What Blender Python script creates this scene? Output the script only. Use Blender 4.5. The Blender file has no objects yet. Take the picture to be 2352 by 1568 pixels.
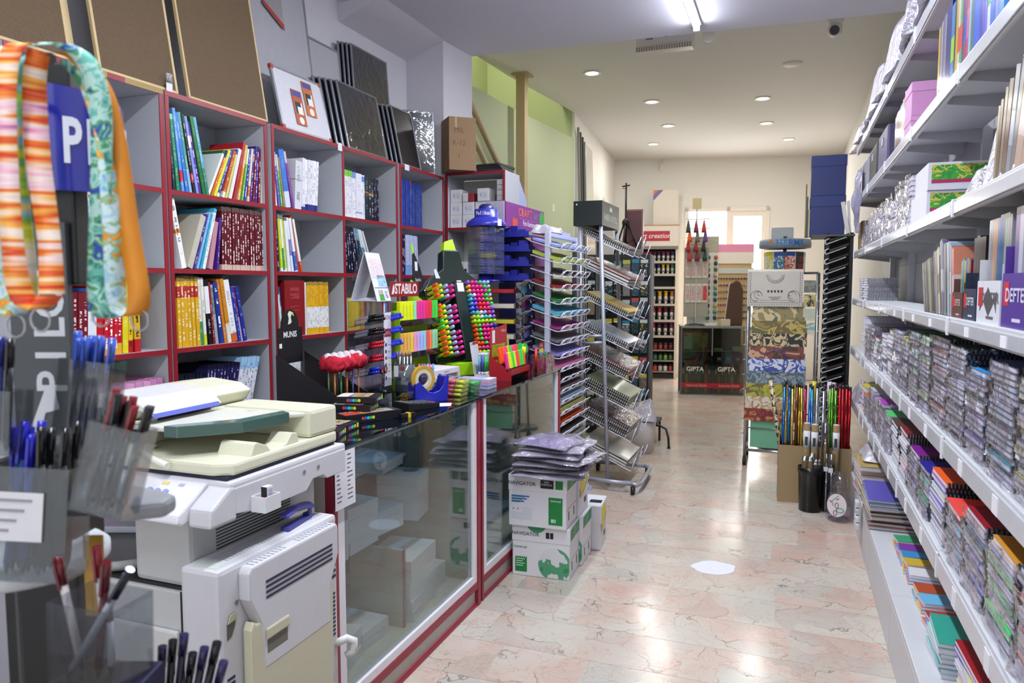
import bpy, bmesh, math, random
from mathutils import Vector, Matrix, Euler
R = math.radians
rng = random.Random(7)
SC = bpy.context.scene
COL = SC.collection

# ------------------------------------------------------------------ camera, world, large lights, exposure
cam_d = bpy.data.cameras.new('camera')
cam_d.sensor_width = 36.0
cam_d.lens = 1680.0 / 2352.0 * 36.0
cam_d.clip_start = 0.05
cam_d.dof.use_dof = True
cam_d.dof.focus_distance = 2.9
cam_d.dof.aperture_fstop = 6.5
cam = bpy.data.objects.new('camera', cam_d)
COL.objects.link(cam)
cam.location = (0, 0, 1.52)
cam.rotation_euler = (R(90 - 4.391), 0, R(20.769))
SC.camera = cam

world = bpy.data.worlds.new('world')
SC.world = world
world.use_nodes = True
bg = world.node_tree.nodes['Background']
bg.inputs['Color'].default_value = (0.92, 0.96, 1.0, 1)
bg.inputs['Strength'].default_value = 1.6

def area_light(name, loc, rot, sx, sy, power, color, portal=False):
    l = bpy.data.lights.new(name, 'AREA')
    l.shape = 'RECTANGLE'; l.size = sx; l.size_y = sy; l.energy = power; l.color = color
    if portal: l.cycles.is_portal = True
    o = bpy.data.objects.new(name, l); COL.objects.link(o)
    o.location = loc; o.rotation_euler = rot
    return o
# daylight entering through the shop front behind the camera and the glazed door at the back
area_light('portal_shop_front', (-0.95, -1.46, 1.5), (R(90), 0, 0), 3.0, 2.6, 1, (1, 1, 1), True)
area_light('portal_back_window', (-1.0, 12.9, 1.45), (R(-90), 0, R(12)), 1.25, 2.7, 1, (1, 1, 1), True)
area_light('daylight_shop_front', (-0.95, -1.40, 1.55), (R(90), 0, 0), 2.8, 2.3, 3.5, (0.84, 0.91, 1.0))
area_light('daylight_back_window', (-1.02, 12.75, 1.5), (R(-90), 0, R(12)), 1.2, 2.5, 110, (1.0, 0.98, 0.94))

vs = SC.view_settings
vs.view_transform = 'Standard'; vs.look = 'None'; vs.exposure = 0.18; vs.gamma = 1.0; vs.use_curve_mapping = False
SC.cycles.max_bounces = 8; SC.cycles.diffuse_bounces = 4; SC.cycles.glossy_bounces = 4
SC.cycles.transmission_bounces = 6; SC.cycles.transparent_max_bounces = 24
SC.cycles.caustics_reflective = False; SC.cycles.caustics_refractive = False
SC.cycles.sample_clamp_indirect = 4.0

# ------------------------------------------------------------------ materials
MATS = {}
def lin(c):
    if isinstance(c, str):
        c = c.lstrip('#')
        if len(c) == 3: c = ''.join(k * 2 for k in c)
        c = [int(c[i:i + 2], 16) / 255.0 for i in (0, 2, 4)]
        c = [(v / 12.92 if v <= 0.04045 else ((v + 0.055) / 1.055) ** 2.4) for v in c]
    return (c[0], c[1], c[2], 1.0)
class NT:
    def __init__(s, name):
        s.m = bpy.data.materials.new(name); s.m.use_nodes = True
        s.t = s.m.node_tree; s.b = s.t.nodes['Principled BSDF']; s.out = s.t.nodes['Material Output']
    def n(s, typ, **kw):
        x = s.t.nodes.new(typ)
        for k, v in kw.items():
            if k.startswith('i_'):
                x.inputs[k[2:].replace('_', ' ')].default_value = v
            elif k.startswith('x'):
                x.inputs[int(k[1:])].default_value = v
            else: setattr(x, k, v)
        return x
    def l(s, a, b): s.t.links.new(a, b)
    def math(s, op, a, b=None):
        x = s.n('ShaderNodeMath', operation=op)
        for i, v in ((0, a), (1, b)):
            if v is None: continue
            if isinstance(v, (int, float)): x.inputs[i].default_value = v
            else: s.l(v, x.inputs[i])
        return x.outputs[0]
    def mix(s, f, a, b, blend='MIX'):
        x = s.n('ShaderNodeMix', data_type='RGBA', blend_type=blend)
        for sock, v in ((x.inputs[0], f), (x.inputs[6], a), (x.inputs[7], b)):
            if isinstance(v, (int, float)): sock.default_value = v
            elif isinstance(v, (str, tuple, list)): sock.default_value = lin(v) if isinstance(v, str) else tuple(v)
            else: s.l(v, sock)
        return x.outputs[2]
    def ramp(s, f, stops, interp='LINEAR'):
        x = s.n('ShaderNodeValToRGB'); x.color_ramp.interpolation = interp
        e = x.color_ramp.elements
        while len(e) < len(stops): e.new(0.5)
        for k, (p, c) in enumerate(stops):
            e[k].position = p; e[k].color = lin(c)
        s.l(f, x.inputs[0]); return x.outputs[0]
    def coord(s, which='Object', scale=None):
        tc = s.n('ShaderNodeTexCoord')
        o = tc.outputs[which]
        if scale:
            mp = s.n('ShaderNodeMapping'); mp.inputs['Scale'].default_value = scale
            s.l(o, mp.inputs[0]); o = mp.outputs[0]
        return o
def P(c, r=0.5, m=0.0, var=0.06, em=0.0, coat=0.0, bump=0.0, bs=60.0):
    """plain painted / plastic / paper / metal surface with a slight grain"""
    key = ('P', c, r, m, var, em, coat, bump, bs)
    if key in MATS: return MATS[key]
    t = NT('surface_' + (c if isinstance(c, str) else 'rgb').lstrip('#'))
    b = t.b
    co = t.coord('Object')
    nz = t.n('ShaderNodeTexNoise', i_Scale=35.0, i_Detail=2.0); t.l(co, nz.inputs['Vector'])
    col = lin(c)
    if var:
        f = t.math('MULTIPLY_ADD', nz.outputs[0], var * 2); t.t.nodes[-1].inputs[2].default_value = 1 - var
        hs = t.n('ShaderNodeHueSaturation'); hs.inputs['Color'].default_value = col
        t.l(f, hs.inputs['Value']); t.l(hs.outputs[0], b.inputs['Base Color'])
    else: b.inputs['Base Color'].default_value = col
    b.inputs['Roughness'].default_value = r; b.inputs['Metallic'].default_value = m
    if coat: b.inputs['Coat Weight'].default_value = coat; b.inputs['Coat Roughness'].default_value = 0.08
    if em: b.inputs['Emission Color'].default_value = col; b.inputs['Emission Strength'].default_value = em
    if bump:
        n2 = t.n('ShaderNodeTexNoise', i_Scale=bs, i_Detail=3.0); t.l(co, n2.inputs['Vector'])
        bp = t.n('ShaderNodeBump', i_Strength=bump, i_Distance=0.01); t.l(n2.outputs[0], bp.inputs['Height'])
        t.l(bp.outputs[0], b.inputs['Normal'])
    MATS[key] = t.m; return t.m
def GLASS(c='#ffffff', refl=0.10, rough=0.02, tint=0.92, bump=0.0, bs=25.0, name='clear_plastic', density=0.0):
    """thin clear sheet: mostly transparent with a fresnel gloss (film, acrylic, panes)"""
    key = ('G', c, refl, rough, tint, bump, bs, density)
    if key in MATS: return MATS[key]
    t = NT(name); t.t.nodes.remove(t.b)
    tr = t.n('ShaderNodeBsdfTransparent')
    cc = lin(c); tr.inputs[0].default_value = (cc[0] * tint, cc[1] * tint, cc[2] * tint, 1)
    gl = t.n('ShaderNodeBsdfGlossy', i_Roughness=rough); gl.inputs[0].default_value = (1, 1, 1, 1)
    fr = t.n('ShaderNodeLayerWeight')
    f = t.math('MULTIPLY_ADD', t.math('POWER', fr.outputs['Facing'], 4.0), 0.85); t.t.nodes[-1].inputs[2].default_value = refl
    if bump:
        nz = t.n('ShaderNodeTexNoise', i_Scale=bs, i_Detail=3.0); nz.inputs['Distortion'].default_value = 0.8
        t.l(t.coord('Object'), nz.inputs['Vector'])
        bp = t.n('ShaderNodeBump', i_Strength=bump, i_Distance=0.03); t.l(nz.outputs[0], bp.inputs['Height'])
        t.l(bp.outputs[0], gl.inputs['Normal']); t.l(bp.outputs[0], fr.inputs['Normal'])
    mx = t.n('ShaderNodeMixShader'); t.l(f, mx.inputs[0]); t.l(tr.outputs[0], mx.inputs[1]); t.l(gl.outputs[0], mx.inputs[2])
    last = mx
    if density:
        df = t.n('ShaderNodeBsdfDiffuse'); df.inputs[0].default_value = cc
        m2 = t.n('ShaderNodeMixShader', x0=density); t.l(mx.outputs[0], m2.inputs[1]); t.l(df.outputs[0], m2.inputs[2]); last = m2
    t.l(last.outputs[0], t.out.inputs[0])
    MATS[key] = t.m; return t.m
def EMIT(c, s, name='lamp_glow'):
    key = ('E', c, s)
    if key in MATS: return MATS[key]
    t = NT(name); t.b.inputs['Base Color'].default_value = lin(c)
    t.b.inputs['Emission Color'].default_value = lin(c); t.b.inputs['Emission Strength'].default_value = s
    MATS[key] = t.m; return t.m
def PAGES(c='#e8e4e6', dark='#9a949c', axis=2, n=18.0):
    """paper block: fine parallel sheet lines along the edges, stacked on axis"""
    key = ('pg', c, dark, axis, n)
    if key in MATS: return MATS[key]
    t = NT('paper_block'); g = t.coord('Generated')
    sp = t.n('ShaderNodeSeparateXYZ'); t.l(g, sp.inputs[0])
    a = t.math('MULTIPLY', sp.outputs[axis], n)
    nz = t.n('ShaderNodeTexNoise', i_Scale=2.0); t.l(g, nz.inputs['Vector'])
    a = t.math('ADD', a, nz.outputs[0])
    s = t.math('POWER', t.math('ABSOLUTE', t.math('SINE', t.math('MULTIPLY', a, 3.14159))), 0.35)
    t.l(t.mix(s, dark, c), t.b.inputs['Base Color'])
    t.b.inputs['Roughness'].default_value = 0.8
    MATS[key] = t.m; return t.m
def COVER(c, band=None, b0=0.75, b1=0.9, txt='#f2f2f2', amt=0.5, top=None, rough=0.35):
    """book cover: base colour, one coloured band, printed title marks running along the spine (generated coords; spine is x=1)"""
    key = ('cv', c, band, b0, b1, txt, amt, top, rough)
    if key in MATS: return MATS[key]
    t = NT('book_cover_' + c.lstrip('#')); g = t.coord('Generated')
    sp = t.n('ShaderNodeSeparateXYZ'); t.l(g, sp.inputs[0])
    x, y, z = sp.outputs
    col = lin(c)
    oi = t.n('ShaderNodeObjectInfo')
    hs = t.n('ShaderNodeHueSaturation'); hs.inputs['Color'].default_value = col
    v = t.math('MULTIPLY_ADD', oi.outputs['Random'], 0.16); t.t.nodes[-1].inputs[2].default_value = 0.92
    t.l(v, hs.inputs['Value']); cur = hs.outputs[0]
    if band:
        f = t.math('MULTIPLY', t.math('GREATER_THAN', z, b0), t.math('LESS_THAN', z, b1))
        cur = t.mix(f, cur, lin(band))
    if top:
        cur = t.mix(t.math('GREATER_THAN', z, 0.93), cur, lin(top))
    if amt:
        mp = t.n('ShaderNodeMapping'); mp.inputs['Scale'].default_value = (3, 1.2, 34); t.l(g, mp.inputs[0])
        ad = t.n('ShaderNodeVectorMath', operation='ADD'); t.l(mp.outputs[0], ad.inputs[0])
        cb = t.n('ShaderNodeCombineXYZ'); t.l(t.math('MULTIPLY', oi.outputs['Random'], 40.0), cb.inputs[2]); t.l(cb.outputs[0], ad.inputs[1])
        nz = t.n('ShaderNodeTexNoise', i_Scale=1.0, i_Detail=1.0); t.l(ad.outputs[0], nz.inputs['Vector'])
        lo = t.n('ShaderNodeTexNoise', noise_dimensions='1D', i_Scale=5.0); t.l(t.math('ADD', z, t.math('MULTIPLY', oi.outputs['Random'], 30.0)), lo.inputs['W'])
        on = t.math('MULTIPLY', t.math('GREATER_THAN', nz.outputs[0], 0.47), t.math('GREATER_THAN', lo.outputs[0], 0.5))
        inb = t.math('MULTIPLY', t.math('GREATER_THAN', y, 0.27), t.math('LESS_THAN', y, 0.73))
        inb = t.math('MULTIPLY', inb, t.math('MULTIPLY', t.math('GREATER_THAN', z, 0.08), t.math('LESS_THAN', z, 0.9)))
        sp_ = t.math('GREATER_THAN', x, 0.985)
        cur = t.mix(t.math('MULTIPLY', t.math('MULTIPLY', on, inb), t.math('MULTIPLY', sp_, amt)), cur, lin(txt))
    t.l(cur, t.b.inputs['Base Color']); t.b.inputs['Roughness'].default_value = rough
    MATS[key] = t.m; return t.m
def PRINT(cols, scale=12.0, rough=0.4, seedv=0.0, dist=1.0, coat=0.0):
    """illustrated print: blotches of several colours"""
    key = ('pr', tuple(cols), scale, rough, seedv, dist, coat)
    if key in MATS: return MATS[key]
    t = NT('printed_sheet'); co = t.coord('Object')
    ad = t.n('ShaderNodeVectorMath', operation='ADD'); t.l(co, ad.inputs[0]); ad.inputs[1].default_value = (seedv * 3.1, seedv * 1.7, seedv * 2.3)
    nz = t.n('ShaderNodeTexNoise', i_Scale=scale, i_Detail=2.5); nz.inputs['Distortion'].default_value = dist
    t.l(ad.outputs[0], nz.inputs['Vector'])
    k = len(cols); st = [(0.3 + 0.42 * i / max(1, k - 1), c) for i, c in enumerate(cols)]
    st[0] = (0.0, cols[0])
    t.l(t.ramp(nz.outputs[0], st, 'CONSTANT'), t.b.inputs['Base Color']); t.b.inputs['Roughness'].default_value = rough
    if coat: t.b.inputs['Coat Weight'].default_value = coat; t.b.inputs['Coat Roughness'].default_value = 0.05
    MATS[key] = t.m; return t.m

# ------------------------------------------------------------------ geometry helpers
def to_mesh(name, bm, mats, smooth=False):
    me = bpy.data.meshes.new(name); bm.normal_update(); bm.to_mesh(me); bm.free()
    for m in (mats if isinstance(mats, (list, tuple)) else [mats]):
        me.materials.append(m)
    if smooth:
        for p in me.polygons: p.use_smooth = True
    return me
def put(name, me, parent=None, loc=(0, 0, 0), rot=(0, 0, 0), scale=None):
    o = bpy.data.objects.new(name, me); COL.objects.link(o)
    o.location = loc; o.rotation_euler = rot
    if scale: o.scale = scale
    if parent: o.parent = parent
    return o
LABELS = {}
def tag(o, label, cat, group=None, kind=None):
    o['label'] = label; o['category'] = cat
    if group: o['group'] = group
    if kind: o['kind'] = kind
    LABELS.setdefault(label, []).append((o.name, group))
    return o
def thing(name, label, cat, loc=(0, 0, 0), rz=0, group=None, rot=None):
    o = bpy.data.objects.new(name, None); COL.objects.link(o); o.empty_display_size = 0.05
    o.location = loc; o.rotation_euler = rot or (0, 0, rz)
    return tag(o, label, cat, group)
def struct(o):
    o['kind'] = 'structure'; return o
def stuff(o):
    o['kind'] = 'stuff'; return o
def copy_tree(o, parent=None):
    c = o.copy(); COL.objects.link(c); c.parent = parent
    for ch in list(o.children): copy_tree(ch, c)
    return c
def addbox(bm, c, s, rot=None, mi=0):
    """box with centre c and full size s"""
    M = Matrix.Translation(c)
    if rot: M = M @ Euler(rot).to_matrix().to_4x4()
    M = M @ Matrix.Diagonal((s[0], s[1], s[2], 1))
    r = bmesh.ops.create_cube(bm, size=1.0, matrix=M)
    if mi:
        for f in {f for v in r['verts'] for f in v.link_faces}: f.material_index = mi
    return r['verts']
def bevel_all(bm, w, seg=2, ang=30):
    es = [e for e in bm.edges if len(e.link_faces) == 2 and e.calc_face_angle(0) > R(ang)]
    if es: bmesh.ops.bevel(bm, geom=es, offset=w, segments=seg, affect='EDGES', profile=0.6)
def box(name, parent, lo, hi, mat, bev=0, rot=(0, 0, 0), seg=2, loc=None):
    """axis box between lo and hi (local to parent); loc given: lo/hi relative to loc and rotation about loc"""
    bm = bmesh.new()
    c = [(a + b) / 2 for a, b in zip(lo, hi)]; s = [abs(b - a) for a, b in zip(lo, hi)]
    addbox(bm, c, s)
    if bev: bevel_all(bm, bev, seg)
    return put(name, to_mesh(name, bm, mat, False), parent, loc or (0, 0, 0), rot)
def boxes(name, parent, lst, mat, bev=0, loc=(0, 0, 0), rot=(0, 0, 0)):
    """several boxes welded into one part: lst of (lo, hi)"""
    bm = bmesh.new()
    for lo, hi in lst:
        addbox(bm, [(a + b) / 2 for a, b in zip(lo, hi)], [abs(b - a) for a, b in zip(lo, hi)])
    if bev: bevel_all(bm, bev, 1)
    return put(name, to_mesh(name, bm, mat), parent, loc, rot)
def addcyl(bm, p0, p1, r0, r1=None, seg=12, caps=True, mi=0):
    p0 = Vector(p0); p1 = Vector(p1); d = p1 - p0; L = d.length
    M = Matrix.Translation((p0 + p1) / 2) @ d.to_track_quat('Z', 'Y').to_matrix().to_4x4()
    r = bmesh.ops.create_cone(bm, cap_ends=caps, cap_tris=False, segments=seg, radius1=r0, radius2=r0 if r1 is None else r1, depth=L, matrix=M)
    for f in {f for v in r['verts'] for f in v.link_faces}:
        if mi: f.material_index = mi
        if len(f.verts) == 4: f.smooth = True
    return r['verts']
def cyl(name, parent, p0, p1, r0, mat, r1=None, seg=14, loc=(0, 0, 0), rot=(0, 0, 0), caps=True):
    bm = bmesh.new(); addcyl(bm, p0, p1, r0, r1, seg, caps)
    return put(name, to_mesh(name, bm, mat), parent, loc, rot)
def addtube(bm, pts, r, seg=8, closed=False, mi=0):
    """round tube along a polyline"""
    pts = [Vector(p) for p in pts]; n = len(pts); rings = []
    up = None
    for i, p in enumerate(pts):
        a = pts[(i - 1) % n] if (closed or i > 0) else p
        b = pts[(i + 1) % n] if (closed or i < n - 1) else p
        d = (b - a).normalized()
        if up is None: up = d.orthogonal().normalized()
        up = (up - d * up.dot(d))
        up = up.normalized() if up.length > 1e-6 else d.orthogonal().normalized()
        s = d.cross(up)
        rings.append([bm.verts.new(p + up * (r * math.cos(2 * math.pi * k / seg)) + s * (r * math.sin(2 * math.pi * k / seg))) for k in range(seg)])
    m = n if closed else n - 1
    for i in range(m):
        A, B = rings[i], rings[(i + 1) % n]
        for k in range(seg):
            f = bm.faces.new((A[k], A[(k + 1) % seg], B[(k + 1) % seg], B[k])); f.smooth = True; f.material_index = mi
    if not closed:
        for ring, fl in ((rings[0], True), (rings[-1], False)):
            f = bm.faces.new(ring[::-1] if fl else ring); f.material_index = mi
def tube(name, parent, pts, r, mat, seg=8, closed=False, loc=(0, 0, 0), rot=(0, 0, 0)):
    bm = bmesh.new(); addtube(bm, pts, r, seg, closed)
    return put(name, to_mesh(name, bm, mat), parent, loc, rot)
def addprism(bm, poly, a0, a1, axis='z', mi=0):
    """extrude a 2D polygon along axis from a0 to a1; axis z: (x,y), y: (x,z), x: (y,z)"""
    def p3(p, a):
        return {'z': (p[0], p[1], a), 'y': (p[0], a, p[1]), 'x': (a, p[0], p[1])}[axis]
    A = [bm.verts.new(p3(p, a0)) for p in poly]; B = [bm.verts.new(p3(p, a1)) for p in poly]
    n = len(poly); fs = []
    fs.append(bm.faces.new(A[::-1])); fs.append(bm.faces.new(B))
    for i in range(n): fs.append(bm.faces.new((A[i], A[(i + 1) % n], B[(i + 1) % n], B[i])))
    for f in fs: f.material_index = mi
    bmesh.ops.recalc_face_normals(bm, faces=fs)
def prism(name, parent, poly, a0, a1, mat, axis='z', bev=0, loc=(0, 0, 0), rot=(0, 0, 0), seg=2):
    bm = bmesh.new(); addprism(bm, poly, a0, a1, axis)
    if bev: bevel_all(bm, bev, seg)
    return put(name, to_mesh(name, bm, mat), parent, loc, rot)
def addlathe(bm, prof, seg=24, mi=0, cx=0, cy=0):
    rings = []
    for r, z in prof:
        rings.append([bm.verts.new((cx + max(r, 1e-5) * math.cos(2 * math.pi * k / seg), cy + max(r, 1e-5) * math.sin(2 * math.pi * k / seg), z)) for k in range(seg)])
    for i in range(len(rings) - 1):
        for k in range(seg):
            f = bm.faces.new((rings[i][k], rings[i][(k + 1) % seg], rings[i + 1][(k + 1) % seg], rings[i + 1][k])); f.smooth = True; f.material_index = mi
def lathe(name, parent, prof, mat, seg=24, loc=(0, 0, 0), rot=(0, 0, 0)):
    bm = bmesh.new(); addlathe(bm, prof, seg); bmesh.ops.remove_doubles(bm, verts=bm.verts, dist=2e-5)
    return put(name, to_mesh(name, bm, mat), parent, loc, rot)
def arc(cx, cy, r, a0, a1, n=10):
    return [(cx + r * math.cos(R(a0 + (a1 - a0) * i / n)), cy + r * math.sin(R(a0 + (a1 - a0) * i / n))) for i in range(n + 1)]
TXT = {}
def text(name, parent, s, size, mat, loc, rot, bold=0.0, sx=1.0, align='CENTER', extrude=0.0004, shear=0.0):
    """flat lettering as a mesh; lies in local xy, reading along +x"""
    key = (s, bold, shear)
    if key not in TXT:
        cu = bpy.data.curves.new('lettering', 'FONT'); cu.body = s; cu.size = 1.0; cu.offset = bold; cu.shear = shear
        cu.align_x = 'CENTER'; cu.align_y = 'CENTER'; cu.resolution_u = 3
        o = bpy.data.objects.new('lettering', cu); COL.objects.link(o)
        dg = bpy.context.evaluated_depsgraph_get()
        me = bpy.data.meshes.new_from_object(o.evaluated_get(dg))
        bpy.data.objects.remove(o); bpy.data.curves.remove(cu)
        me.materials.clear(); me.materials.append(None); TXT[key] = me
    o = put(name, TXT[key], parent, loc, rot, (size * sx, size, size))
    o.material_slots[0].link = 'OBJECT'; o.material_slots[0].material = mat
    if align == 'LEFT':
        w = max(v.co.x for v in TXT[key].vertices) * size * sx
        o.location = Vector(loc) + Euler(rot).to_matrix() @ Vector((w, 0, 0))
    return o
# rotations that turn lettering to face a direction: -Y (towards camera), +X, -X
FY = (R(90), 0, 0); FX = (R(90), 0, R(90)); FNX = (R(90), 0, R(-90))
def sheet(bm, nx, ny, fn, thick=0.0, mi=0):
    """grid surface fn(u,v)->xyz"""
    V = [[bm.verts.new(fn(i / nx, j / ny)) for j in range(ny + 1)] for i in range(nx + 1)]
    for i in range(nx):
        for j in range(ny):
            f = bm.faces.new((V[i][j], V[i + 1][j], V[i + 1][j + 1], V[i][j + 1])); f.smooth = True; f.material_index = mi
ORD = 'first second third fourth fifth sixth seventh eighth ninth tenth eleventh twelfth thirteenth fourteenth fifteenth sixteenth seventeenth eighteenth nineteenth twentieth'.split()
def od(i): return ORD[i] if i < 20 else '%dth' % (i + 1)
NUMW = 'zero one two three four five six seven eight nine ten eleven twelve thirteen fourteen fifteen sixteen seventeen eighteen nineteen twenty'.split()
def nw(i): return NUMW[i] if i <= 20 else 'twenty-' + NUMW[i - 20]
# ------------------------------------------------------------------ structure
def marble():
    t = NT('breccia_marble'); co = t.coord('Object'); oi = t.n('ShaderNodeObjectInfo')
    cb = t.n('ShaderNodeCombineXYZ')
    for k in range(2): t.l(t.math('MULTIPLY', oi.outputs['Random'], 37.0 + 20 * k), cb.inputs[k])
    ad = t.n('ShaderNodeVectorMath', operation='ADD'); t.l(co, ad.inputs[0]); t.l(cb.outputs[0], ad.inputs[1])
    dn = t.n('ShaderNodeTexNoise', i_Scale=5.0, i_Detail=4.0); t.l(ad.outputs[0], dn.inputs['Vector'])
    wv = t.n('ShaderNodeVectorMath', operation='MULTIPLY_ADD'); t.l(dn.outputs['Color'], wv.inputs[0]); wv.inputs[1].default_value = (0.5, 0.34, 0.3); t.l(ad.outputs[0], wv.inputs[2])
    vo = t.n('ShaderNodeTexVoronoi', i_Scale=4.2); t.l(wv.outputs[0], vo.inputs['Vector'])
    ve = t.n('ShaderNodeTexVoronoi', feature='DISTANCE_TO_EDGE', i_Scale=4.2); t.l(wv.outputs[0], ve.inputs['Vector'])
    sp = t.n('ShaderNodeSeparateColor'); t.l(vo.outputs['Color'], sp.inputs[0])
    base = t.ramp(sp.outputs[0], [(0.0, '#b8b2a6'), (0.2, '#c6c0b4'), (0.42, '#c9b6aa'), (0.58, '#bcb6ac'), (0.76, '#c8a698'), (0.9, '#aaa69e')])
    n2 = t.n('ShaderNodeTexNoise', i_Scale=14.0, i_Detail=5.0); t.l(wv.outputs[0], n2.inputs['Vector'])
    base = t.mix(t.math('MULTIPLY', n2.outputs[0], 0.25), base, '#cbc6ba')
    big = t.n('ShaderNodeTexNoise', i_Scale=2.2, i_Detail=3.0); t.l(ad.outputs[0], big.inputs['Vector'])
    tone = t.ramp(big.outputs[0], [(0.3, '#cdc9be'), (0.48, '#c6bbb0'), (0.6, '#c99a88'), (0.75, '#a39d96')])
    base = t.mix(0.45, base, tone)
    tint = t.ramp(oi.outputs['Random'], [(0.0, '#cfcbc0'), (0.55, '#c6bfb4'), (1.0, '#c2aca0')])
    base = t.mix(0.2, base, tint)
    # thin veins
    ln = t.ramp(ve.outputs['Distance'], [(0.0, '#ffffff'), (0.022, '#000000')])
    msk = t.n('ShaderNodeTexNoise', i_Scale=4.0, i_Detail=2.0); t.l(co, msk.inputs['Vector'])
    vf = t.math('MULTIPLY', ln, t.ramp(msk.outputs[0], [(0.45, '#000000'), (0.65, '#ffffff')]))
    base = t.mix(t.math('MULTIPLY', vf, 0.85), base, '#6d5f58')
    v3 = t.n('ShaderNodeTexVoronoi', feature='DISTANCE_TO_EDGE', i_Scale=13.0); t.l(wv.outputs[0], v3.inputs['Vector'])
    l3 = t.ramp(v3.outputs['Distance'], [(0.0, '#ffffff'), (0.04, '#000000')])
    base = t.mix(t.math('MULTIPLY', l3, 0.3), base, '#a8705f')
    t.l(base, t.b.inputs['Base Color'])
    rn = t.n('ShaderNodeTexNoise', i_Scale=3.0, i_Detail=4.0); t.l(co, rn.inputs['Vector'])
    rr = t.math('MULTIPLY_ADD', rn.outputs[0], 0.22); t.t.nodes[-1].inputs[2].default_value = 0.07
    t.l(rr, t.b.inputs['Roughness'])
    return t.m
FLOOR_M = marble()
floor = struct(box('floor', None, (-4.0, -1.6, -0.06), (1.2, 13.6, -0.012), P('#9a8a7c', 0.6)))
def floor_tiles():
    cache = {}; row = 0; y = -0.06; n = 0
    r = random.Random(3)
    while y < 12.4:
        xs = [-1.62 if y < 4.4 else -2.7]; cur = xs[0] + r.uniform(0.1, 0.5)
        while cur < 0.66:
            xs.append(cur); cur += r.choice((0.30, 0.36, 0.42, 0.42, 0.5, 0.57))
        xs.append(0.72)
        if y > 2.0:
            for a, b in zip(xs, xs[1:]):
                w = round(b - a - 0.0016, 2)
                if w < 0.03: continue
                if w not in cache:
                    bm = bmesh.new(); addbox(bm, (0, 0, -0.006), (w, 0.2834, 0.012)); cache[w] = to_mesh('tile', bm, FLOOR_M)
                put('tile', cache[w], floor, ((a + b) / 2, y + 0.1425, 0)); n += 1
        y += 0.285; row += 1
    return n
floor_tiles()
WALL_W = P('#c9c6cc', 0.85, var=0.03, bump=0.05, bs=90)
WALL_Y = P('#bcc5a2', 0.85, var=0.03, bump=0.05, bs=90)
WALL_C = P('#e9e7e1', 0.85, var=0.03)
CEIL_M = P('#d2d2de', 0.9, var=0.02)
CEIL_B = P('#d8d5d0', 0.9, var=0.02)
struct(box('wall_left', None, (-2.86, -1.6, -0.012), (-2.73, 5.4, 3.4), WALL_W))
# column with the sloped soffit in the corner
struct(prism('column_left', None, [(-2.73, 4.97), (-2.43, 4.98), (-2.385, 5.4), (-2.73, 5.4)], -0.012, 3.31, WALL_W, 'z'))
struct(prism('beam_left', None, [(-2.73, 3.19), (-2.42, 3.31), (-2.73, 3.31)], 4.09, 4.975, WALL_W, 'y'))
struct(prism('ceiling', None, [(-2.86, -1.6), (0.84, -1.6), (0.84, 5.55), (-2.385, 5.40), (-2.86, 5.40)], 3.31, 3.40, CEIL_M, 'z'))
struct(prism('ceiling_back', None, [(-2.385, 5.40), (0.84, 5.55), (0.84, 13.3), (-3.3, 13.3), (-2.82, 12.0), (-2.47, 8.63), (-2.66, 6.9), (-2.74, 5.40)], 3.58, 3.66, CEIL_B, 'z'))
struct(prism('ceiling_step', None, [(-2.385, 5.40), (0.84, 5.55), (0.84, 5.58), (-2.385, 5.43)], 3.40, 3.66, CEIL_M, 'z'))
struct(box('wall_right', None, (0.72, -1.6, -0.012), (0.84, 13.4, 3.66), P('#d3cfca', 0.85, var=0.03)))
# stairwell on the far side of the column: parapet, landing walls, back wall
struct(prism('wall_stair', None, [(-2.80, 5.4), (-2.70, 5.4), (-2.62, 6.9), (-2.47, 8.63), (-2.62, 8.63)], -0.012, 3.27, WALL_Y, 'z'))
struct(box('wall_stair_back', None, (-3.75, 4.6, -0.012), (-3.6, 9.2, 5.2), WALL_Y))
struct(box('wall_stair_end', None, (-3.6, 8.63, -0.012), (-2.5, 8.75, 5.2), WALL_Y))
struct(box('wall_stair_near', None, (-3.6, 5.27, -0.012), (-2.8, 5.4, 5.2), WALL_Y))
struct(box('wall_stair_over', None, (-2.62, 5.4, 3.66), (-2.5, 8.7, 5.2), WALL_Y))
struct(box('ceiling_stair', None, (-3.75, 4.6, 5.2), (-2.4, 9.2, 5.3), WALL_Y))
stair_l = area_light('stair_lamp', (-3.1, 7.0, 5.1), (0, 0, 0), 0.6, 1.2, 32, (1.0, 0.95, 0.70))
struct(prism('wall_left_back', None, [(-2.62, 8.63), (-2.47, 8.63), (-2.79, 12.3), (-2.95, 12.3)], -0.012, 3.66, WALL_C, 'z'))
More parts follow.
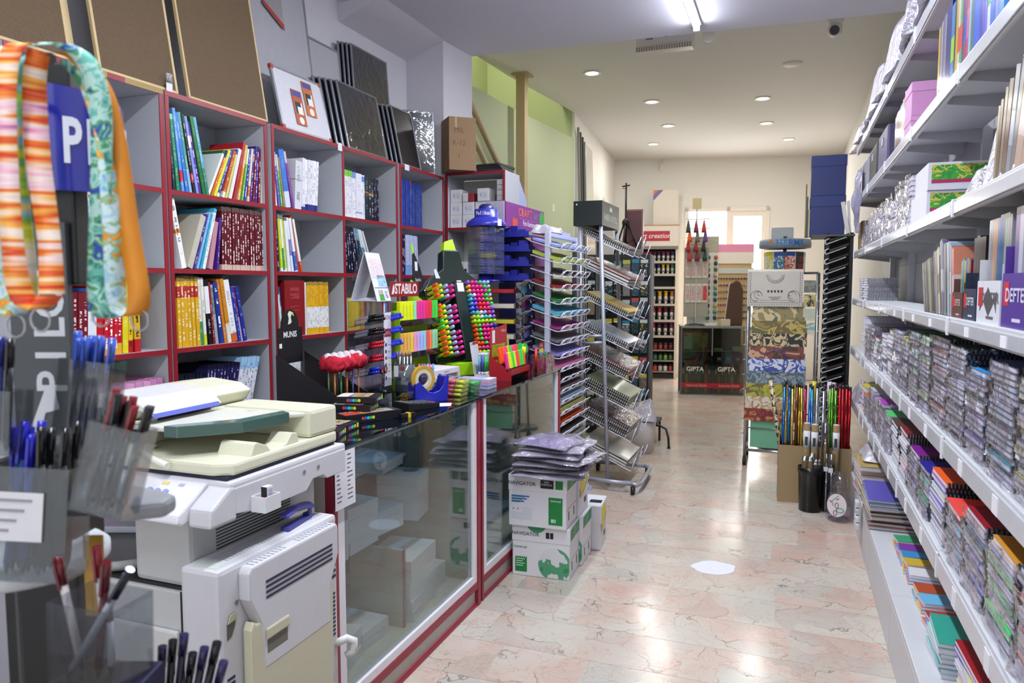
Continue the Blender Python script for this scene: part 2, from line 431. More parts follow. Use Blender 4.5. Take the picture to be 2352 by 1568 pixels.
# back wall with the glazed door, turned about 12 degrees
BW = Vector((-2.79, 12.12, 0)); BD = Vector((3.42, 0.74, 0)).normalized(); BR = math.atan2(BD.y, BD.x)
def bw(s, n=0.0, z=0.0):
    return (BW.x + BD.x * s - BD.y * n, BW.y + BD.y * s + BD.x * n, z)
DS0, DS1, DZ = 1.17, 2.50, 2.78
wb = boxes('wall_back', None, [((-0.3, 0, -0.012), (DS0, 0.2, 3.66)), ((DS1, 0, -0.012), (3.9, 0.2, 3.66)), ((DS0, 0, DZ), (DS1, 0.2, 3.66))], WALL_C, loc=BW, rot=(0, 0, BR))
struct(wb)
d1 = struct(bpy.data.objects.new('door_1', None)); COL.objects.link(d1); d1.location = bw(0); d1.rotation_euler = (0, 0, BR)
FR = P('#efe9df', 0.4)
sw = DS1 - DS0
boxes('frame', d1, [((DS0, -0.02, 0), (DS0 + 0.055, 0.12, DZ)), ((DS1 - 0.055, -0.02, 0), (DS1, 0.12, DZ)), ((DS0, -0.02, DZ - 0.06), (DS1, 0.12, DZ)), ((DS0 + sw * .52 - 0.03, -0.02, 0), (DS0 + sw * .52 + 0.03, 0.12, DZ)), ((DS0, -0.02, 0.0), (DS1, 0.12, 0.10))], FR)
PANE = GLASS('#ffffff', 0.06, 0.0, 0.97, name='window_glass')
box('pane', d1, (DS0 + 0.055, 0.05, 0.10), (DS0 + sw * .52 - 0.03, 0.056, DZ - 0.06), PANE)
box('sash', d1, (DS0 + sw * .52 + 0.03, 0.0, 1.0), (DS0 + sw * .52 + 0.08, 0.05, DZ - 0.06), FR)
boxes('sash', d1, [((DS1 - 0.115, 0.0, 1.0), (DS1 - 0.055, 0.05, DZ - 0.06)), ((DS0 + sw * .52 + 0.08, 0.0, DZ - 0.14), (DS1 - 0.115, 0.05, DZ - 0.06)), ((DS0 + sw * .52 + 0.08, 0.0, 1.0), (DS1 - 0.115, 0.05, 1.07))], FR)
box('pane', d1, (DS0 + sw * .52 + 0.03, 0.055, 0.10), (DS1 - 0.055, 0.06, DZ - 0.06), PANE)
# shop front behind the camera: posts and glazing
struct(boxes('wall_front', None, [((-2.86, -1.6, -0.012), (-2.5, -1.5, 3.4)), ((0.6, -1.6, -0.012), (0.84, -1.5, 3.4)), ((-2.5, -1.6, 2.9), (0.6, -1.5, 3.4)), ((-2.5, -1.6, -0.012), (0.6, -1.5, 0.2))], WALL_W))
w2 = struct(box('window_2', None, (-2.5, -1.56, 0.2), (0.6, -1.55, 2.9), PANE))
boxes('frame', w2, [((-1.5, -1.58, 0.2), (-1.42, -1.52, 2.9)), ((-0.5, -1.58, 0.2), (-0.42, -1.52, 2.9))], P('#8c8f94', 0.4, 0.6))
# mast of the stair: tan square post, and two sloping hand rails
TAN = P('#b5a077', 0.55)
struct(box('column_post', None, (-2.56, 6.86, -0.012), (-2.47, 6.96, 3.58), TAN))
box('flange', bpy.data.objects['column_post'], (-2.60, 6.82, 3.565), (-2.43, 7.0, 3.579), TAN)
hr = thing('stair_handrail', 'two sloping tan bars of the stair handrail against the pale yellow wall', 'handrail', (-2.6, 5.86, 2.6))
for k, (p0, p1) in enumerate((((0, -0.6, 0.86), (0, 0.72, 0.0)), ((0.0, -0.6, 0.66), (0, 0.34, 0.0)))):
    cyl('rail', hr, p0, p1, 0.028, TAN)
# ceiling fittings
def led_tube(y0, y1, label):
    t = thing('tube_light', label, 'lamp', (-0.645, (y0 + y1) / 2, 3.31), 0, 'LED tubes in a row')
    L = (y1 - y0) / 2
    box('housing', t, (-0.03, -L, -0.02), (0.03, L, -0.0005), P('#e8e8ee', 0.4), 0.004)
    cyl('tube', t, (0, -L + 0.02, -0.038), (0, L - 0.02, -0.038), 0.019, EMIT('#eef2ff', TUBE_E, 'led_tube'), seg=10)
    for s in (-1, 1): box('end_cap', t, (-0.02, s * L - 0.02 * (s > 0), -0.06), (0.02, s * L + 0.02 * (s < 0), -0.02), P('#dcdce2', 0.4))
    a = area_light('tube_glow', (0, 0, -0.065), (0, 0, 0), 0.05, 2 * L - 0.05, TUBE_W, (0.87, 0.93, 1.0)); a.parent = t
TUBE_E, TUBE_W = 42.0, 44.0
led_tube(4.02, 5.27, 'bright LED tube light on the ceiling pointing at the emergency light')
led_tube(1.9, 3.15, 'second LED tube further along the ceiling overhead')
led_tube(-0.2, 1.05, 'third LED tube on the ceiling behind the viewer')
LP = [(-1.857, 7.094), (-1.512, 8.418), (-1.53, 9.734), (-1.928, 10.894), (-0.339, 8.699), (-0.341, 10.021), (-0.079, 11.22)]
LN = ['recessed downlight closest to the emergency light, over the paper rack', 'recessed downlight second along the row near the stair wall', 'recessed downlight third along the row towards the back wall',
      'recessed downlight nearest the back wall on the stair side', 'recessed downlight closest to the flat ceiling disc', 'recessed downlight in the middle of the row over the poster rack', 'recessed downlight nearest the back wall on the blue boxes side']
for (x, y), lb in zip(LP, LN):
    t = thing('downlight', lb, 'lamp', (x, y, 3.58), 0, 'recessed ceiling downlights')
    lathe('rim', t, [(0.058, -0.001), (0.085, -0.001), (0.088, -0.006), (0.082, -0.012), (0.062, -0.010), (0.058, -0.001)], P('#f0ece4', 0.4), 28)
    cyl('diffuser', t, (0, 0, -0.007), (0, 0, -0.002), 0.061, EMIT('#fff4dc', 9.0, 'downlight_glow'), seg=24)
    l = bpy.data.lights.new('downlight_beam', 'AREA'); l.shape = 'DISK'; l.size = 0.11; l.energy = 8.0; l.color = (1.0, 0.98, 0.93)
    o = bpy.data.objects.new('downlight_beam', l); COL.objects.link(o); o.parent = t; o.location = (0, 0, -0.02)
t = thing('emergency_light', 'white emergency light box with a louvred diffuser under the ceiling', 'lamp', (-1.0, 6.12, 3.44), R(-1))
box('body', t, (-0.23, -0.03, 0.0), (0.23, 0.05, 0.139), P('#e4e1dc', 0.5), 0.006)
box('diffuser', t, (-0.225, -0.055, -0.035), (0.225, 0.05, 0.004), P('#d8d3c4', 0.3), 0.004)
for k in range(22): box('louvre', t, (-0.22 + k * 0.0202, -0.058, -0.034), (-0.212 + k * 0.0202, -0.052, 0.0), P('#8a8478', 0.4))
box('indicator', t, (0.0, -0.032, 0.07), (0.03, -0.029, 0.082), P('#30343a', 0.4))
box('print', t, (-0.15, -0.0315, 0.06), (-0.09, -0.0299, 0.075), P('#9a9a9c', 0.6))
box('bracket', t, (-0.2, -0.02, 0.125), (0.22, 0.04, 0.1395), P('#5a5a60', 0.5))
t = thing('smoke_detector', 'small white dome smoke detector beside the emergency light', 'detector', (-0.67, 6.25, 3.58))
lathe('base', t, [(0.0, 0.0), (0.055, 0.0), (0.055, -0.02), (0.0, -0.02)], P('#e6e2dd', 0.5)); lathe('dome', t, [(0.05, -0.02), (0.05, -0.05), (0.042, -0.08), (0.02, -0.095), (0, -0.098)], P('#ece8e4', 0.4))
t = thing('security_camera', 'white turret security camera with a dark round lens on the ceiling', 'camera', (0.27, 6.35, 3.58))
lathe('base', t, [(0, 0), (0.06, 0), (0.062, -0.02), (0.05, -0.045), (0, -0.05)], P('#e4e1dd', 0.5))
lathe('head', t, [(0, 0.055), (0.03, 0.05), (0.052, 0.025), (0.056, 0.0), (0.05, -0.03), (0.03, -0.05), (0, -0.056)], P('#e0dcd8', 0.45), loc=(0, -0.01, -0.085))
bm = bmesh.new(); addcyl(bm, (0, 0, 0), (0, -0.03, -0.012), 0.038, 0.034); put('lens', to_mesh('lens', bm, P('#0b0b0f', 0.1)), t, (-0.004, -0.045, -0.10))
t = thing('ceiling_cover', 'flat white round cover plate on the ceiling between the downlights and camera', 'ceiling cover', (-0.037, 7.47, 3.58))
lathe('plate', t, [(0, -0.018), (0.07, -0.016), (0.085, -0.006), (0.088, -0.0005), (0, -0.0005)], P('#dedad3', 0.6))
t = thing('motion_sensor', 'small white motion sensor high on the back wall', 'sensor', bw(0.78, -0.002, 3.45), BR)
box('body', t, (-0.03, -0.05, -0.06), (0.03, 0.0, 0.05), P('#ece6dc', 0.4), 0.012); cyl('arm', t, (0, -0.02, 0.05), (0, -0.01, 0.125), 0.012, P('#ece6dc', 0.4))
# ------------------------------------------------------------------ bookcases along the left wall
BX = -2.40; BXB = -2.70          # front edge, back panel
SHZ = [0.10, 0.42, 0.90, 1.255, 1.590, 1.915]   # top faces of the boards; top of case at TOPZ
TOPZ = 2.312
RED = P('#8e1f2b', 0.35); GREYB = P('#b4b6bd', 0.6, var=0.03); RAW = P('#a58a5c', 0.8)
def bookcase(label, y0, y1, bays, bare=()):
    t = thing('bookcase', label, 'bookcase', (0, 0, 0), 0, 'grey bookcases with red edging')
    th = 0.019
    ys = [y0 + th / 2] + [y0 + (y1 - y0) * k / bays for k in range(1, bays)] + [y1 - th / 2]
    for k, y in enumerate(ys):
        p = box('side_panel', t, (BXB, y - th / 2, 0.0), (BX - 0.004, y + th / 2, TOPZ - 0.021), GREYB)
        box('edging', p, (BX - 0.004, y - th / 2, 0.0), (BX, y + th / 2, TOPZ - 0.021), RED)
    p = box('top_panel', t, (BXB, y0, TOPZ - 0.02), (BX - 0.004, y1, TOPZ), GREYB)
    cuts = [y0] + [y0 + f * (y1 - y0) for f in bare] + [y1]
    for k, (a, b) in enumerate(zip(cuts, cuts[1:])):
        box('edging', p, (BX - 0.004, a, TOPZ - 0.02), (BX, b, TOPZ), RED if k % 2 == 0 else RAW)
    box('back_panel', t, (BXB - 0.012, y0, 0.0), (BXB, y1, TOPZ), P('#b9bac0', 0.7))
    for z in SHZ:
        for a, b in zip(ys, ys[1:]):
            p = box('shelf', t, (BXB, a + th / 2, z - 0.02), (BX - 0.004, b - th / 2, z), GREYB)
            box('edging', p, (BX - 0.004, a + th / 2, z - 0.02), (BX, b - th / 2, z), RED)
    return t
bookcase('bookcase module nearest the viewer, behind the lanyards and copier', 1.69, 2.335, 1, (0.40, 0.60, 0.72))
bookcase('single-bay bookcase module holding the long row of maroon paperbacks', 2.345, 2.965, 1)
bookcase('two-bay bookcase module under the leaning whiteboard', 3.0, 4.235, 2)
bookcase('narrow bookcase module under the dark framed boards, beside the corner unit', 4.265, 4.915, 1)
# corner unit turned to face the viewer
CY = 4.95
t = thing('corner_bookcase', 'corner bookcase facing the viewer with stacks of small white boxes', 'bookcase')
for x in (-2.395, -1.94):
    p = box('side_panel', t, (x - 0.009, CY + 0.004, 0), (x + 0.009, CY + 0.30, 2.325), GREYB); box('edging', p, (x - 0.009, CY, 0), (x + 0.009, CY + 0.004, 2.325), RED)
for z in (0.42, 0.9, 1.345, 1.945, 2.345):
    p = box('shelf', t, (-2.386 - (0.018 if z > 2.3 else 0), CY + 0.004, z - 0.02), (-1.949 + (0.018 if z > 2.3 else 0), CY + 0.30, z), GREYB); box('edging', p, (-2.386 - (0.018 if z > 2.3 else 0), CY, z - 0.02), (-1.949 + (0.018 if z > 2.3 else 0), CY + 0.004, z), RED)
box('back_panel', t, (-2.386, CY + 0.29, 0), (-1.949, CY + 0.30, 2.32), P('#b9b7ae', 0.7))

# ------------------------------------------------------------------ books
def book_meshes():
    # unit book: x depth (spine at x=0, pages towards -x), y thickness centred, z height
    bm = bmesh.new(); c = 0.09
    for lo, hi in (((-1, -0.5, 0), (0, -0.5 + c, 1)), ((-1, 0.5 - c, 0), (0, 0.5, 1)), ((-0.012, -0.5 + c, 0), (0, 0.5 - c, 1))):
        addbox(bm, [(a + b) / 2 for a, b in zip(lo, hi)], [b - a for a, b in zip(lo, hi)])
    cov = to_mesh('book', bm, [None])
    bm = bmesh.new(); addbox(bm, (-0.5, 0, 0.5), (0.96, 1 - 2 * c, 0.985)); pg = to_mesh('pages', bm, PAGES('#ded8cc', '#8f887e', 1, 6))
    return cov, pg
BOOK, BPAGES = book_meshes()
NAMES = {}
def book(x, y, z, t, h, d, mat, lean=0.0, tilt=0.0, label='', group=None, rz=0.0, name='book', cat='book'):
    o = put(name, BOOK, None, (x, y, z), (0, 0, 0), (d, t, h))
    o.rotation_euler = Euler((R(-lean), 0, rz), 'XYZ')      # positive lean: top tilts towards +y
    o.material_slots[0].link = 'OBJECT'; o.material_slots[0].material = mat
    tag(o, label, cat, group)
    put('pages', BPAGES, o)
    return o
def book_row(y0, z, where, entries, x=BX - 0.02, gap=0.0007):
    """entries: (count, thickness, height, material, lean, words[, depth[, skip]]); positive lean tilts the top towards +y"""
    y = y0; prev = None
    for e in entries:
        n, th, h, m, lean, words = e[:6]; d = e[6] if len(e) > 6 else 0.2
        if len(e) > 7: y += e[7]
        l0, l1 = lean if isinstance(lean, (list, tuple)) else (lean, lean)
        for k in range(n):
            a = l0 + (l1 - l0) * (k / max(1, n - 1))
            w = th / math.cos(R(a)) + gap
            if prev: y += max(0.0, min(h, prev[1]) * (math.tan(R(prev[0])) - math.tan(R(a))) * 0.98)
            lab = '%s, %s' % (words, where) if n == 1 else '%s, %s along, %s' % (words, od(k), where)
            book(x - rng.uniform(0, 0.006), y + w / 2, z + abs(math.sin(R(a))) * th / 2 + 0.0006, th - 0.0006, h * rng.uniform(0.985, 1.0), d, m, a, 0, lab, ('%s, %s' % (words, where)) if n > 1 else None)
            y += w; prev = (a, h)
    return y
C = COVER
Z2, Z3, Z4, Z5 = SHZ[2], SHZ[3], SHZ[4], SHZ[5]
W0 = 'lanyard bay'
book_row(1.86, Z5, 'top shelf, ' + W0, [
    (3, 0.013, 0.23, C('#4d1f86', None, txt='#e8e0f4'), -20, 'short purple paperback leaning low'),
    (1, 0.030, 0.29, C('#cdbf9a', amt=0), -21, 'wide cream book with a purple badge'),
    (2, 0.016, 0.27, C('#5c2494', '#f0ecf4', 0.06, 0.11), -21, 'violet paperback with a white square at its foot'),
    (1, 0.034, 0.33, C('#d3c497', amt=0), -22, 'tall cream slab book'),
    (1, 0.014, 0.34, C('#431a72', txt='#f0e6ff'), -22, 'tall dark purple paperback with a white swirl'), ])
book_row(1.87, Z4, 'second shelf, ' + W0, [
    (8, 0.0185, 0.305, C('#cfe4ea', '#57aecb', 0.03, 0.30, '#4fa6c8', 0.8), (-7, -9), 'white paperback with turquoise print'),
    (1, 0.030, 0.30, C('#dfe7e4', '#c23b3f', 0.86, 0.9, amt=0.2), -10, 'white book with a small red mark'),
    (1, 0.014, 0.31, C('#14647c', '#79b9c9', 0.0, 0.3), -11, 'dark teal thin book'),
    (1, 0.024, 0.315, C('#eef0f3', '#23262e', 0.86, 0.96, '#b4383f', 0.9), -12, 'white book titled in red on its spine'), ])
book_row(1.86, Z3, 'third shelf, ' + W0, [
    (5, 0.020, 0.24, C('#6a1420', txt='#f1dada', amt=0.8), 3, 'maroon reader with white lettering'),
    (1, 0.036, 0.255, C('#e4e4ec', '#3e62b4', 0.66, 1.0, '#8f8fb0', 0.4), 3, 'white book with a blue upper third'),
    (1, 0.030, 0.28, C('#b3131f', '#e0a93a', 0.0, 0.16, amt=0.1), 3, 'red workbook with its front half turned out'),
    (4, 0.0195, 0.28, C('#bf1626', '#e2a83a', 0.0, 0.15, '#ffffff', 0.95), 3, 'red TURKCE workbook with a yellow foot'),
    (1, 0.026, 0.285, C('#e3d21f', amt=0.15), 2, 'plain yellow workbook'),
    (1, 0.019, 0.285, C('#dcb823', '#b01a22', 0.0, 0.17, '#3a2a10', 0.95), 2, 'yellow INGILIZCE workbook with a red foot'),
    (1, 0.028, 0.287, C('#e0b022', '#b8202a', 0.0, 0.18, '#3a2a10', 0.95), 0, 'golden INGILIZCE workbook at the end of the row'), ])
for k in range(6):
    o = book(BX - 0.13, 2.00 + 0.13, Z3 + 0.0 + 0.30 - k * 0.026, 0.024, 0.2, 0.15, C(('#5a141c', '#b99a3a', '#4b141c', '#8d6a6e', '#6b6472', '#3a3438')[k]), 0, 0,
         '%s volume in the flat pile at the back, third shelf, lanyard bay' % ('maroon', 'mustard', 'dark red', 'pinkish', 'grey', 'charcoal')[k])
    o.rotation_euler = (R(90), 0, 0)
    o.location = (BX - 0.13, 2.20, Z3 + 0.013 + k * 0.0242 + 0.001)
book_row(1.95, Z2, 'fourth shelf, ' + W0, [
    (7, 0.036, 0.235, C('#d79ac8', txt='#6a3fa0', amt=0.9), (8, 4), 'pink workbook with violet lettering'),
    (2, 0.030, 0.24, C('#c983b4', txt='#6a3fa0', amt=0.9), 3, 'deeper pink workbook ending the row'), ])
W1 = 'maroon-row bay'
book_row(2.392, Z5, 'top shelf, ' + W1, [
    (1, 0.012, 0.26, C('#152a3c', amt=0.2), -3, 'dark navy thin book against the panel'),
    (1, 0.016, 0.315, C('#1f8a5e', amt=0.25, top='#8fc7a0'), -5, 'emerald green tall book'),
    (1, 0.015, 0.345, C('#5b9ade', '#c0333e', 0.12, 0.26, amt=0.3), -6.5, 'tall sky blue book with a red block'),
    (1, 0.016, 0.33, C('#2f74c8', amt=0.35), -8, 'tall mid blue book'),
    (1, 0.015, 0.335, C('#4b9a8a', '#8bb4d6', 0.0, 0.3, amt=0.3), -9, 'sea green tall book'),
    (1, 0.014, 0.33, C('#15161e', '#ad3140', 0.14, 0.26, amt=0.4), -9.5, 'black tall book with a red block'),
    (1, 0.014, 0.325, C('#7f8fe2', '#e9e9f4', 0.6, 0.75, amt=0.2), -10, 'periwinkle tall book'),
    (1, 0.015, 0.31, C('#4f2384', '#2a2a78', 0.86, 1.0, '#f0e8ff', 0.7), -10.5, 'purple book with white lettering'),
    (1, 0.018, 0.335, C('#1d6d2c', amt=0.1), -11, 'plain forest green tall book'),
    (1, 0.016, 0.335, C('#58a7bf', '#2f7f6c', 0.0, 0.35, amt=0.35), -11.5, 'blue green tall book last of the leaning row'), ])
book_row(2.585, Z5, 'tilting right, top shelf, ' + W1, [
    (1, 0.013, 0.24, C('#e6e8e2', '#33634a', 0.93, 1.0, amt=0.1), 27, 'white slim book'),
    (1, 0.010, 0.24, C('#d9772e', '#22306e', 0.85, 1.0), 26, 'orange and navy slim book'),
    (1, 0.016, 0.245, C('#ddd51d', amt=0.25), 25, 'bright yellow book'),
    (1, 0.013, 0.245, C('#2a52ac', '#dfe6ee', 0.0, 0.08, amt=0.7), 24, 'royal blue book'),
    (1, 0.016, 0.24, C('#c95a34', '#e8dcd0', 0.0, 0.12, amt=0.5), 21, 'rust orange book'),
    (1, 0.011, 0.25, C('#ded45e', '#2e4aa0', 0.9, 1.0, amt=0.3), 20, 'pale yellow slim book'),
    (1, 0.020, 0.25, C('#d9d9d9', amt=0.1), 18, 'white book showing its cover'),
    (1, 0.014, 0.285, C('#b92733', amt=0.1), 16, 'tall red book'),
    (1, 0.013, 0.275, C('#e0b676', '#e08f35', 0.2, 0.6), 14, 'cream and orange book'),
    (1, 0.012, 0.255, C('#6cb33a', '#dfe7b0', 0.7, 1.0), 12, 'lime green book'),
    (1, 0.012, 0.26, C('#2b3eb2', amt=0.8), 11, 'bright blue slim book'),
    (1, 0.014, 0.26, C('#dccfae', '#c8643e', 0.1, 0.3), 9, 'cream book with a rust motif'),
    (1, 0.012, 0.265, C('#51308e', amt=0.9), 8, 'violet book with white blocks'),
    (1, 0.012, 0.275, C('#7a1c30', '#2b2a80', 0.86, 1.0, amt=0.8), 7, 'maroon book with a navy cap'),
    (1, 0.012, 0.275, C('#4a2f9a', '#26287a', 0.86, 1.0, amt=0.8), 6, 'indigo book with a navy cap'),
    (1, 0.012, 0.265, C('#7d1c2b', amt=0.9), 4, 'dark red slim book'),
    (1, 0.030, 0.265, C('#d6c9b6', '#b37a3c', 0.9, 0.97, amt=0.1), 2, 'cream spiral-bound pad at the end'), ])
book_row(2.425, Z4, 'second shelf, ' + W1, [
    (1, 0.026, 0.30, C('#ece9e6', '#d9882e', 0.5, 0.56, '#2a2a30', 0.7), -11, 'white thick book titled in black'),
    (1, 0.030, 0.25, C('#bfb9a8', amt=0.1), 21, 'magazine with photo panels on its white cover', 0.17, 0.002),
    (1, 0.010, 0.255, C('#4b2a88', amt=0.8), 20, 'thin purple book with white words'),
    (1, 0.012, 0.26, C('#7fb2e0', amt=0.3), 19, 'thin pale blue book'),
    (1, 0.010, 0.26, C('#2f9fc0', amt=0.2), 18, 'thin cyan book'),
    (1, 0.016, 0.285, C('#e2ecf2', '#3fb2d8', 0.93, 1.0, '#cc4a4a', 0.5), 17, 'white book with a cyan cap'),
    (1, 0.026, 0.22, C('#c48d98', amt=0.0), 12, 'dusty pink book'),
    (1, 0.012, 0.235, C('#4c2a86', amt=0.4), 7, 'purple book touching the maroon row'),
    (17, 0.0160, 0.29, C('#5e0f1c', '#cbb0a2', 0.0, 0.085, '#e6d8d2', 0.95, top='#5a4742'), (1.5, 0), 'maroon paperback of the identical series'), ])
book_row(2.372, Z3, 'third shelf, ' + W1, [
    (7, 0.0190, 0.305, C('#dfaa24', '#b3332c', 0.70, 0.86, '#f6ecd0', 0.75, top='#8a733c'), (0, -1.5), 'yellow reader with a red name plate'),
    (1, 0.018, 0.30, C('#ece8da', '#2e8f5c', 0.0, 0.35, '#cfa030', 0.5), -2, 'white and green reader'),
    (1, 0.016, 0.30, C('#e6e6e0', '#cfd42e', 0.0, 0.16, '#4a8a62', 0.5), -3, 'white reader with a lime foot'),
    (1, 0.024, 0.29, C('#121016', '#ecebec', 0.48, 0.9, '#e6e6f0', 0.4), -4, 'black book with a white upper part'),
    (1, 0.012, 0.28, C('#8c1c2a', amt=0.3), -5, 'narrow crimson book'),
    (1, 0.018, 0.27, C('#9aa2a8', '#6d7678', 0.5, 0.95, amt=0.2), -6, 'silver grey book'),
    (1, 0.024, 0.28, C('#23348a', txt='#ffffff', amt=1.0), -7, 'navy question book with white title'),
    (1, 0.017, 0.30, C('#d07a22', amt=0.2), -8, 'orange slim book'),
    (1, 0.022, 0.30, C('#cf8f2c', '#e8dfce', 0.0, 0.3, '#b02c2c', 0.5), -8.5, 'orange book with a cream foot'),
    (1, 0.036, 0.315, C('#e9e6e8', '#cf5f2a', 0.0, 0.13, '#6f6f80', 0.4, top='#4b5a52'), -10, 'thick white book with an orange foot'),
    (1, 0.016, 0.26, C('#243a9c', amt=0.3), -10.5, 'blue book with coloured dots'),
    (1, 0.013, 0.26, C('#b6a0bf', '#7a1d58', 0.45, 1.0, amt=0.2), -11, 'pink book with a plum top'),
    (1, 0.022, 0.265, C('#1f2f8e', amt=0.3), -11.5, 'deep blue book at the slanting end'), ])
book_row(2.375, Z2, 'fourth shelf, ' + W1, [
    (8, 0.0175, 0.235, C('#1a2450', txt='#cfd6ee', amt=0.8, top='#0d1020'), (2, 6), 'navy paperback'),
    (10, 0.0175, 0.265, C('#221d50', txt='#c3bfe0', amt=0.6, top='#15122c'), (7, 13), 'indigo paperback'),
    (6, 0.0175, 0.285, C('#e2e4ee', '#9ec2e4', 0.8, 1.0, '#55608a', 0.8), (14, 17), 'white paperback with a pale blue head'), ])
W2 = 'bay under the whiteboard'
book_row(3.05, Z5, 'top shelf, ' + W2, [
    (1, 0.012, 0.26, C('#dcdcd2', amt=0.2), -5, 'white slim book'),
    (1, 0.014, 0.27, C('#6a5ac0', '#c8c8dc', 0.75, 1.0), -7, 'lilac slim book'),
    (1, 0.013, 0.26, C('#52b04a', '#bfc8bc', 0.7, 1.0), -8, 'grass green slim book'),
    (1, 0.012, 0.25, C('#9a7a52', amt=0.2), -9, 'tan slim book'),
    (1, 0.040, 0.29, C('#3f78cf', '#cfd9e8', 0.0, 0.28, amt=0.1), -10, 'wide blue gradient book'),
    (1, 0.017, 0.29, C('#7a3f8e', '#cbb4c6', 0.8, 1.0, amt=0.1), -13, 'plum book'),
    (1, 0.055, 0.255, C('#d3d3da', '#8f8fa0', 0.6, 0.62, '#80808e', 0.8), 4, 'grey white box set with a barcode'),
    (1, 0.026, 0.275, C('#e0e0e8', '#26307a', 0.0, 0.07, '#8a8a96', 0.5), 4, 'thick white exam book'),
    (6, 0.0170, 0.275, C('#e6e6ee', '#26307a', 0.0, 0.13, '#8c4a58', 0.6), (4, 5), 'white exam book with a navy foot'), ])
book_row(3.03, Z4, 'second shelf, ' + W2, [
    (2, 0.017, 0.29, C('#1d1838', txt='#d8d4ee', amt=0.6), (-2, -3), 'midnight blue book'),
    (1, 0.017, 0.285, C('#c3cf24', '#e6e6e0', 0.0, 0.06, amt=0.3, top='#7d7d78'), -4, 'acid yellow book'),
    (1, 0.013, 0.285, C('#e4e7e0', '#1f9a52', 0.02, 0.42, amt=0.2, top='#7d7d78'), -5, 'white book with a green lower half'),
    (1, 0.015, 0.285, C('#c9d22c', '#e6e6e0', 0.0, 0.06, amt=0.3, top='#7d7d78'), -5, 'lime yellow book beside the green one'),
    (1, 0.022, 0.28, C('#e4e4e8', amt=0.4, top='#6d6d70'), -6, 'plain white book'),
    (1, 0.016, 0.28, C('#e3e6ee', '#7d74b8', 0.3, 0.6, amt=0.2), -8, 'white book with a lilac strip'),
    (1, 0.020, 0.28, C('#e6e8f0', '#3a62c0', 0.02, 0.38, amt=0.3), -10, 'white book with a blue lower half'),
    (1, 0.010, 0.30, C('#b3482c', amt=0.0), -11, 'thin rust red book'),
    (1, 0.016, 0.28, C('#e8e4e0', '#c9482a', 0.0, 0.2, amt=0.3), -13, 'white book with a red foot'), ])
book_row(3.07, Z3, 'third shelf, ' + W2, [
    (1, 0.012, 0.22, C('#e6e2da', '#dca22c', 0.0, 0.22, amt=0.1), -8, 'white slim book with a yellow foot'),
    (1, 0.013, 0.26, C('#2e4c88', amt=0.5), -8, 'steel blue slim book'),
    (1, 0.165, 0.29, C('#8a1c22', txt='#b8555a', amt=0.4), 0, 'very wide dark red file box'),
    (1, 0.020, 0.28, C('#d5d3cf', amt=0), 0, 'pale blank book beside the red file'),
    (9, 0.0215, 0.285, C('#e2a91f', '#ecebee', 0.12, 0.52, '#8a7a4a', 0.55, top='#a8863a'), 0, 'yellow and white series book'), ])
book_row(3.03, Z2, 'fourth shelf, ' + W2, [
    (9, 0.020, 0.28, C('#e2e2e8', '#dbb23a', 0.0, 0.22, '#9a9aa6', 0.5, top='#c7bf9a'), 0, 'white series book with a yellow foot'), ])
W3 = 'bay under black boards'
book_row(3.645, Z5, 'top shelf, ' + W3, [
    (5, 0.0185, 0.275, C('#e4e2ea', '#6fbf4a', 0.87, 1.0, '#77778a', 0.6), 0, 'white test book with a green head'),
    (2, 0.0185, 0.272, C('#e4e2ea', '#6f8fd8', 0.87, 1.0, '#77778a', 0.6), 0, 'white test book with a blue head'),
    (1, 0.060, 0.270, C('#e8e6ee', '#8a86c0', 0.12, 0.15, '#a0a0b0', 0.3), 0, 'thick white test book with coloured marks'),
    (2, 0.018, 0.268, C('#e2e2ec', '#5f86d8', 0.85, 0.97, '#77778a', 0.6), 0, 'white test book before the dark ones'),
    (1, 0.040, 0.262, C('#12242c', '#a06a30', 0.62, 0.66, '#9ab0b8', 0.4), 0, 'thick dark teal book'),
    (2, 0.030, 0.262, C('#101c28', '#b07838', 0.58, 0.63, '#c6d2d8', 0.5), 0, 'dark blue thick book with gold marks'),
    (3, 0.018, 0.262, C('#14102a', txt='#b8b4d8', amt=0.6), 0, 'blue black slim book'), ])
book_row(3.66, Z4, 'second shelf, ' + W3, [
    (5, 0.018, 0.275, C('#1b1c30', txt='#c9c6e0', amt=0.8, top='#0e1820'), (-3, -12), 'black blue leaning book'),
    (2, 0.020, 0.275, C('#223246', '#6f8ea0', 0.75, 1.0, amt=0.3), (-14, -16), 'slate blue leaning book'),
    (2, 0.014, 0.275, C('#c9d3d8', '#5b84a0', 0.3, 0.6, amt=0.3), (-18, -20), 'pale blue grey leaning book'),
    (2, 0.012, 0.28, C('#dadcdc', amt=0), (-23, -26), 'white leaning folder'), ])
book_row(3.66, Z3, 'third shelf, ' + W3, [
    (1, 0.014, 0.19, C('#7fb49a', amt=0.3), 0, 'mint green small book'),
    (8, 0.021, 0.19, C('#d8bf3a', txt='#8a6a1a', amt=0.3), 0, 'small yellow book'), ])
W4 = 'bay beside corner unit'
book_row(4.29, Z5, 'top shelf, ' + W4, [
    (9, 0.0165, 0.31, C('#243a8c', txt='#6f86d0', amt=0.4), 0, 'blue annual'),
    (1, 0.0165, 0.31, C('#243a8c', '#a02a3c', 0.86, 1.0, amt=0.3), 0, 'blue annual with a red mark'),
    (9, 0.0165, 0.30, C('#20347e', txt='#6f86d0', amt=0.4), 0, 'slightly darker blue annual'), ])
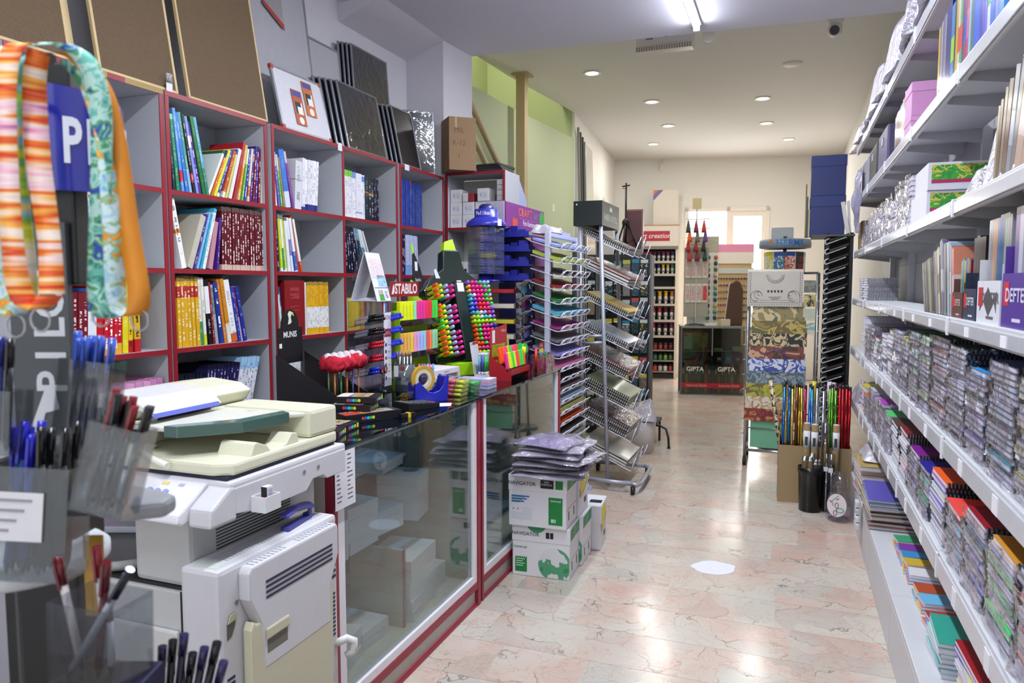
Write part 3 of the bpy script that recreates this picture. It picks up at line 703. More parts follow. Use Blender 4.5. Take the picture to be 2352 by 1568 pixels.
book_row(4.29, Z4, 'second shelf, ' + W4, [
    (4, 0.019, 0.27, C('#1d1b3a', txt='#d8d6ee', amt=0.8), 0, 'dark navy textbook'),
    (10, 0.0165, 0.27, C('#b9c0e0', '#7da6da', 0.0, 0.25, '#c48aa8', 0.6), (0, -3), 'pale blue and pink booklet'), ])
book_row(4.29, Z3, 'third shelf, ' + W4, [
    (8, 0.022, 0.26, C('#2c2438', txt='#b8b0c8', amt=0.5), 0, 'dark textbook'), ])
# ------------------------------------------------------------------ little boxes in the corner unit
def carton(name, label, x, y, z, w, d, h, mat, mark=None, group=None, cat='box', rz=0.0):
    t = thing(name, label, cat, (x, y, z), rz, group)
    box('body', t, (-w / 2, 0, 0.0005), (w / 2, d, h - 0.0005), mat, 0.002, seg=1)
    if mark: box('print', t, (-w * 0.28, -0.0006, h * 0.3), (w * 0.28, 0.0, h * 0.7), mark)
    return t
WB = P('#d9d8da', 0.6); SM = PRINT(['#d9d8da', '#b9bcd4', '#d9d8da', '#8f97b4', '#d8d4d8'], 70)
n = 0
WHERE = ['bottom of the first column', 'middle of the first column', 'top of the first column', 'bottom of the second column', 'middle of the second column', 'lower of the third column', 'upper of the third column', 'bottom of the third column']
for (x, k, nm) in ((-2.335, 0, 0), (-2.335, 1, 1), (-2.335, 2, 2), (-2.235, 0, 3), (-2.235, 1, 4), (-2.125, 0, 7), (-2.125, 1, 5), (-2.115, 2, 6)):
    carton('toner_box', 'small white box in the corner unit, ' + WHERE[nm], x, CY + 0.03 + 0.004 * (nm % 3), 1.945 + k * 0.094, 0.09 if nm != 5 else 0.11, 0.12, 0.0935, WB, SM, 'white boxes in the corner unit')
for k in range(2):
    carton('pencil_lead_box', ('narrow white upright box on the second column of the corner unit', 'narrow white and maroon box beside it in the corner unit')[k], -2.258 + k * 0.046, CY + 0.03, 1.945 + 0.188, 0.042, 0.09, 0.065, P('#d3d0d0', 0.6) if k == 0 else P('#8f2f38', 0.5), None)
for k in range(9):
    carton('paper_carton', '%s flat white carton from the bottom of the pile by the corner panel' % od(k), -1.985, CY + 0.05, 1.945 + k * 0.038, 0.06, 0.2, 0.037, P(('#d8d8d6', '#cfd0d2')[k % 2], 0.7), None, 'flat cartons in the corner unit')
for k in range(5):
    carton('stationery_pack', '%s white pack from the bottom on the lower shelf of the corner unit' % od(k), -2.285, CY + 0.03, 1.345 + k * 0.04, 0.125, 0.15, 0.039, P('#d6d6d4', 0.7), SM if k == 2 else None, 'packs on the lower shelf of the corner unit')
for k in range(3):
    carton('stapler_box', ('navy and white carton above the packs', 'second navy carton above the packs', 'slim white carton ending that row')[k] + ' in the corner unit', -2.33 + k * 0.047, CY + 0.03, 1.345 + 0.2, 0.044 if k < 2 else 0.03, 0.14, 0.095, P('#22264a', 0.4) if k < 2 else WB, None)
for k in range(4):
    carton('refill_box', '%s little pale box on top of the navy cartons in the corner unit' % od(k), -2.34 + k * 0.025, CY + 0.03, 1.64, 0.022, 0.1, 0.055, WB, None, 'refill boxes in the corner unit')
# ------------------------------------------------------------------ glass counter
CXF = -1.35; CXB = -2.0; CT = 1.0
ALW = P('#e2e0e6', 0.35, 0.0); CRED = P('#8a1c30', 0.35); SHW = P('#d9d4c8', 0.5)
GL = GLASS('#eef4f2', 0.055, 0.0, 0.93, name='counter_glass')
def counter(label, y0, y1, first):
    t = thing('display_counter', label, 'counter', (0, 0, 0), 0, 'red framed glass counters')
    box('plinth', t, (CXB, y0, 0.0), (CXF - 0.012, y1, 0.10), P('#c2beb8', 0.5))
    box('plinth_trim', t, (CXF - 0.012, y0, 0.085), (CXF + 0.004, y1, 0.118), CRED, 0.003)
    box('plinth_trim', t, (CXF - 0.012, y0, 0.001), (CXF + 0.002, y1, 0.014), CRED)
    box('bottom_rail', t, (CXF - 0.03, y0 + 0.02, 0.118), (CXF, y1 - 0.02, 0.155), ALW, 0.003)
    box('top_rail', t, (CXF - 0.02, y0 + 0.02, CT - 0.022), (CXF - 0.001, y1 - 0.02, CT - 0.009), P('#8f9aa0', 0.3, 0.6), 0.002)
    for y in (y0 + 0.02, y1 - 0.062): box('frame_post', t, (CXF - 0.03, y, 0.155), (CXF, y + 0.042, CT - 0.022), ALW, 0.003)
    box('corner_post', t, (CXF - 0.03, y1 - 0.02, 0.0), (CXF + 0.006, y1 + 0.012, CT - 0.022), CRED, 0.003)
    box('corner_post', t, (CXF - 0.03, y0 - 0.002, 0.0), (CXF + 0.004, y0 + 0.02, CT - 0.022), CRED, 0.003)
    box('front_glass', t, (CXF - 0.016, y0 + 0.062, 0.155), (CXF - 0.011, y1 - 0.062, CT - 0.022), GL)
    box('back_panel', t, (CXB, y0, 0.10), (CXB + 0.014, y1, CT - 0.010), P('#9a958c', 0.6))
    for y in (y0, y1 - 0.012): box('end_panel', t, (CXB + 0.014, y + 0.001, 0.10), (CXF - 0.032, y + 0.012, CT - 0.010), P('#b4aea4', 0.6))
    box('floor_panel', t, (CXB + 0.014, y0, 0.10), (CXF - 0.032, y1, 0.116), SHW)
    box('glass_top', t, (CXB - 0.02, y0 - 0.004, CT - 0.009), (CXF + 0.012, y1 + 0.01, CT), GLASS('#9fc4d8', 0.10, 0.0, 0.80, name='counter_top_glass'))
    for z, dep in ((0.46, 0.30), (0.71, 0.24)):
        if not first: continue
        box('shelf', t, (CXB + 0.016, y0 + 0.013, z - 0.018), (CXB + dep + 0.03, y1 - 0.013, z), SHW)
    return t
C1 = (1.945, 3.115); C2 = (3.15, 4.40)
counter('glass display counter full of white paper stacks beside the copier', C1[0], C1[1], True)
counter('second glass display counter behind the stacked paper boxes', C2[0], C2[1], False)
# dividing bar with red edge inside the first counter
t = thing('counter_divider', 'upright divider panel with a red edge inside the paper counter', 'divider', (0, 2.56, 0.117))
box('panel', t, (CXB + 0.30, 0, 0), (CXF - 0.10, 0.016, 0.325), P('#b9b4aa', 0.6)); box('edging', t, (CXF - 0.10, 0, 0), (CXF - 0.094, 0.016, 0.325), CRED)
# paper stacks
SHEETS = PAGES('#efeef4', '#bcb8c6', 2, 30)
def ream(label, x, y, z, w, d, h, rz, n, group):
    t = thing('paper_stack', label, 'paper', (x, y, z), rz, group)
    zz = 0.0005
    for k in range(n):
        o = box('paper_bundle', t, (-w / 2, -d / 2, zz), (w / 2, d / 2, zz + h / n - 0.001), SHEETS, 0, (0, 0, R(rng.uniform(-2.2, 2.2)))); zz += h / n
    return t
S1 = 0.461; S2 = 0.117
for k, a in enumerate([(-1.66, 2.05, S1, .21, .16, .07, 4, 2, 'low white paper stack nearest the copier inside the counter'), (-1.68, 2.26, S1, .22, .2, .155, 3, 3, 'tall white paper stack on the counter shelf, second from the copier'),
    (-1.69, 2.49, S1, .22, .2, .185, -3, 4, 'tallest white paper stack on the counter shelf'), (-1.69, 2.72, S1, .2, .19, .10, -8, 3, 'white paper stack with a violet edge on the counter shelf'), (-1.65, 2.93, S1, .19, .17, .20, 10, 5, 'slanting paper stack at the far end of the counter shelf'),
    (-1.56, 2.74, S2, .22, .28, .26, 6, 6, 'big paper stack on the counter floor beside the red edged divider'), (-1.60, 2.98, S2, .2, .16, .10, 0, 3, 'low paper stack in the far corner of the counter floor'),
    (-1.58, 2.16, S2, .24, .26, .12, 12, 3, 'loose paper stack on the counter floor near the copier'), (-1.6, 2.42, S2, .22, .18, .07, -4, 2, 'thin paper stack on the counter floor before the divider'),
    (-1.71, 2.12, 0.711, .18, .18, .10, 4, 3, 'paper bundle on the upper counter shelf near the copier'), (-1.71, 2.78, 0.711, .18, .22, .05, 4, 2, 'thin paper bundle on the upper counter shelf')]):
    ream(a[8], a[0], a[1], a[2], a[3], a[4], a[5], R(a[6]), a[7], 'paper stacks in the counter')
# ------------------------------------------------------------------ right-hand shelving (gondola)
GX = 0.43; GB = 0.70
GREY = P('#c6c7cc', 0.4, 0.0, var=0.03); GREY2 = P('#a9a9ad', 0.55, var=0.03); RAIL = P('#c9cad4', 0.18, 0.15)
JY = [0.70, 1.55, 2.42, 3.29, 4.15, 5.02, 5.90]
SHELF = [(2.455, 2.515, 'top'), (2.085, 2.135, 'second'), (1.715, 1.76, 'third'), (1.38, 1.425, 'fourth'), (1.02, 1.08, 'fifth'), (0.665, 0.735, 'sixth')]
BAYN = ['closest bay', 'second bay', 'third bay', 'fourth bay', 'fifth bay', 'last bay by the framed prints']
for k, (a, b) in enumerate(zip(JY, JY[1:])):
    t = thing('gondola_shelving', 'grey metal shelving bay, %s along the aisle' % BAYN[k], 'shelving', (0, 0, 0), 0, 'grey shelving bays')
    box('back_panel', t, (GB, a, 0), (GB + 0.012, b, 2.9), GREY2)
    for z in (0.95, 1.65, 2.35): box('panel_seam', t, (GB - 0.001, a, z), (GB, b, z + 0.004), P('#77777c', 0.6))
    box('upright', t, (GB - 0.035, b - 0.03, 0), (GB - 0.001, b - 0.001, 2.9), GREY)
    p = box('plinth', t, (GX - 0.008, a, 0.0), (GX + 0.006, b - 0.004, 0.225), GREY); box('base_deck', t, (GX - 0.008, a, 0.225), (GB, b - 0.002, 0.25), GREY, 0.003)
    for (z0, z1, nm) in SHELF:
        s = box('shelf', t, (GX + 0.012, a + 0.001, z1 - 0.022), (GB - 0.036, b - 0.002, z1), GREY)
        box('shelf_lip', s, (GX, a + 0.001, z0), (GX + 0.012, b - 0.003, z1 + 0.004), GREY, 0.003)
        box('price_rail', s, (GX - 0.005, a + 0.02, z0 + 0.006), (GX, b - 0.02, z1 - 0.006), RAIL, 0.002)
        box('rail_joint', s, (GX - 0.008, b - 0.022, z0 - 0.003), (GX - 0.001, b - 0.006, z1 + 0.003), P('#dcdce0', 0.5), 0.002)
        for yy in (a + 0.28, b - 0.012):
            prism('bracket', s, [(GX + 0.02, z1 - 0.022), (GB - 0.037, z1 - 0.022), (GB - 0.037, z1 - 0.075), (GX + 0.02, z1 - 0.045)], yy - 0.0015, yy + 0.0015, GREY2, 'y')
        if z1 < 1.5 and k < 5:
            for q, f in enumerate((0.3, 0.7)):
                box('price_ticket', s, (GX - 0.0065, a + f * (b - a) - 0.022, z0 + 0.008), (GX - 0.005, a + f * (b - a) + 0.022, z1 - 0.012), P('#e6e4ea', 0.6))
# ------------------------------------------------------------------ photocopier
IV = P('#d8d6bd', 0.42, var=0.03); WH = P('#c9c8cd', 0.42, var=0.03); WH2 = P('#bcbdbd', 0.5, var=0.03); DK = P('#17181c', 0.5); SLOT = P('#2b2c46', 0.6); CREAM = P('#c3bfa6', 0.5, var=0.03)
cp = thing('photocopier', 'cream and grey photocopier with document feeder beside the glass counter', 'photocopier', (0, 0, 0))
FYc = 1.36; RXc = -1.37
# main body: lower cabinet and the upper column at the right of the output tray
box('cabinet', cp, (-1.97, FYc, 0.03), (RXc, 1.88, 0.765), WH2, 0.012)
box('seam', cp, (-1.968, FYc - 0.001, 0.764), (RXc + 0.001, 1.87, 0.771), DK)
box('upper_body', cp, (-1.55, FYc + 0.004, 0.77), (RXc, 1.88, 0.985), WH2, 0.014)
box('upper_back', cp, (-1.97, 1.70, 0.77), (-1.552, 1.88, 0.985), WH2, 0.01)
box('front_door', cp, (-1.96, FYc - 0.014, 0.06), (-1.40, FYc - 0.001, 0.66), P('#c6c6c4', 0.45), 0.006)
box('door_handle', cp, (-1.425, FYc - 0.020, 0.55), (-1.41, FYc - 0.014, 0.62), DK, 0.003)
box('door_gap', cp, (-1.397, FYc - 0.003, 0.06), (-1.393, FYc - 0.0005, 0.76), DK)
lathe('output_tray', cp, [(0, 0.0), (0.19, 0.0), (0.205, 0.012), (0.205, 0.03), (0.195, 0.03), (0.185, 0.014), (0.0, 0.012)], P('#aeb0b0', 0.7, bump=0.3, bs=40), 28, (-1.745, 1.53, 0.772))
for k in range(9):
    box('side_grille', cp, (RXc, 1.455, 0.838 + k * 0.0085), (RXc + 0.0015, 1.755, 0.8415 + k * 0.0085), P('#3c3f3c', 0.6))
# scanner deck and control panel
prism('scanner_deck', cp, [(-1.97, 1.40), (-1.27, 1.40), (-1.27, 1.90), (-1.97, 1.90)], 0.985, 1.036, WH, 'z', 0.008)
prism('deck_side', cp, [(1.415, 0.955), (1.53, 0.938), (1.70, 0.938), (1.73, 0.965), (1.78, 0.965), (1.80, 0.95), (1.895, 0.95), (1.895, 1.02), (1.415, 1.02)], -1.30, -1.268, WH, 'x', 0.003)
prism('control_panel', cp, [(1.30, 0.955), (1.315, 0.945), (1.41, 0.96), (1.41, 1.03), (1.395, 1.03), (1.305, 0.975)], -1.90, -1.34, P('#dedde4', 0.35), 'x', 0.006)
prism('panel_corner', cp, [(1.33, 0.94), (1.42, 0.94), (1.42, 1.026), (1.40, 1.026), (1.335, 0.985)], -1.338, -1.268, WH, 'x', 0.008)
pa = math.atan2(1.03 - 0.975, 1.395 - 1.305)
def on_panel(name, x, s, r, mat, h=0.004, seg=14, ex=1.25):
    y = 1.305 + s * math.cos(pa); z = 0.975 + s * math.sin(pa)
    bm = bmesh.new(); addcyl(bm, (0, 0, 0), (0, 0, h), r, r * 0.85, seg)
    o = put(name, to_mesh(name, bm, mat), cp, (x, y, z + 0.0005), (pa, 0, 0)); o.scale = (ex, 1, 1); return o
KB = P('#8f98d8', 0.4)
for r_ in range(4):
    for c_ in range(3): on_panel('key', -1.487 + c_ * 0.026, 0.066 - r_ * 0.0135, 0.0065, KB)
on_panel('start_key', -1.405, 0.020, 0.012, P('#8cc46e', 0.4), 0.005, 20)
on_panel('stop_key', -1.440, 0.020, 0.0065, P('#e49a94', 0.4))
for x, w in ((-1.45, 0.018), (-1.40, 0.014)):
    box("indicator", cp, (x - w, 0.0, 0), (x + w * 0.2, 0.008, 0.001), P("#e8c66a", 0.4) if w > 0.015 else P("#a9acc8", 0.5), 0, (pa, 0, 0), loc=(0, 1.305 + 0.088 * math.cos(pa), 0.9755 + 0.088 * math.sin(pa)))
box('display', cp, (-1.80, 0.02, 0), (-1.60, 0.085, 0.001), P('#a9b6a8', 0.2), 0, (pa, 0, 0), loc=(0, 1.305, 0.9755))
# document feeder lid
box('lid_gap', cp, (-1.94, 1.412, 1.0365), (-1.29, 1.868, 1.0455), P('#23233a', 0.7))
prism('lid_base', cp, [(-1.95, 1.405), (-1.33, 1.405), (-1.282, 1.43), (-1.282, 1.872), (-1.95, 1.872)], 1.046, 1.078, IV, 'z', 0.008)
prism('lid_front_ramp', cp, [(1.41, 1.075), (1.47, 1.075), (1.50, 1.085), (1.47, 1.098), (1.42, 1.10)], -1.95, -1.60, IV, 'x', 0.004)
prism('side_guide', cp, [(1.50, 1.077), (1.58, 1.077), (1.565, 1.095), (1.525, 1.112), (1.515, 1.108)], -1.40, -1.29, IV, 'x', 0.003)
prism('side_guide', cp, [(1.62, 1.077), (1.70, 1.077), (1.69, 1.106), (1.668, 1.110), (1.645, 1.085)], -1.36, -1.29, IV, 'x', 0.003)
tube('lid_lever', cp, [(-1.56, 1.412, 1.085), (-1.50, 1.395, 1.075), (-1.455, 1.388, 1.066)], 0.009, P('#e2e0d0', 0.4), 10)
prism('rear_block', cp, [(-1.60, 1.745), (-1.285, 1.745), (-1.282, 1.875), (-1.60, 1.875)], 1.078, 1.160, IV, 'z', 0.012)
prism('feeder_hump', cp, [(-1.95, 1.078), (-1.66, 1.078), (-1.66, 1.13), (-1.615, 1.165), (-1.60, 1.19), (-1.64, 1.212), (-1.75, 1.222), (-1.88, 1.205), (-1.95, 1.15)], 1.425, 1.872, IV, 'y', 0.006)
prism('feeder_cover', cp, [(-1.75, 1.224), (-1.63, 1.216), (-1.585, 1.195), (-1.565, 1.175), (-1.575, 1.172), (-1.60, 1.188), (-1.64, 1.209), (-1.75, 1.218)], 1.445, 1.70, P('#d6d6dc', 0.35), 'y')
box('cover_stripe', cp, (-1.572, 1.455, 1.168), (-1.563, 1.69, 1.180), P('#6a74d2', 0.4))
box('feed_slot', cp, (-1.66, 1.44, 1.131), (-1.604, 1.70, 1.166), DK)
prism('document_tray', cp, [(-1.655, 1.43), (-1.47, 1.432), (-1.365, 1.55), (-1.342, 1.70), (-1.30, 1.75), (-1.30, 1.86), (-1.655, 1.86)], 1.140, 1.152, P('#d3d2c6', 0.4), 'z', 0.004, rot=(0, 0, 0))
GRN = GLASS('#5f8a80', 0.12, 0.12, 0.55, name='green_acrylic', density=0.35)
prism('tray_extension', cp, [(-1.495, 1.418), (-1.455, 1.420), (-1.345, 1.540), (-1.322, 1.70), (-1.36, 1.72), (-1.385, 1.57), (-1.48, 1.45)], 1.130, 1.160, GRN, 'z', 0.002)
box('tray_fence', cp, (-1.655, 1.432, 1.152), (-1.60, 1.50, 1.163), IV, 0.004)
text('maker_mark', cp, 'aficio', 0.016, P('#b05a58', 0.5), (-1.47, 1.72, 1.1528), (0, 0, R(60)))
# duplex / bypass side unit
PX0, PX1 = -1.368, -1.25
box('side_unit', cp, (PX0 + 0.0, 1.33, 0.10), (PX1, 1.815, 0.84), WH, 0.012)
for k in range(34): box('top_rib', cp, (PX0 + 0.03, 1.40 + k * 0.0118, 0.8402), (PX1 - 0.035, 1.4035 + k * 0.0118, 0.8412), P('#9fa0a6', 0.5))
box('top_label', cp, (PX0 + 0.025, 1.345, 0.8402), (PX1 - 0.02, 1.385, 0.8408), PRINT(['#c9d0c8', '#bfc8c0', '#d0d4cc', '#7a8478'], 90))
prism('exit_cover', cp, [(1.395, 0.815), (1.405, 0.83), (1.765, 0.83), (1.772, 0.815), (1.772, 0.74), (1.73, 0.66), (1.73, 0.55), (1.445, 0.55), (1.435, 0.67), (1.395, 0.75)], PX1, PX1 + 0.035, WH, 'x', 0.006)
for k in range(4):
    box('exit_slot', cp, (PX1 + 0.0352, 1.455, 0.772 - k * 0.0135), (PX1 + 0.0362, 1.74, 0.7785 - k * 0.0135), SLOT)
for k in range(22):
    if 8 < k < 12: continue
    for q in range(2): box('cover_rib', cp, (PX1 + 0.004 + q * 0.013, 1.42 + k * 0.0155, 0.8302), (PX1 + 0.014 + q * 0.013, 1.4235 + k * 0.0155, 0.8312), P('#9a9ba6', 0.5))
for k in range(10): box('vent_slot', cp, (PX1 + 0.0, 1.782, 0.80 - k * 0.0165), (PX1 + 0.0012, 1.805, 0.808 - k * 0.0165), SLOT)
for k in range(11): box('vent_slot', cp, (PX1 + 0.0, 1.782, 0.60 - k * 0.0125), (PX1 + 0.0012, 1.80, 0.606 - k * 0.0125), SLOT)
for k in range(12): box('vent_slot', cp, (PX1 + 0.0, 1.350, 0.56 - k * 0.0135), (PX1 + 0.0012, 1.376, 0.567 - k * 0.0135), SLOT)
prism('latch_recess', cp, [(1.353, 0.70), (1.362, 0.722), (1.385, 0.725), (1.380, 0.690), (1.368, 0.668), (1.353, 0.662)], PX1 - 0.001, PX1 + 0.0012, P('#5c5d58', 0.6), 'x')
prism('latch', cp, [(1.355, 0.703), (1.363, 0.721), (1.384, 0.724), (1.381, 0.706)], PX1, PX1 + 0.004, P('#b9b598', 0.5), 'x')
for y, z in ((1.388, 0.745), (1.392, 0.47)): cyl('screw', cp, (PX1, y, z), (PX1 + 0.002, y, z), 0.006, P('#77767c', 0.4), seg=12)
prism('bypass_tray', cp, [(1.40, 0.20), (1.735, 0.20), (1.745, 0.66), (1.73, 0.695), (1.70, 0.69), (1.695, 0.68), (1.42, 0.68), (1.41, 0.69), (1.40, 0.67)], PX1 + 0.006, PX1 + 0.034, CREAM, 'x', 0.005, rot=(0, 0, 0))
box('tray_grip', cp, (PX1 + 0.0342, 1.455, 0.588), (PX1 + 0.0352, 1.535, 0.63), P('#6d6a60', 0.6)); box('tray_grip_lip', cp, (PX1 + 0.0342, 1.45, 0.626), (PX1 + 0.040, 1.54, 0.655), CREAM, 0.004)
box('power_socket', cp, (PX1 + 0.0005, 1.75, 0.40), (PX1 + 0.0015, 1.78, 0.44), DK)
tube('release_lever', cp, [(PX1 - 0.01, 1.80, 0.44), (PX1 + 0.02, 1.83, 0.452), (PX1 + 0.035, 1.845, 0.44), (PX1 + 0.03, 1.85, 0.405), (PX1 + 0.01, 1.84, 0.39)], 0.012, P('#dcdcdc', 0.4), 10)
for x in (-1.92, -1.40):
    for y in (1.41, 1.83): cyl('caster', cp, (x - 0.012, y, 0.02), (x + 0.012, y, 0.02), 0.02, P('#222', 0.5))
for y in (1.69, 1.755): cyl('screw', cp, (-1.268, y, 0.995), (-1.266, y, 0.995), 0.006, P('#7c7c82', 0.4), seg=12)
# bits on the copier
t = thing('clip_holder', 'small white cup stuck to the copier flank holding a matchbox', 'holder', (-1.2675, 1.47, 0.945))
boxes('cup', t, [((0.0, 0, 0.0), (0.045, 0.06, 0.004)), ((0.0, 0, 0.004), (0.003, 0.06, 0.04)), ((0.042, 0, 0.004), (0.045, 0.06, 0.04)), ((0.003, 0, 0.004), (0.042, 0.003, 0.04)), ((0.003, 0.057, 0.004), (0.042, 0.06, 0.04))], P('#d8d8dc', 0.4))
t = thing('staple_box', 'tiny red, black and white box standing in the copier cup', 'box', (-1.253, 1.492, 0.9497))
box('body', t, (0, 0, 0), (0.018, 0.024, 0.056), P('#d9d6da', 0.5)); box('front', t, (0, -0.0006, 0.03), (0.018, 0, 0.056), P('#151318', 0.5)); box('red_face', t, (0, -0.0006, 0), (0.018, 0, 0.03), P('#c8202e', 0.5))
box('print', t, (0.018, 0.006, 0.008), (0.0186, 0.02, 0.05), PRINT(['#d9d6da', '#8f8fae', '#d9d6da', '#3a3550'], 300))
t = thing('stapler', 'blue stapler standing open on the copier side ledge', 'stapler', (-1.30, 1.70, 0.842), R(8))
prism('base', t, [(-0.075, 0), (0.06, 0), (0.06, 0.007), (-0.07, 0.009)], -0.014, 0.014, P('#3a3a86', 0.4), 'x', 0.002)
prism('magazine', t, [(-0.06, 0.032), (0.055, 0.022), (0.055, 0.030), (-0.06, 0.043)], -0.008, 0.008, P('#b9b9bd', 0.25, 0.8), 'x')
prism('handle', t, [(-0.08, 0.045), (-0.02, 0.055), (0.055, 0.046), (0.075, 0.032), (0.07, 0.022), (0.03, 0.036), (-0.02, 0.042), (-0.075, 0.036)], -0.013, 0.013, P('#4548a0', 0.35), 'x', 0.003)
box('hinge', t, (-0.011, 0.045, 0.006), (0.011, 0.062, 0.038), P('#35357a', 0.4), 0.002)
t = thing('price_list', 'handwritten white price list taped to the counter end', 'paper', (-1.336, 1.975, 0.80))
box('sheet', t, (0, -0.04, 0), (0.001, 0.075, 0.185), P('#e4e3e8', 0.7))
for k in range(11):
    for q in range(2): box('writing', t, (0.001, -0.03 + q * 0.06, 0.168 - k * 0.0145), (0.0013, -0.03 + q * 0.06 + rng.uniform(0.012, 0.032), 0.172 - k * 0.0145), P('#5a5a70', 0.7))
t = thing('paper_tray_sheet', 'white sheet with a rounded corner lying on the copier output tray', 'paper', (-1.80, 1.60, 0.803), R(20))
prism('sheet', t, [(-0.12, -0.06)] + arc(0.06, 0.0, 0.06, -90, 90, 8) + [(-0.12, 0.06)], 0, 0.02, P('#cfd2e0', 0.4), 'z', 0.006)
# ------------------------------------------------------------------ boards leaning on top of the bookcases
CORK = PRINT(['#544333', '#62503a', '#6b5841', '#5b4937', '#705c45', '#655140'], 260, 0.9)
PINE = P('#c9b184', 0.6); WBW = P('#d2d1d8', 0.25); ALU = P('#b4b6bc', 0.3, 0.7)
def leaning(name, label, cat, y0, y1, h, xb, lean, face, rim, rimw, th, group=None, zb=TOPZ + 0.001, twist=0.0, wrap=False, corners=None):
    """framed panel standing on the case top and leaning back towards the wall (-x)"""
    t = thing(name, label, cat, (xb, (y0 + y1) / 2, zb + th * math.sin(R(lean)) ), 0, group)
    t.rotation_euler = Euler((0, R(-lean), twist), 'XYZ')
    w = y1 - y0
    box('panel', t, (-th + 0.002, -w / 2 + 0.001, 0.001), (-0.003, w / 2 - 0.001, h - 0.001), face)
    for (a, b) in (((-th, -w / 2, 0), (0, -w / 2 + rimw, h)), ((-th, w / 2 - rimw, 0), (0, w / 2, h)), ((-th, -w / 2 + rimw, 0), (0, w / 2 - rimw, rimw)), ((-th, -w / 2 + rimw, h - rimw), (0, w / 2 - rimw, h))):
        box('frame_bar', t, a, b, rim, 0.0015, seg=1)
    if wrap: box('film', t, (0.0006, -w / 2, 0.0), (0.0012, w / 2, h), wrap)
    if corners:
        for yy in (-w / 2, w / 2 - 0.02):
            for zz in (0, h - 0.02): box('corner_cap', t, (-th - 0.001, yy - 0.001, zz - 0.001), (0.001, yy + 0.021, zz + 0.021), corners)
    return t
G1 = 'cork boards leaning over the bookcase'
leaning('cork_board', 'cork board nearest the viewer above the lanyards', 'cork board', 1.25, 1.945, 1.0, -2.412, 9, CORK, PINE, 0.012, 0.016, G1)
for k in range(4):
    leaning('cork_board', 'cork board seen edge-on, %s in the sheaf between the two cork faces' % od(k), 'cork board', 1.45 + 0.012 * k, 1.965 + 0.020 * k, 1.0, -2.43 - 0.018 * k, 9, CORK, PINE, 0.010, 0.014, G1)
leaning('cork_board', 'wide cork board in the middle above the first bookcase divider', 'cork board', 2.055, 2.432, 1.0, -2.412, 9, CORK, PINE, 0.012, 0.016, G1)
for k in range(2):
    leaning('cork_board', 'cork board showing only its pale edge, %s behind the middle one' % od(k), 'cork board', 2.1, 2.45 + 0.018 * k, 1.0, -2.43 - 0.018 * k, 9, CORK, PINE, 0.010, 0.014, G1)
leaning('cork_board', 'biggest cork board with a thin pine frame beside the whiteboards', 'cork board', 2.488, 2.992, 1.0, -2.410, 9, CORK, PINE, 0.010, 0.016, G1)
FILM = GLASS('#ffffff', 0.07, 0.05, 0.95, 0.25, 9.0, name='cellophane')
leaning('whiteboard', 'tall film-wrapped whiteboard against the wall behind the small one', 'whiteboard', 2.95, 3.62, 0.97, -2.55, 6.5, WBW, ALU, 0.016, 0.016, 'whiteboards', wrap=FILM)
leaning('whiteboard', 'second tall whiteboard reaching behind the dark framed boards', 'whiteboard', 3.50, 3.99, 0.66, -2.60, 6, WBW, ALU, 0.014, 0.014, 'whiteboards', wrap=FILM)
t = leaning('whiteboard', 'small whiteboard with an orange and white packaging sleeve', 'whiteboard', 3.12, 3.545, 0.335, -2.42, 13, WBW, ALU, 0.012, 0.016, 'whiteboards', corners=P('#a8432e', 0.5))
for (a, b, c) in ((('#b4562a'), -0.085, 0.045), ('#c06a32', 0.025, 0.115)):
    s = box('sleeve', t, (0.0008, b, c), (0.0022, b + 0.085, c + 0.19), P(a, 0.4), 0, (R(0), 0, 0))
    box('sleeve_print', s, (0.0022, b + 0.012, c + 0.06), (0.0028, b + 0.072, c + 0.125), P('#e6e6ea', 0.4))
    box('sleeve_print', s, (0.0028, b + 0.012, c + 0.10), (0.0032, b + 0.06, c + 0.125), P('#20302c', 0.4)); box('sleeve_print', s, (0.0028, b + 0.012, c + 0.06), (0.0032, b + 0.028, c + 0.10), P('#20302c', 0.4))
    box('sleeve_print', s, (0.0022, b + 0.005, c + 0.155), (0.0028, b + 0.08, c + 0.185), P('#4a4a90', 0.4))
    cyl('sleeve_badge', s, (0.0022, b + 0.045, c + 0.025), (0.0028, b + 0.045, c + 0.025), 0.02, P('#e8e4e0', 0.4), seg=18)
t = thing('board_poster', 'hanging red and grey product sheet high on the wrapped whiteboard', 'poster', (-2.612, 3.33, 2.93))
prism('sheet', t, [(-0.10, 0.18), (0.06, 0.18), (0.06, -0.03), (-0.10, 0.06)], -0.001, 0.001, P('#8f8a8a', 0.5), 'x', rot=(0, R(-6.5), 0)); prism('band', t, [(-0.10, 0.06), (0.06, -0.03), (0.06, 0.0), (-0.10, 0.085)], 0.0012, 0.002, P('#a02c32', 0.5), 'x', rot=(0, R(-6.5), 0))
BLK = P('#1d1e22', 0.22); BF = P('#8f9198', 0.3, 0.7); WR = GLASS('#ffffff', 0.06, 0.03, 0.96, 0.3, 12.0, name='cellophane')
for k in range(5):
    leaning('magnetic_board', 'dark framed board, %s of the sheaf above the third bay' % od(k), 'board', 3.705 - 0.03 * k, 4.145 - 0.03 * k, 0.405, -2.415 - 0.019 * k, 11.5, BLK, BF, 0.012, 0.013, 'dark boards on the bookcase', wrap=WR if k == 0 else False)
for k in range(4):
    leaning('magnetic_board', 'taller dark board standing behind, %s against the wall' % od(k), 'board', 4.08 - 0.022 * k, 4.52 - 0.022 * k, 0.735, -2.585 - 0.017 * k, 4, BLK, BF, 0.012, 0.012, 'dark boards on the bookcase', wrap=WR if k == 0 else False)
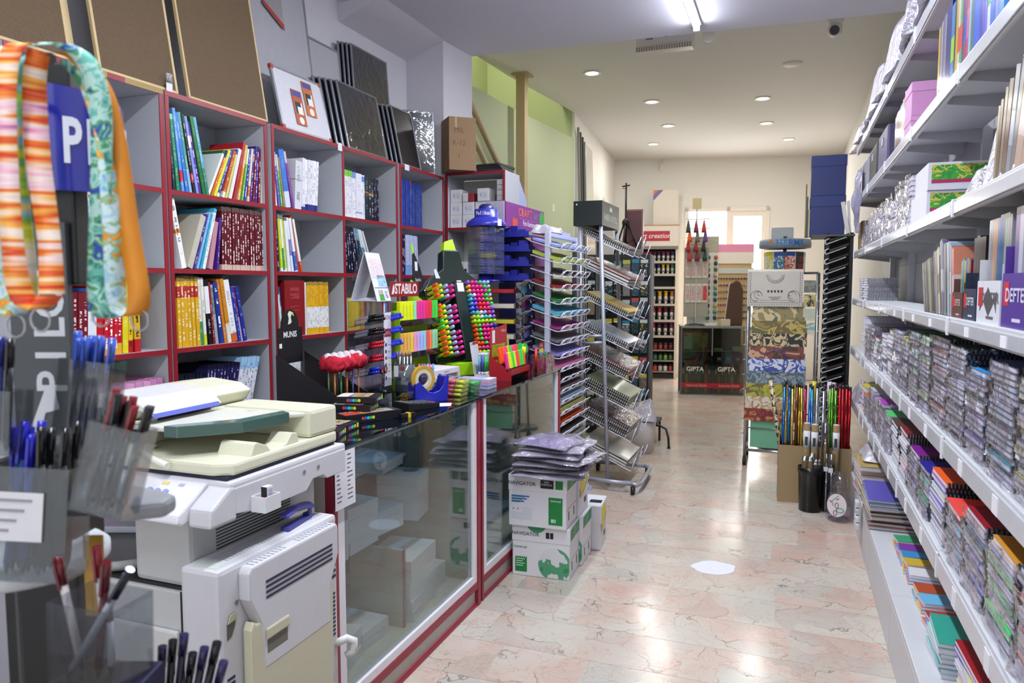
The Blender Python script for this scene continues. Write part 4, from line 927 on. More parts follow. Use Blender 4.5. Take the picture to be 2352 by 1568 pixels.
for k in range(4):
    leaning('magnetic_board', 'dark framed board, %s of the sheaf near the carton' % od(k), 'board', 4.325 - 0.026 * k, 4.60 - 0.026 * k, 0.40, -2.415 - 0.019 * k, 11.5, BLK, BF, 0.010, 0.012, 'dark boards on the bookcase')
t = leaning('magnetic_board', 'single dark board turned sideways beside the carton', 'board', 4.62, 4.85, 0.44, -2.43, 4, BLK, P('#6d7076', 0.3, 0.7), 0.012, 0.012, 'dark boards on the bookcase', wrap=WR, twist=R(-42)); t.location.y = 4.70; t.location.x = -2.48
t = thing('cardboard_carton', 'brown cardboard carton standing on the corner of the bookcases', 'carton', (-2.30, 4.81, 2.3465), R(42))
CARD = P('#8b6f52', 0.85, var=0.08)
box('body', t, (-0.005, 0, 0), (0.20, 0.20, 0.375), CARD, 0.004); box('tape', t, (0.2, 0.085, 0.02), (0.2012, 0.115, 0.375), P('#a98d69', 0.5)); box('tape', t, (0.04, -0.001, 0.3), (0.055, 0.0, 0.375), P('#a98d69', 0.5))
for k in range(3): text('stencil', t, ('MIL', 'K-12', '1')[k], 0.05, P('#6e4f3c', 0.9), (0.07, -0.0008, 0.28 - k * 0.09), FY)
t.rotation_euler.z = R(42)
for k in range(3):
    t = thing('photo_frame', '%s black tablet-like frame from the bottom lying on the corner unit' % od(k), 'frame', (-2.06, 5.08, 2.3455 + k * 0.0165), R(4 - 5 * k), 'frames on the corner unit')
    box('body', t, (-0.10, -0.13, 0.0005), (0.10, 0.13, 0.016), P('#2a2b30', 0.3), 0.003); box('film', t, (-0.104, -0.134, 0.0162), (0.108, 0.13, 0.0164), WR)
t = thing('blister_pack', 'little clear bag of dark hooks stuck to the cork board edge', 'blister pack', (-2.408, 2.375, 2.352))
box('header_card', t, (0.003, -0.016, -0.045), (0.004, 0.016, -0.005), P('#dcdce2', 0.6)); box('bag', t, (0.003, -0.018, -0.005), (0.009, 0.016, 0.035), GLASS('#ffffff', 0.1, 0.1, 0.9, 0.4, 60)); box('hook', t, (0.004, -0.006, 0.0), (0.008, 0.008, 0.014), P('#2a2f36', 0.4))
for k, (y, w, h) in enumerate(((3.585, 0.04, 0.035), (4.36, 0.06, 0.03))):
    t = thing('shelf_ticket', ('white shelf ticket over the divider of the two-bay bookcase', 'white shelf ticket on the bookcase below the dark boards')[k], 'ticket', (-2.399, y, 2.295)); box('card', t, (0, -w / 2, -h / 2), (0.001, w / 2, h / 2 + 0.008), P('#dddbe2', 0.6))
# ------------------------------------------------------------------ paper cartons on the floor
NAVB = P('#dcdce2', 0.55, var=0.02); GR1 = P('#15803a', 0.45); GR2 = P('#3d8a5c', 0.5); INK = P('#2a3350', 0.5)
def globe_mat():
    t = NT('globe_print'); co = t.coord('Object')
    nz = t.n('ShaderNodeTexNoise', i_Scale=11.0, i_Detail=3.0); t.l(co, nz.inputs['Vector'])
    t.l(t.ramp(nz.outputs[0], [(0.0, '#d3d7da'), (0.5, '#4f9a70'), (0.66, '#2f8a58')], 'CONSTANT'), t.b.inputs['Base Color']); t.b.inputs['Roughness'].default_value = 0.5
    return t.m
GLOBE = globe_mat()
def paper_box(label, x, y, z, rz, front, group='copier paper cartons'):
    t = thing('paper_carton', label, 'carton', (x, y, z), rz, group)
    w, d, h = 0.314, 0.225, 0.272; lid = 0.085
    box('tray', t, (0.003, 0.003, 0.001), (w - 0.003, d - 0.003, h - 0.01), NAVB, 0.002, seg=1)
    l = box('lid', t, (0, 0, h - lid), (w, d, h - 0.001), NAVB, 0.003, seg=1)
    e = -0.0008
    text('lettering', l, 'NAVIGATOR', 0.026, INK, (0.075, e - 0.0002, h - 0.045), FY, 0.012)
    if front == 'globe':
        box('lid_badge', l, (0.185, e, h - 0.06), (0.204, 0, h - 0.028), DK); box('lid_badge', l, (0.208, e, h - 0.06), (0.225, 0, h - 0.028), DK)
        text('lettering', t, 'Universal', 0.020, GR1, (0.045, 0.0018, 0.155), FY, 0.01)
        zig = [(0.018, 0.105)] + [p for k in range(6) for p in ((0.018 + k * 0.0105 + 0.0035, 0.097), (0.018 + k * 0.0105 + 0.0095, 0.106))] + [(0.082, 0.104), (0.082, 0.022), (0.018, 0.022)]
        prism('eco_badge', t, zig, 0.0018, 0.003, GR1, 'y')
        for k in range(4): box('badge_print', t, (0.024, 0.0012, 0.088 - k * 0.012), (0.07 - 0.01 * (k % 2), 0.0018, 0.092 - k * 0.012), P('#cfe0d4', 0.6))
        pts = arc(0.232, 0.076, 0.088, 0, 360, 36)[:-1]
        pts = [(min(p[0], w - 0.004), max(p[1], 0.004)) for p in pts]
        prism('globe', t, pts, 0.0016, 0.003, GLOBE, 'y')
        prism('lid_leaf', l, arc(0.135, h + 0.02, 0.055, 200, 340, 10), e, 0, GR2, 'y'); 
    else:
        box('lid_badge', l, (0.175, e, h - 0.062), (0.245, 0, h - 0.018), DK); box('lid_badge', l, (0.255, e, h - 0.062), (0.294, 0, h - 0.018), GR1)
        text('lettering', l, 'DIGI\nFORMULA', 0.013, P('#e8e8ec', 0.5), (0.208, e - 0.0003, h - 0.036), FY)
        box('green_panel', t, (0.218, 0.0018, 0.022), (0.292, 0.003, 0.165), GR1)
        text('lettering', t, 'Universal', 0.015, P('#e6f2ea', 0.5), (0.255, 0.0012, 0.148), FY, 0.01); text('lettering', t, '80', 0.026, P('#e6f2ea', 0.5), (0.244, 0.0012, 0.043), FY, 0.02)
        for k in range(3):
            box('bar', t, (0.018, 0.0018, 0.156 - k * 0.014), (0.115 - k * 0.014, 0.003, 0.163 - k * 0.014), P('#3f6fb8', 0.5)); box('bar', t, (0.018, 0.0018, 0.153 - k * 0.014), (0.09 - k * 0.014, 0.003, 0.156 - k * 0.014), GR2)
        text('lettering', t, 'a', 0.016, INK, (0.028, 0.0016, 0.093), FY, 0.02); text('lettering', t, 'a', 0.016, INK, (0.053, 0.0016, 0.093), FY, 0.02)
        for k in range(8): box('fine_print', t, (0.016 if k < 5 else 0.075, 0.0022, 0.07 - k * 0.008 if k < 5 else 0.098 - (k - 5) * 0.01), (0.13, 0.003, 0.0712 - k * 0.008 if k < 5 else 0.0992 - (k - 5) * 0.01), P('#9fb0c8', 0.6))
    # side with green band and outlined panels
    for k in range(2):
        box('side_band', l, (w, 0.012 + k * 0.105, h - 0.068), (w + 0.0008, 0.108 + k * 0.105, h - 0.006), GR2)
        box('side_outline', t, (w - 0.003, 0.012 + k * 0.105, 0.10), (w - 0.0015, 0.105 + k * 0.105, 0.102), P('#9a9aa2', 0.6)); box('barcode', t, (w - 0.003, 0.05 + k * 0.105, 0.04), (w - 0.0015, 0.062 + k * 0.105, 0.085), P('#55555c', 0.6))
    return t
paper_box('lower white NAVIGATOR paper carton with the green globe, beside the counter', -1.333, 3.512, 0.0, R(3), 'globe')
paper_box('upper white NAVIGATOR paper carton with the tall green panel', -1.345, 3.490, 0.2725, R(2), 'panel')
t = paper_box('lower white paper carton standing right behind the globe carton', -1.328, 3.742, 0.0, R(2), 'globe')
def yellow_box(label, x, y, z, rz):
    t = thing('paper_carton', label, 'carton', (x, y, z), rz, 'copier paper cartons')
    w, d, h = 0.31, 0.22, 0.262
    box('tray', t, (0.003, 0.003, 0.001), (w - 0.003, d - 0.003, h - 0.01), NAVB, 0.002, seg=1); l = box('lid', t, (0, 0, h - 0.11), (w, d, h - 0.001), NAVB, 0.003, seg=1)
    YM = P('#d8c81c', 0.45)
    prism('yellow_panel', t, [(0.02, 0.11), (0.02, h - 0.02), (0.12, h - 0.015), (0.17, h - 0.03), (0.19, 0.18), (0.10, 0.13)], w, w + 0.0012, YM, 'x')
    prism('black_line', t, [(0.015, 0.105), (0.10, 0.124), (0.195, 0.176), (0.19, 0.18), (0.10, 0.13), (0.02, 0.11)], w, w + 0.0016, DK, 'x')
    box('barcode', t, (w - 0.003, 0.12, 0.05), (w - 0.0015, 0.17, 0.08), P('#55555c', 0.6)); box('top_mark', l, (w - 0.08, 0.06, h - 0.001), (w - 0.01, 0.12, h - 0.0005), DK)
    return t
yellow_box('upper yellow-sided paper carton behind the tall green panel', -1.338, 3.722, 0.2725, R(2))
yellow_box('yellow-sided paper carton on the floor at the end of the row', -1.285, 3.985, 0.0, R(5))
# foil bags on the cartons
FOIL = [GLASS('#e6e0f0', 0.32, 0.14, 0.72, 1.0, 22.0, name='foil_wrap', density=d) for d in (0.25, 0.4)]
def foil_bag(label, x, y, z, w, d, h, inner, seed, rz=0.0, group=None, rm=None):
    t = thing('foil_bag', label, 'plastic bag', (x, y, z), rz, group); r = random.Random(seed)
    ph = [r.uniform(0, 6.28) for _ in range(8)]
    def f(u, v, k):
        X = (u - .5) * w; Y = (v - .5) * d
        e = min(u, 1 - u, v, 1 - v); ed = min(1, e * 7)
        wob = 0.006 * (math.sin(9 * u + ph[0]) * math.cos(7 * v + ph[1]) + math.sin(17 * u + 11 * v + ph[2]) * 0.6)
        edge = 1 + 0.05 * math.sin(9 * v + ph[3] + 5 * u)
        return (X * edge, Y * (1 + 0.04 * math.sin(8 * u + ph[4])), (h * ed * (0.75 + 0.25 * math.sin(3 * u + ph[5])) + wob * ed if k else 0.002 + 0.004 * (1 - ed)) + 0.004 * math.sin(6 * u + ph[6]) * (1 - ed) + 0.004)
    bm = bmesh.new(); sheet(bm, 26, 20, lambda u, v: f(u, v, 1)); sheet(bm, 8, 6, lambda u, v: f(u, v, 0)[:2] + (0.003,))
    put('bag', to_mesh('bag', bm, rm or FOIL[seed % 2]), t)
    if inner:
        bm = bmesh.new(); sheet(bm, 14, 10, lambda u, v: ((u - .5) * w * .86, (v - .5) * d * .86, max(0.003, h * 0.72 * min(1, min(u, 1 - u, v, 1 - v) * 6)))); put('contents', to_mesh('contents', bm, inner), t)
    return t
MIX = [P('#141418', 0.5), P('#5a5f9a', 0.4), P('#8e6fa0', 0.4), P('#8b8fa0', 0.3), P('#2c2f6a', 0.4), P('#b0a0c0', 0.5), P('#20202a', 0.4)]
zz = 0.548
for k, (dx, w, d, h, nm) in enumerate(((0.0, .37, .40, .020, 'lowest silvery'), (0.02, .38, .38, .018, 'pinkish grey'), (0.0, .36, .40, .019, 'blue tinted'), (0.04, .38, .36, .018, 'dark blue'), (0.0, .34, .38, .019, 'black filled'), (0.03, .33, .36, .018, 'violet grey'))):
    foil_bag('%s shiny bag in the pile on the paper cartons' % nm, -1.145 + dx, 3.63 + 0.01 * (k % 3), zz, w, d, h, MIX[(3, 2, 1, 4, 0, 5)[k]], 11 + k, R(rng.uniform(-9, 9)), 'shiny bags on the paper cartons'); zz += h + 0.007
foil_bag('patterned lilac bag lying on top of the shiny pile', -1.16, 3.60, zz, .32, .28, .035, PRINT(['#b9b2cc', '#a79fc0', '#c4bcd4', '#c79ad6', '#8f88ac'], 30), 21, R(-10), 'shiny bags on the paper cartons', GLASS('#e8e2f4', 0.12, 0.15, 0.85, 0.7, 30.0, name='foil_wrap', density=0.1))
# paper cutout on the floor
t = thing('paper_cutout', 'round white paper cutout lying on the marble floor', 'paper', (-0.345, 3.98, 0.0005), R(20))
pts = [(0.115 * (1 + 0.06 * math.sin(5 * a) + 0.03 * math.sin(11 * a)) * math.cos(a), 0.095 * (1 + 0.05 * math.cos(4 * a)) * math.sin(a)) for a in [k * math.pi / 20 for k in range(40)]]
prism('sheet', t, pts, 0, 0.0012, P('#e2e2ec', 0.7), 'z')
# ------------------------------------------------------------------ things on the counter
CZ = CT + 0.0006
NE = {'y': '#e2ee12', 'g': '#3ed84a', 'p': '#f0309a', 'o': '#ff5a1e', 'r': '#f23048', 'b': '#4a8fe0', 'c': '#45c6c4', 'v': '#8a5fd8', 't': '#e6b84e', 'n': '#3a32c8', 'm': '#e0389a', 'k': '#a4b8e6', 'l': '#a8f01e', 'w': '#dfe6ea'}
def NEON(k): return P(NE[k], 0.35, var=0.02)
def marker_mesh(L, r, flat=1.0):
    """round felt pen lying along +x, cap at +x end; slot 0 body, slot 1 cap"""
    bm = bmesh.new(); prof = [(0.0, 0.0), (r * 0.9, 0.0), (r, 0.004), (r, L * 0.62), (r, L - 0.004), (r * 0.7, L), (0, L)]
    seg = 8; rings = []
    for rr, x in prof: rings.append([bm.verts.new((x, rr * flat * math.cos(2 * math.pi * k / seg), rr * math.sin(2 * math.pi * k / seg))) for k in range(seg)])
    for i in range(len(rings) - 1):
        for k in range(seg):
            f = bm.faces.new((rings[i][k], rings[i][(k + 1) % seg], rings[i + 1][(k + 1) % seg], rings[i + 1][k])); f.smooth = True; f.material_index = 1 if i >= 3 else 0
    bmesh.ops.recalc_face_normals(bm, faces=bm.faces); bmesh.ops.remove_doubles(bm, verts=bm.verts, dist=1e-6)
    return to_mesh('highlighter', bm, [None, None])
MK = {}
def marker(label, loc, rot, body, cap, L=0.105, r=0.0075, group=None, flat=1.0, name='highlighter', cat='highlighter'):
    k = (L, r, flat)
    if k not in MK: MK[k] = marker_mesh(L, r, flat)
    o = put(name, MK[k], None, loc, rot)
    for i, m in enumerate((body, cap)): o.material_slots[i].link = 'OBJECT'; o.material_slots[i].material = m
    return tag(o, label, cat, group)
# --- black pencil display with fluffy topped pencils
BKC = P('#0c0c0f', 0.45); BKS = P('#141418', 0.6)
t = thing('pencil_display', 'black MUNIS pencil display with a toucan crest', 'display stand', (-1.695, 2.556, CZ), R(6))
for y in (0.0, 0.228):
    prism('side_panel', t, [(0, 0), (0, 0.035), (-0.33, 0.225), (-0.33, 0)], y, y + 0.003, BKC, 'y')
box('base_panel', t, (-0.33, 0.003, 0), (0, 0.228, 0.003), BKC); box('front_panel', t, (-0.003, 0.003, 0.003), (0, 0.228, 0.035), BKC)
crest = [(0.02, 0.18), (0.215, 0.18), (0.215, 0.335), (0.19, 0.335)] + arc(0.118, 0.345, 0.07, 0, 180, 12) + [(0.045, 0.335), (0.02, 0.335)]
prism('crest', t, crest, -0.335, -0.331, BKC, 'x', 0)
text('lettering', t, 'MUNIS', 0.036, P('#e6e6ea', 0.5), (-0.3302, 0.115, 0.305), FX, 0.02)
prism('toucan', t, [(0.10, 0.35), (0.108, 0.375), (0.10, 0.395), (0.112, 0.408), (0.14, 0.402), (0.148, 0.385), (0.13, 0.394), (0.122, 0.38), (0.13, 0.36), (0.118, 0.352)], -0.331, -0.3303, P('#d8dcd0', 0.5), 'x'); prism('beak', t, [(0.122, 0.402), (0.14, 0.402), (0.15, 0.384), (0.14, 0.39), (0.126, 0.396)], -0.3305, -0.3300, P('#e6cf4a', 0.5), 'x')
box('price_sticker', t, (-0.331, 0.03, 0.25), (-0.3303, 0.05, 0.27), P('#dfe2e6', 0.6))
box('acrylic_front', t, (-0.09, 0.006, 0.003), (-0.088, 0.226, 0.16), GLASS('#ffffff', 0.1, 0.02, 0.93)); box('pencil_step', t, (-0.30, 0.004, 0.003), (-0.095, 0.227, 0.02), BKS)
def tuft_mesh(seed, r=0.036):
    bm = bmesh.new(); bmesh.ops.create_icosphere(bm, subdivisions=3, radius=r); q = random.Random(seed)
    for v in bm.verts: v.co *= 1 + q.uniform(-0.16, 0.22); v.co.z *= 0.95
    return to_mesh('tuft', bm, P('#b5102c', 0.9, var=0.3), True)
TUF = [tuft_mesh(k) for k in range(3)]
BRM = P('#c9c2c8', 0.9, var=0.2)
for k in range(10):
    row, c = divmod(k, 5)
    x = -1.775 - row * 0.045; y = 2.585 + c * 0.045 + row * 0.02
    pc = ('#d08a52', '#4e9a54', '#d88c58', '#6f6fae', '#d68850', '#57a05a', '#b07048', '#7a86b0', '#4f8f58', '#cf8a54')[k]
    p = thing('plush_pencil', '%s pencil with a red fluffy top, %s row of the black display' % (od(c), ('front', 'rear')[row]), 'pencil', (x, y, CZ + 0.021), R(20 * k), 'fluffy pencils in the black display')
    cyl('shaft', p, (0, 0, 0), (0, 0, 0.15), 0.0036, P(pc, 0.4), seg=8)
    put('tuft', TUF[k % 3], p, (0, 0, 0.168)); lathe('snow_cap', p, [(0, 0.045), (0.013, 0.04), (0.022, 0.025), (0.024, 0.012), (0.0, 0.010)], BRM, 10, (0, 0, 0.168))
# --- acrylic marker rack with the NOKI panel
ACR = GLASS('#f2f4f6', 0.09, 0.02, 0.9, name='acrylic'); 
MX, MY = -1.86, 3.02
t = thing('marker_rack', 'clear acrylic marker rack with a white NOKI price panel', 'display stand', (MX, MY, CZ), R(2))
for y in (0.0, 0.11, 0.225): box('side_sheet', t, (-0.13, y, 0), (0.0, y + 0.002, 0.44), ACR)
box('top_sheet', t, (-0.13, 0.0, 0.44), (0.0, 0.227, 0.442), ACR)
LV = [0.09, 0.15, 0.215, 0.28, 0.345]
for z in LV: prism('shelf_sheet', t, [(-0.13, z - 0.028), (0.0, z), (0.0, z + 0.002), (-0.13, z - 0.026)], 0.002, 0.225, ACR, 'y')
box('price_panel', t, (0.001, 0.112, 0.02), (0.003, 0.185, 0.385), P('#dcd8e0', 0.5))
text('lettering', t, 'NOKI', 0.03, P('#8c2036', 0.5), (0.0034, 0.148, 0.36), FX, 0.008)
box('red_panel', t, (0.003, 0.115, 0.265), (0.0036, 0.182, 0.305), P('#8c2036', 0.5)); text('lettering', t, 'Board Marker\nBeyaz Tahta Kalemi', 0.0085, P('#f0e6ea', 0.5), (0.004, 0.148, 0.285), FX)
for k, c in enumerate(('#2c2a7a', '#1c1a2a', '#8c2036', '#1f6a4a', '#7a1f2c', '#5a2a7a')):
    box('colour_chip', t, (0.003, 0.122, 0.218 - k * 0.033), (0.0036, 0.137, 0.234 - k * 0.033), P(c, 0.5)); box('chip_text', t, (0.003, 0.148, 0.222 - k * 0.033), (0.0034, 0.172, 0.226 - k * 0.033), P('#8a8696', 0.6))
for k in range(7): box('header_strip', t, (0.001, 0.10 + k * 0.013, 0.388), (0.003, 0.112 + k * 0.013, 0.438), P(('#7a2438', '#d8d4dc', '#3a6a9a', '#5a4a8a', '#2a2438', '#8a3a3a', '#35355a')[k], 0.5))
WHB = P('#d2d2d8', 0.35)
lean = R(-12)
for lv, cap, nm, cnt in ((4, '#0e0e12', 'black capped', 9), (3, '#0e0e12', 'black capped', 9), (2, '#b3182c', 'red capped', 8), (1, '#b3182c', 'red capped', 7), (0, '#2530b8', 'blue capped', 8)):
    cols = (cnt + 1) // 2
    for k in range(cnt):
        r_, c_ = divmod(k, cols)
        marker('%s white marker, %s along, %s layer of acrylic tier %s' % (nm, od(c_), ('lower', 'upper')[r_], ('one', 'two', 'three', 'four', 'five')[lv]), (MX - 0.105, MY + 0.014 + c_ * 0.0195 + r_ * 0.0095, CZ + LV[lv] - 0.012 + r_ * 0.0165), (0, lean, 0), WHB, P(cap, 0.25), 0.125, 0.0082, 'markers in the acrylic rack', name='board_marker', cat='marker')
for lv in range(1, 5):
    for k in range(3):
        marker('blue marker, %s in tier %s beside the NOKI panel' % (od(k), ('one', 'two', 'three', 'four', 'five')[lv]), (MX - 0.08 + 0.004 * k, MY + 0.186 + 0.002 + k * 0.011, CZ + LV[lv] - 0.008 + (k % 2) * 0.014), (0, lean, 0), P('#2a3cc0', 0.25), P('#3444cc', 0.2), 0.125, 0.0085, 'blue markers beside the price panel', name='board_marker', cat='marker')
t = thing('scissors', 'black and blue scissors hanging at the foot of the marker rack', 'scissors', (MX + 0.012, MY + 0.075, CZ + 0.09), 0)
for s in (-1, 1):
    tube('handle_ring', t, [(0.004, s * 0.016 + 0.012 * math.cos(a), 0.02 + 0.018 * math.sin(a)) for a in [k * math.pi / 6 for k in range(12)]], 0.0045, P('#101014', 0.4), 6, True)
    tube('grip_insert', t, [(0.005, s * 0.016 + 0.0075 * math.cos(a), 0.02 + 0.013 * math.sin(a)) for a in [k * math.pi / 6 for k in range(12)]], 0.0025, P('#d85040', 0.4), 6, True)
    prism('blade', t, [(s * 0.012, 0.0), (s * 0.004, 0.0), (-s * 0.006, -0.088), (-s * 0.001, -0.088)], 0.003 + s * 0.001, 0.0045 + s * 0.001, P('#9a9ca2', 0.25, 0.9), 'x')
# --- desk calendar on the rack
t = thing('desk_calendar', 'white tent-shaped desk calendar standing on the marker rack', 'calendar', (MX - 0.055, MY + 0.095, CZ + 0.4425), R(8))
CW = P('#dcdce4', 0.6)
prism('front_leaf', t, [(0.062, 0), (0.065, 0), (0.003, 0.235), (0.0, 0.235)], -0.085, 0.085, CW, 'y'); prism('back_leaf', t, [(-0.075, 0), (-0.072, 0), (0.0, 0.235), (-0.003, 0.235)], -0.085, 0.085, P('#cfcfd8', 0.7), 'y')
prism('fold', t, [(-0.072, 0.001), (0.06, 0.001), (0.0, 0.018)], -0.084, 0.084, P('#c6c6d0', 0.7), 'y')
la = math.atan2(0.0625, 0.235)
fr = thing('x', 'x', 'x'); bpy.data.objects.remove(fr); LABELS.pop('x')
def on_leaf(name, y0, z0, y1, z1, mat, d=0.0006):
    return box(name, t, (0.0, y0, z0), (d, y1, z1), mat, 0, (0, -la, 0), loc=(0.0655, 0, 0.0))
on_leaf('month_grid', -0.07, 0.115, 0.07, 0.215, PRINT(['#e6e4ec', '#e6e4ec', '#d0a0a8', '#e4e4ec', '#9aa0b8', '#e8e6ee'], 170)); on_leaf('picture', -0.02, 0.075, 0.078, 0.13, PRINT(['#6fb0e0', '#a8d4f0', '#7fc0ea', '#b84a5a', '#9fd0f0'], 60))
on_leaf('divider_line', -0.08, 0.066, 0.08, 0.069, P('#5a5f9a', 0.5)); on_leaf('green_logo', -0.045, 0.004, 0.01, 0.035, P('#4a9a3a', 0.5))
for k in range(5): on_leaf('pencil_logo', -0.045 + k * 0.011, 0.036, -0.041 + k * 0.011, 0.056, P(('#c08a4a', '#8a4a3a', '#d0a060', '#a05a3a', '#3a3a4a')[k], 0.5))
on_leaf('monogram', 0.035, 0.015, 0.06, 0.05, PRINT(['#dcdce4', '#6a6ab0', '#dcdce4', '#d06a7a'], 90))
box('clear_film', t, (-0.1, -0.083, 0.07), (-0.0992, 0.083, 0.21), GLASS('#ffffff', 0.1, 0.05, 0.9), 0, (0, R(20), 0))
# --- STABILO tiered stand
SXs, SY0, SY1 = -1.86, 3.27, 3.70
LIME = P('#a6d21c', 0.4, var=0.02)
t = thing('highlighter_stand', 'lime green STABILO stand with two clear trays of highlighters', 'display stand', (0, 0, 0))
box('back_panel', t, (SXs - 0.06, SY0, CZ), (SXs - 0.055, SY1, CZ + 0.43), LIME); box('side_panel', t, (SXs - 0.055, SY0 - 0.003, CZ), (SXs + 0.012, SY0, CZ + 0.38), LIME)
prism('top_fin', t, [(SY0 + 0.20, CZ + 0.43), (SY1 - 0.04, CZ + 0.43), (SY0 + 0.29, CZ + 0.47), (SY0 + 0.27, CZ + 0.54), (SY0 + 0.245, CZ + 0.55)], SXs - 0.06, SXs - 0.055, LIME, 'x')
s = box('sign_board', t, (SXs - 0.012, 3.21, 1.462), (SXs - 0.004, 3.50, 1.538), P('#8c1420', 0.4), 0.002)
text('lettering', s, 'STABILO', 0.070, P('#e8dcdc', 0.5), (SXs - 0.0035, 3.365, 1.50), FX, 0.03, 0.88); prism('swan', s, [(3.215, 1.475), (3.235, 1.475), (3.245, 1.50), (3.235, 1.525), (3.228, 1.51), (3.222, 1.49)], SXs - 0.004, SXs - 0.003, P('#e8dcdc', 0.5), 'x')
TRY = GLASS('#3c3e40', 0.12, 0.05, 0.45, name='smoked_acrylic', density=0.25)
for z in (1.165, 1.335):
    box('tray', t, (SXs - 0.05, SY0, z - 0.012), (SXs + 0.016, SY1, z - 0.004), TRY); box('tray_lip', t, (SXs + 0.016, SY0, z - 0.026), (SXs + 0.019, SY1 + 0.012, z + 0.006), TRY)
def upright(label, x, y, z, h, w, mat, group):
    o = thing('highlighter', label, 'highlighter', (x, y, z), 0, group)
    box('body', o, (-0.012, -w / 2, 0), (0.012, w / 2, h), mat, 0.004); box('side_print', o, (-0.003, w / 2 - 0.004, h * 0.2), (0.0122, w / 2 - 0.0015, h * 0.8), P('#3a3a3a', 0.6)); box('cap_ring', o, (-0.0115, -w / 2 + 0.0005, -0.004), (0.0115, w / 2 - 0.0005, 0), P('#1a1a1a', 0.5))
CN = {'y': 'yellow', 'g': 'green', 'p': 'pink', 'o': 'orange', 'r': 'red', 'b': 'blue', 'c': 'turquoise', 'v': 'violet', 't': 'tan', 'n': 'deep blue', 'm': 'magenta', 'k': 'pale blue', 'l': 'lime', 'w': 'white'}
for k, c in enumerate('yyyygppprrgg'):
    cc = {4: '#8fe0b0'}.get(k, NE[c]); nm = {4: 'mint'}.get(k, CN[c])
    upright('%s highlighter standing %s along the upper STABILO tray' % (nm, od(k)), SXs + 0.002, SY0 + 0.018 + k * 0.0355, 1.335 + 0.0005, 0.102, 0.033, P(cc, 0.35, var=0.02), 'highlighters in the upper tray')
for k, c in enumerate(('#e0a94a', '#e6ac4e', '#e2b050', '#e4c84e', '#f09ab8', '#c8a8e8', '#a8b8f0', '#8fd0ea', '#e8604a', '#f0885a', '#8fdcb0', '#98e0b4')):
    upright('pastel %s highlighter standing %s along the lower STABILO tray' % (('amber', 'amber', 'amber', 'gold', 'pink', 'lilac', 'lavender', 'sky', 'coral', 'peach', 'mint', 'mint')[k], od(k)), SXs + 0.002, SY0 + 0.018 + k * 0.0355, 1.165 + 0.0005, 0.108, 0.033, P(c, 0.4, var=0.02), 'highlighters in the lower tray')
# --- giant highlighter shaped display leaning back
DG = P('#0f221c', 0.18, coat=0.4, var=0.02); GA = R(-17); GZ = R(-32)
GO = Vector((-1.845, 3.70, CZ + 0.09))
t = thing('giant_highlighter', 'giant dark green highlighter-shaped display full of neon pens', 'display stand', GO, 0); t.rotation_euler = (0, GA, GZ)
W = 0.42
outline = [(0.0, 0.0), (W, 0.0), (W, 0.43), (W - 0.05, 0.50), (0.30, 0.56), (0.285, 0.68), (0.175, 0.68), (0.15, 0.56), (0.05, 0.50), (0.0, 0.43)]
prism('body', t, outline, -0.10, -0.03, DG, 'x', 0.008)
prism('spine_ridge', t, [(0.165, -0.01), (0.245, -0.01), (0.245, 0.44), (0.225, 0.47), (0.185, 0.47), (0.165, 0.44)], -0.032, 0.035, DG, 'x', 0.008)
prism('tip', t, [(0.185, 0.68), (0.275, 0.68), (0.262, 0.755), (0.20, 0.735)], -0.09, -0.04, P('#b4e01e', 0.35, em=0.0), 'x', 0.004)
box('price_ticket', t, (0.0355, 0.185, 0.40), (0.0365, 0.23, 0.455), P('#dcdae4', 0.6)); 
prism('mark', t, [(0.09, 0.50), (0.12, 0.50), (0.10, 0.56), (0.085, 0.55)], -0.0295, -0.028, P('#c8ccd0', 0.5), 'x')
t2 = thing('display_plinth', 'neon green foot under the giant highlighter display', 'display base', (GO.x, GO.y, CZ), GZ)
prism('block', t2, [(0.04, 0.0), (0.44, 0.0), (0.40, 0.085), (0.08, 0.075)], -0.11, 0.03, P('#9cd21a', 0.4), 'x', 0.006)
def gpos(x, y, z):
    v = Euler((0, GA, GZ)).to_matrix() @ Vector((x, y, z)); return GO + v
def gpen(label, y, z, body, cap, L, group): 
    return marker(label, gpos(-0.028, y, z), (0, GA, GZ), body, cap, L, 0.0098, group)
rowsA = 14
for r_ in range(rowsA):
    if r_ == 3: continue
    z = 0.43 - r_ * 0.0305
    for c_, (b, cp_) in enumerate((('y', 'o' if r_ not in (7, 8) else 'g'), ('y', 'y'), ('c', 'k'), ('p', 'p'))):
        if r_ == 8 and c_ == 3: continue
        gpen('%s capped highlighter in row %s, column %s, giant display narrow bank' % (CN[cp_], nw(r_ + 1), nw(c_ + 1)), 0.018 + c_ * 0.0385, z, NEON(b), NEON(cp_), 0.115 if c_ == 0 else 0.095, 'pens in the narrow bank')
rowsB = ['vmmgk', 'tmppgk', 'tmpppgk'[:7], 'cwppgk', 'cvppgt', 'bvrrpgt', 'bnrrpvo', 'bcwkrvm', 'tlwckvm', 'llllll', 'ogmpvn', 'ogmprn', 'ogmprn', 'ogmprn', 'oogmrn', 'ommprln', 'tllllll'[:7], 'tlllll']
for r_, row in enumerate(rowsB[:17]):
    z = 0.455 - r_ * 0.0265
    row = (row + row[-1] * 7)[:6]
    for c_, ch in enumerate(row):
        gpen('%s highlighter in row %s, column %s, giant display wide bank' % (CN[ch], nw(r_ + 1), nw(c_ + 1)), 0.258 + c_ * 0.0285, z, NEON(ch), NEON(ch), 0.085, 'pens in the wide bank')
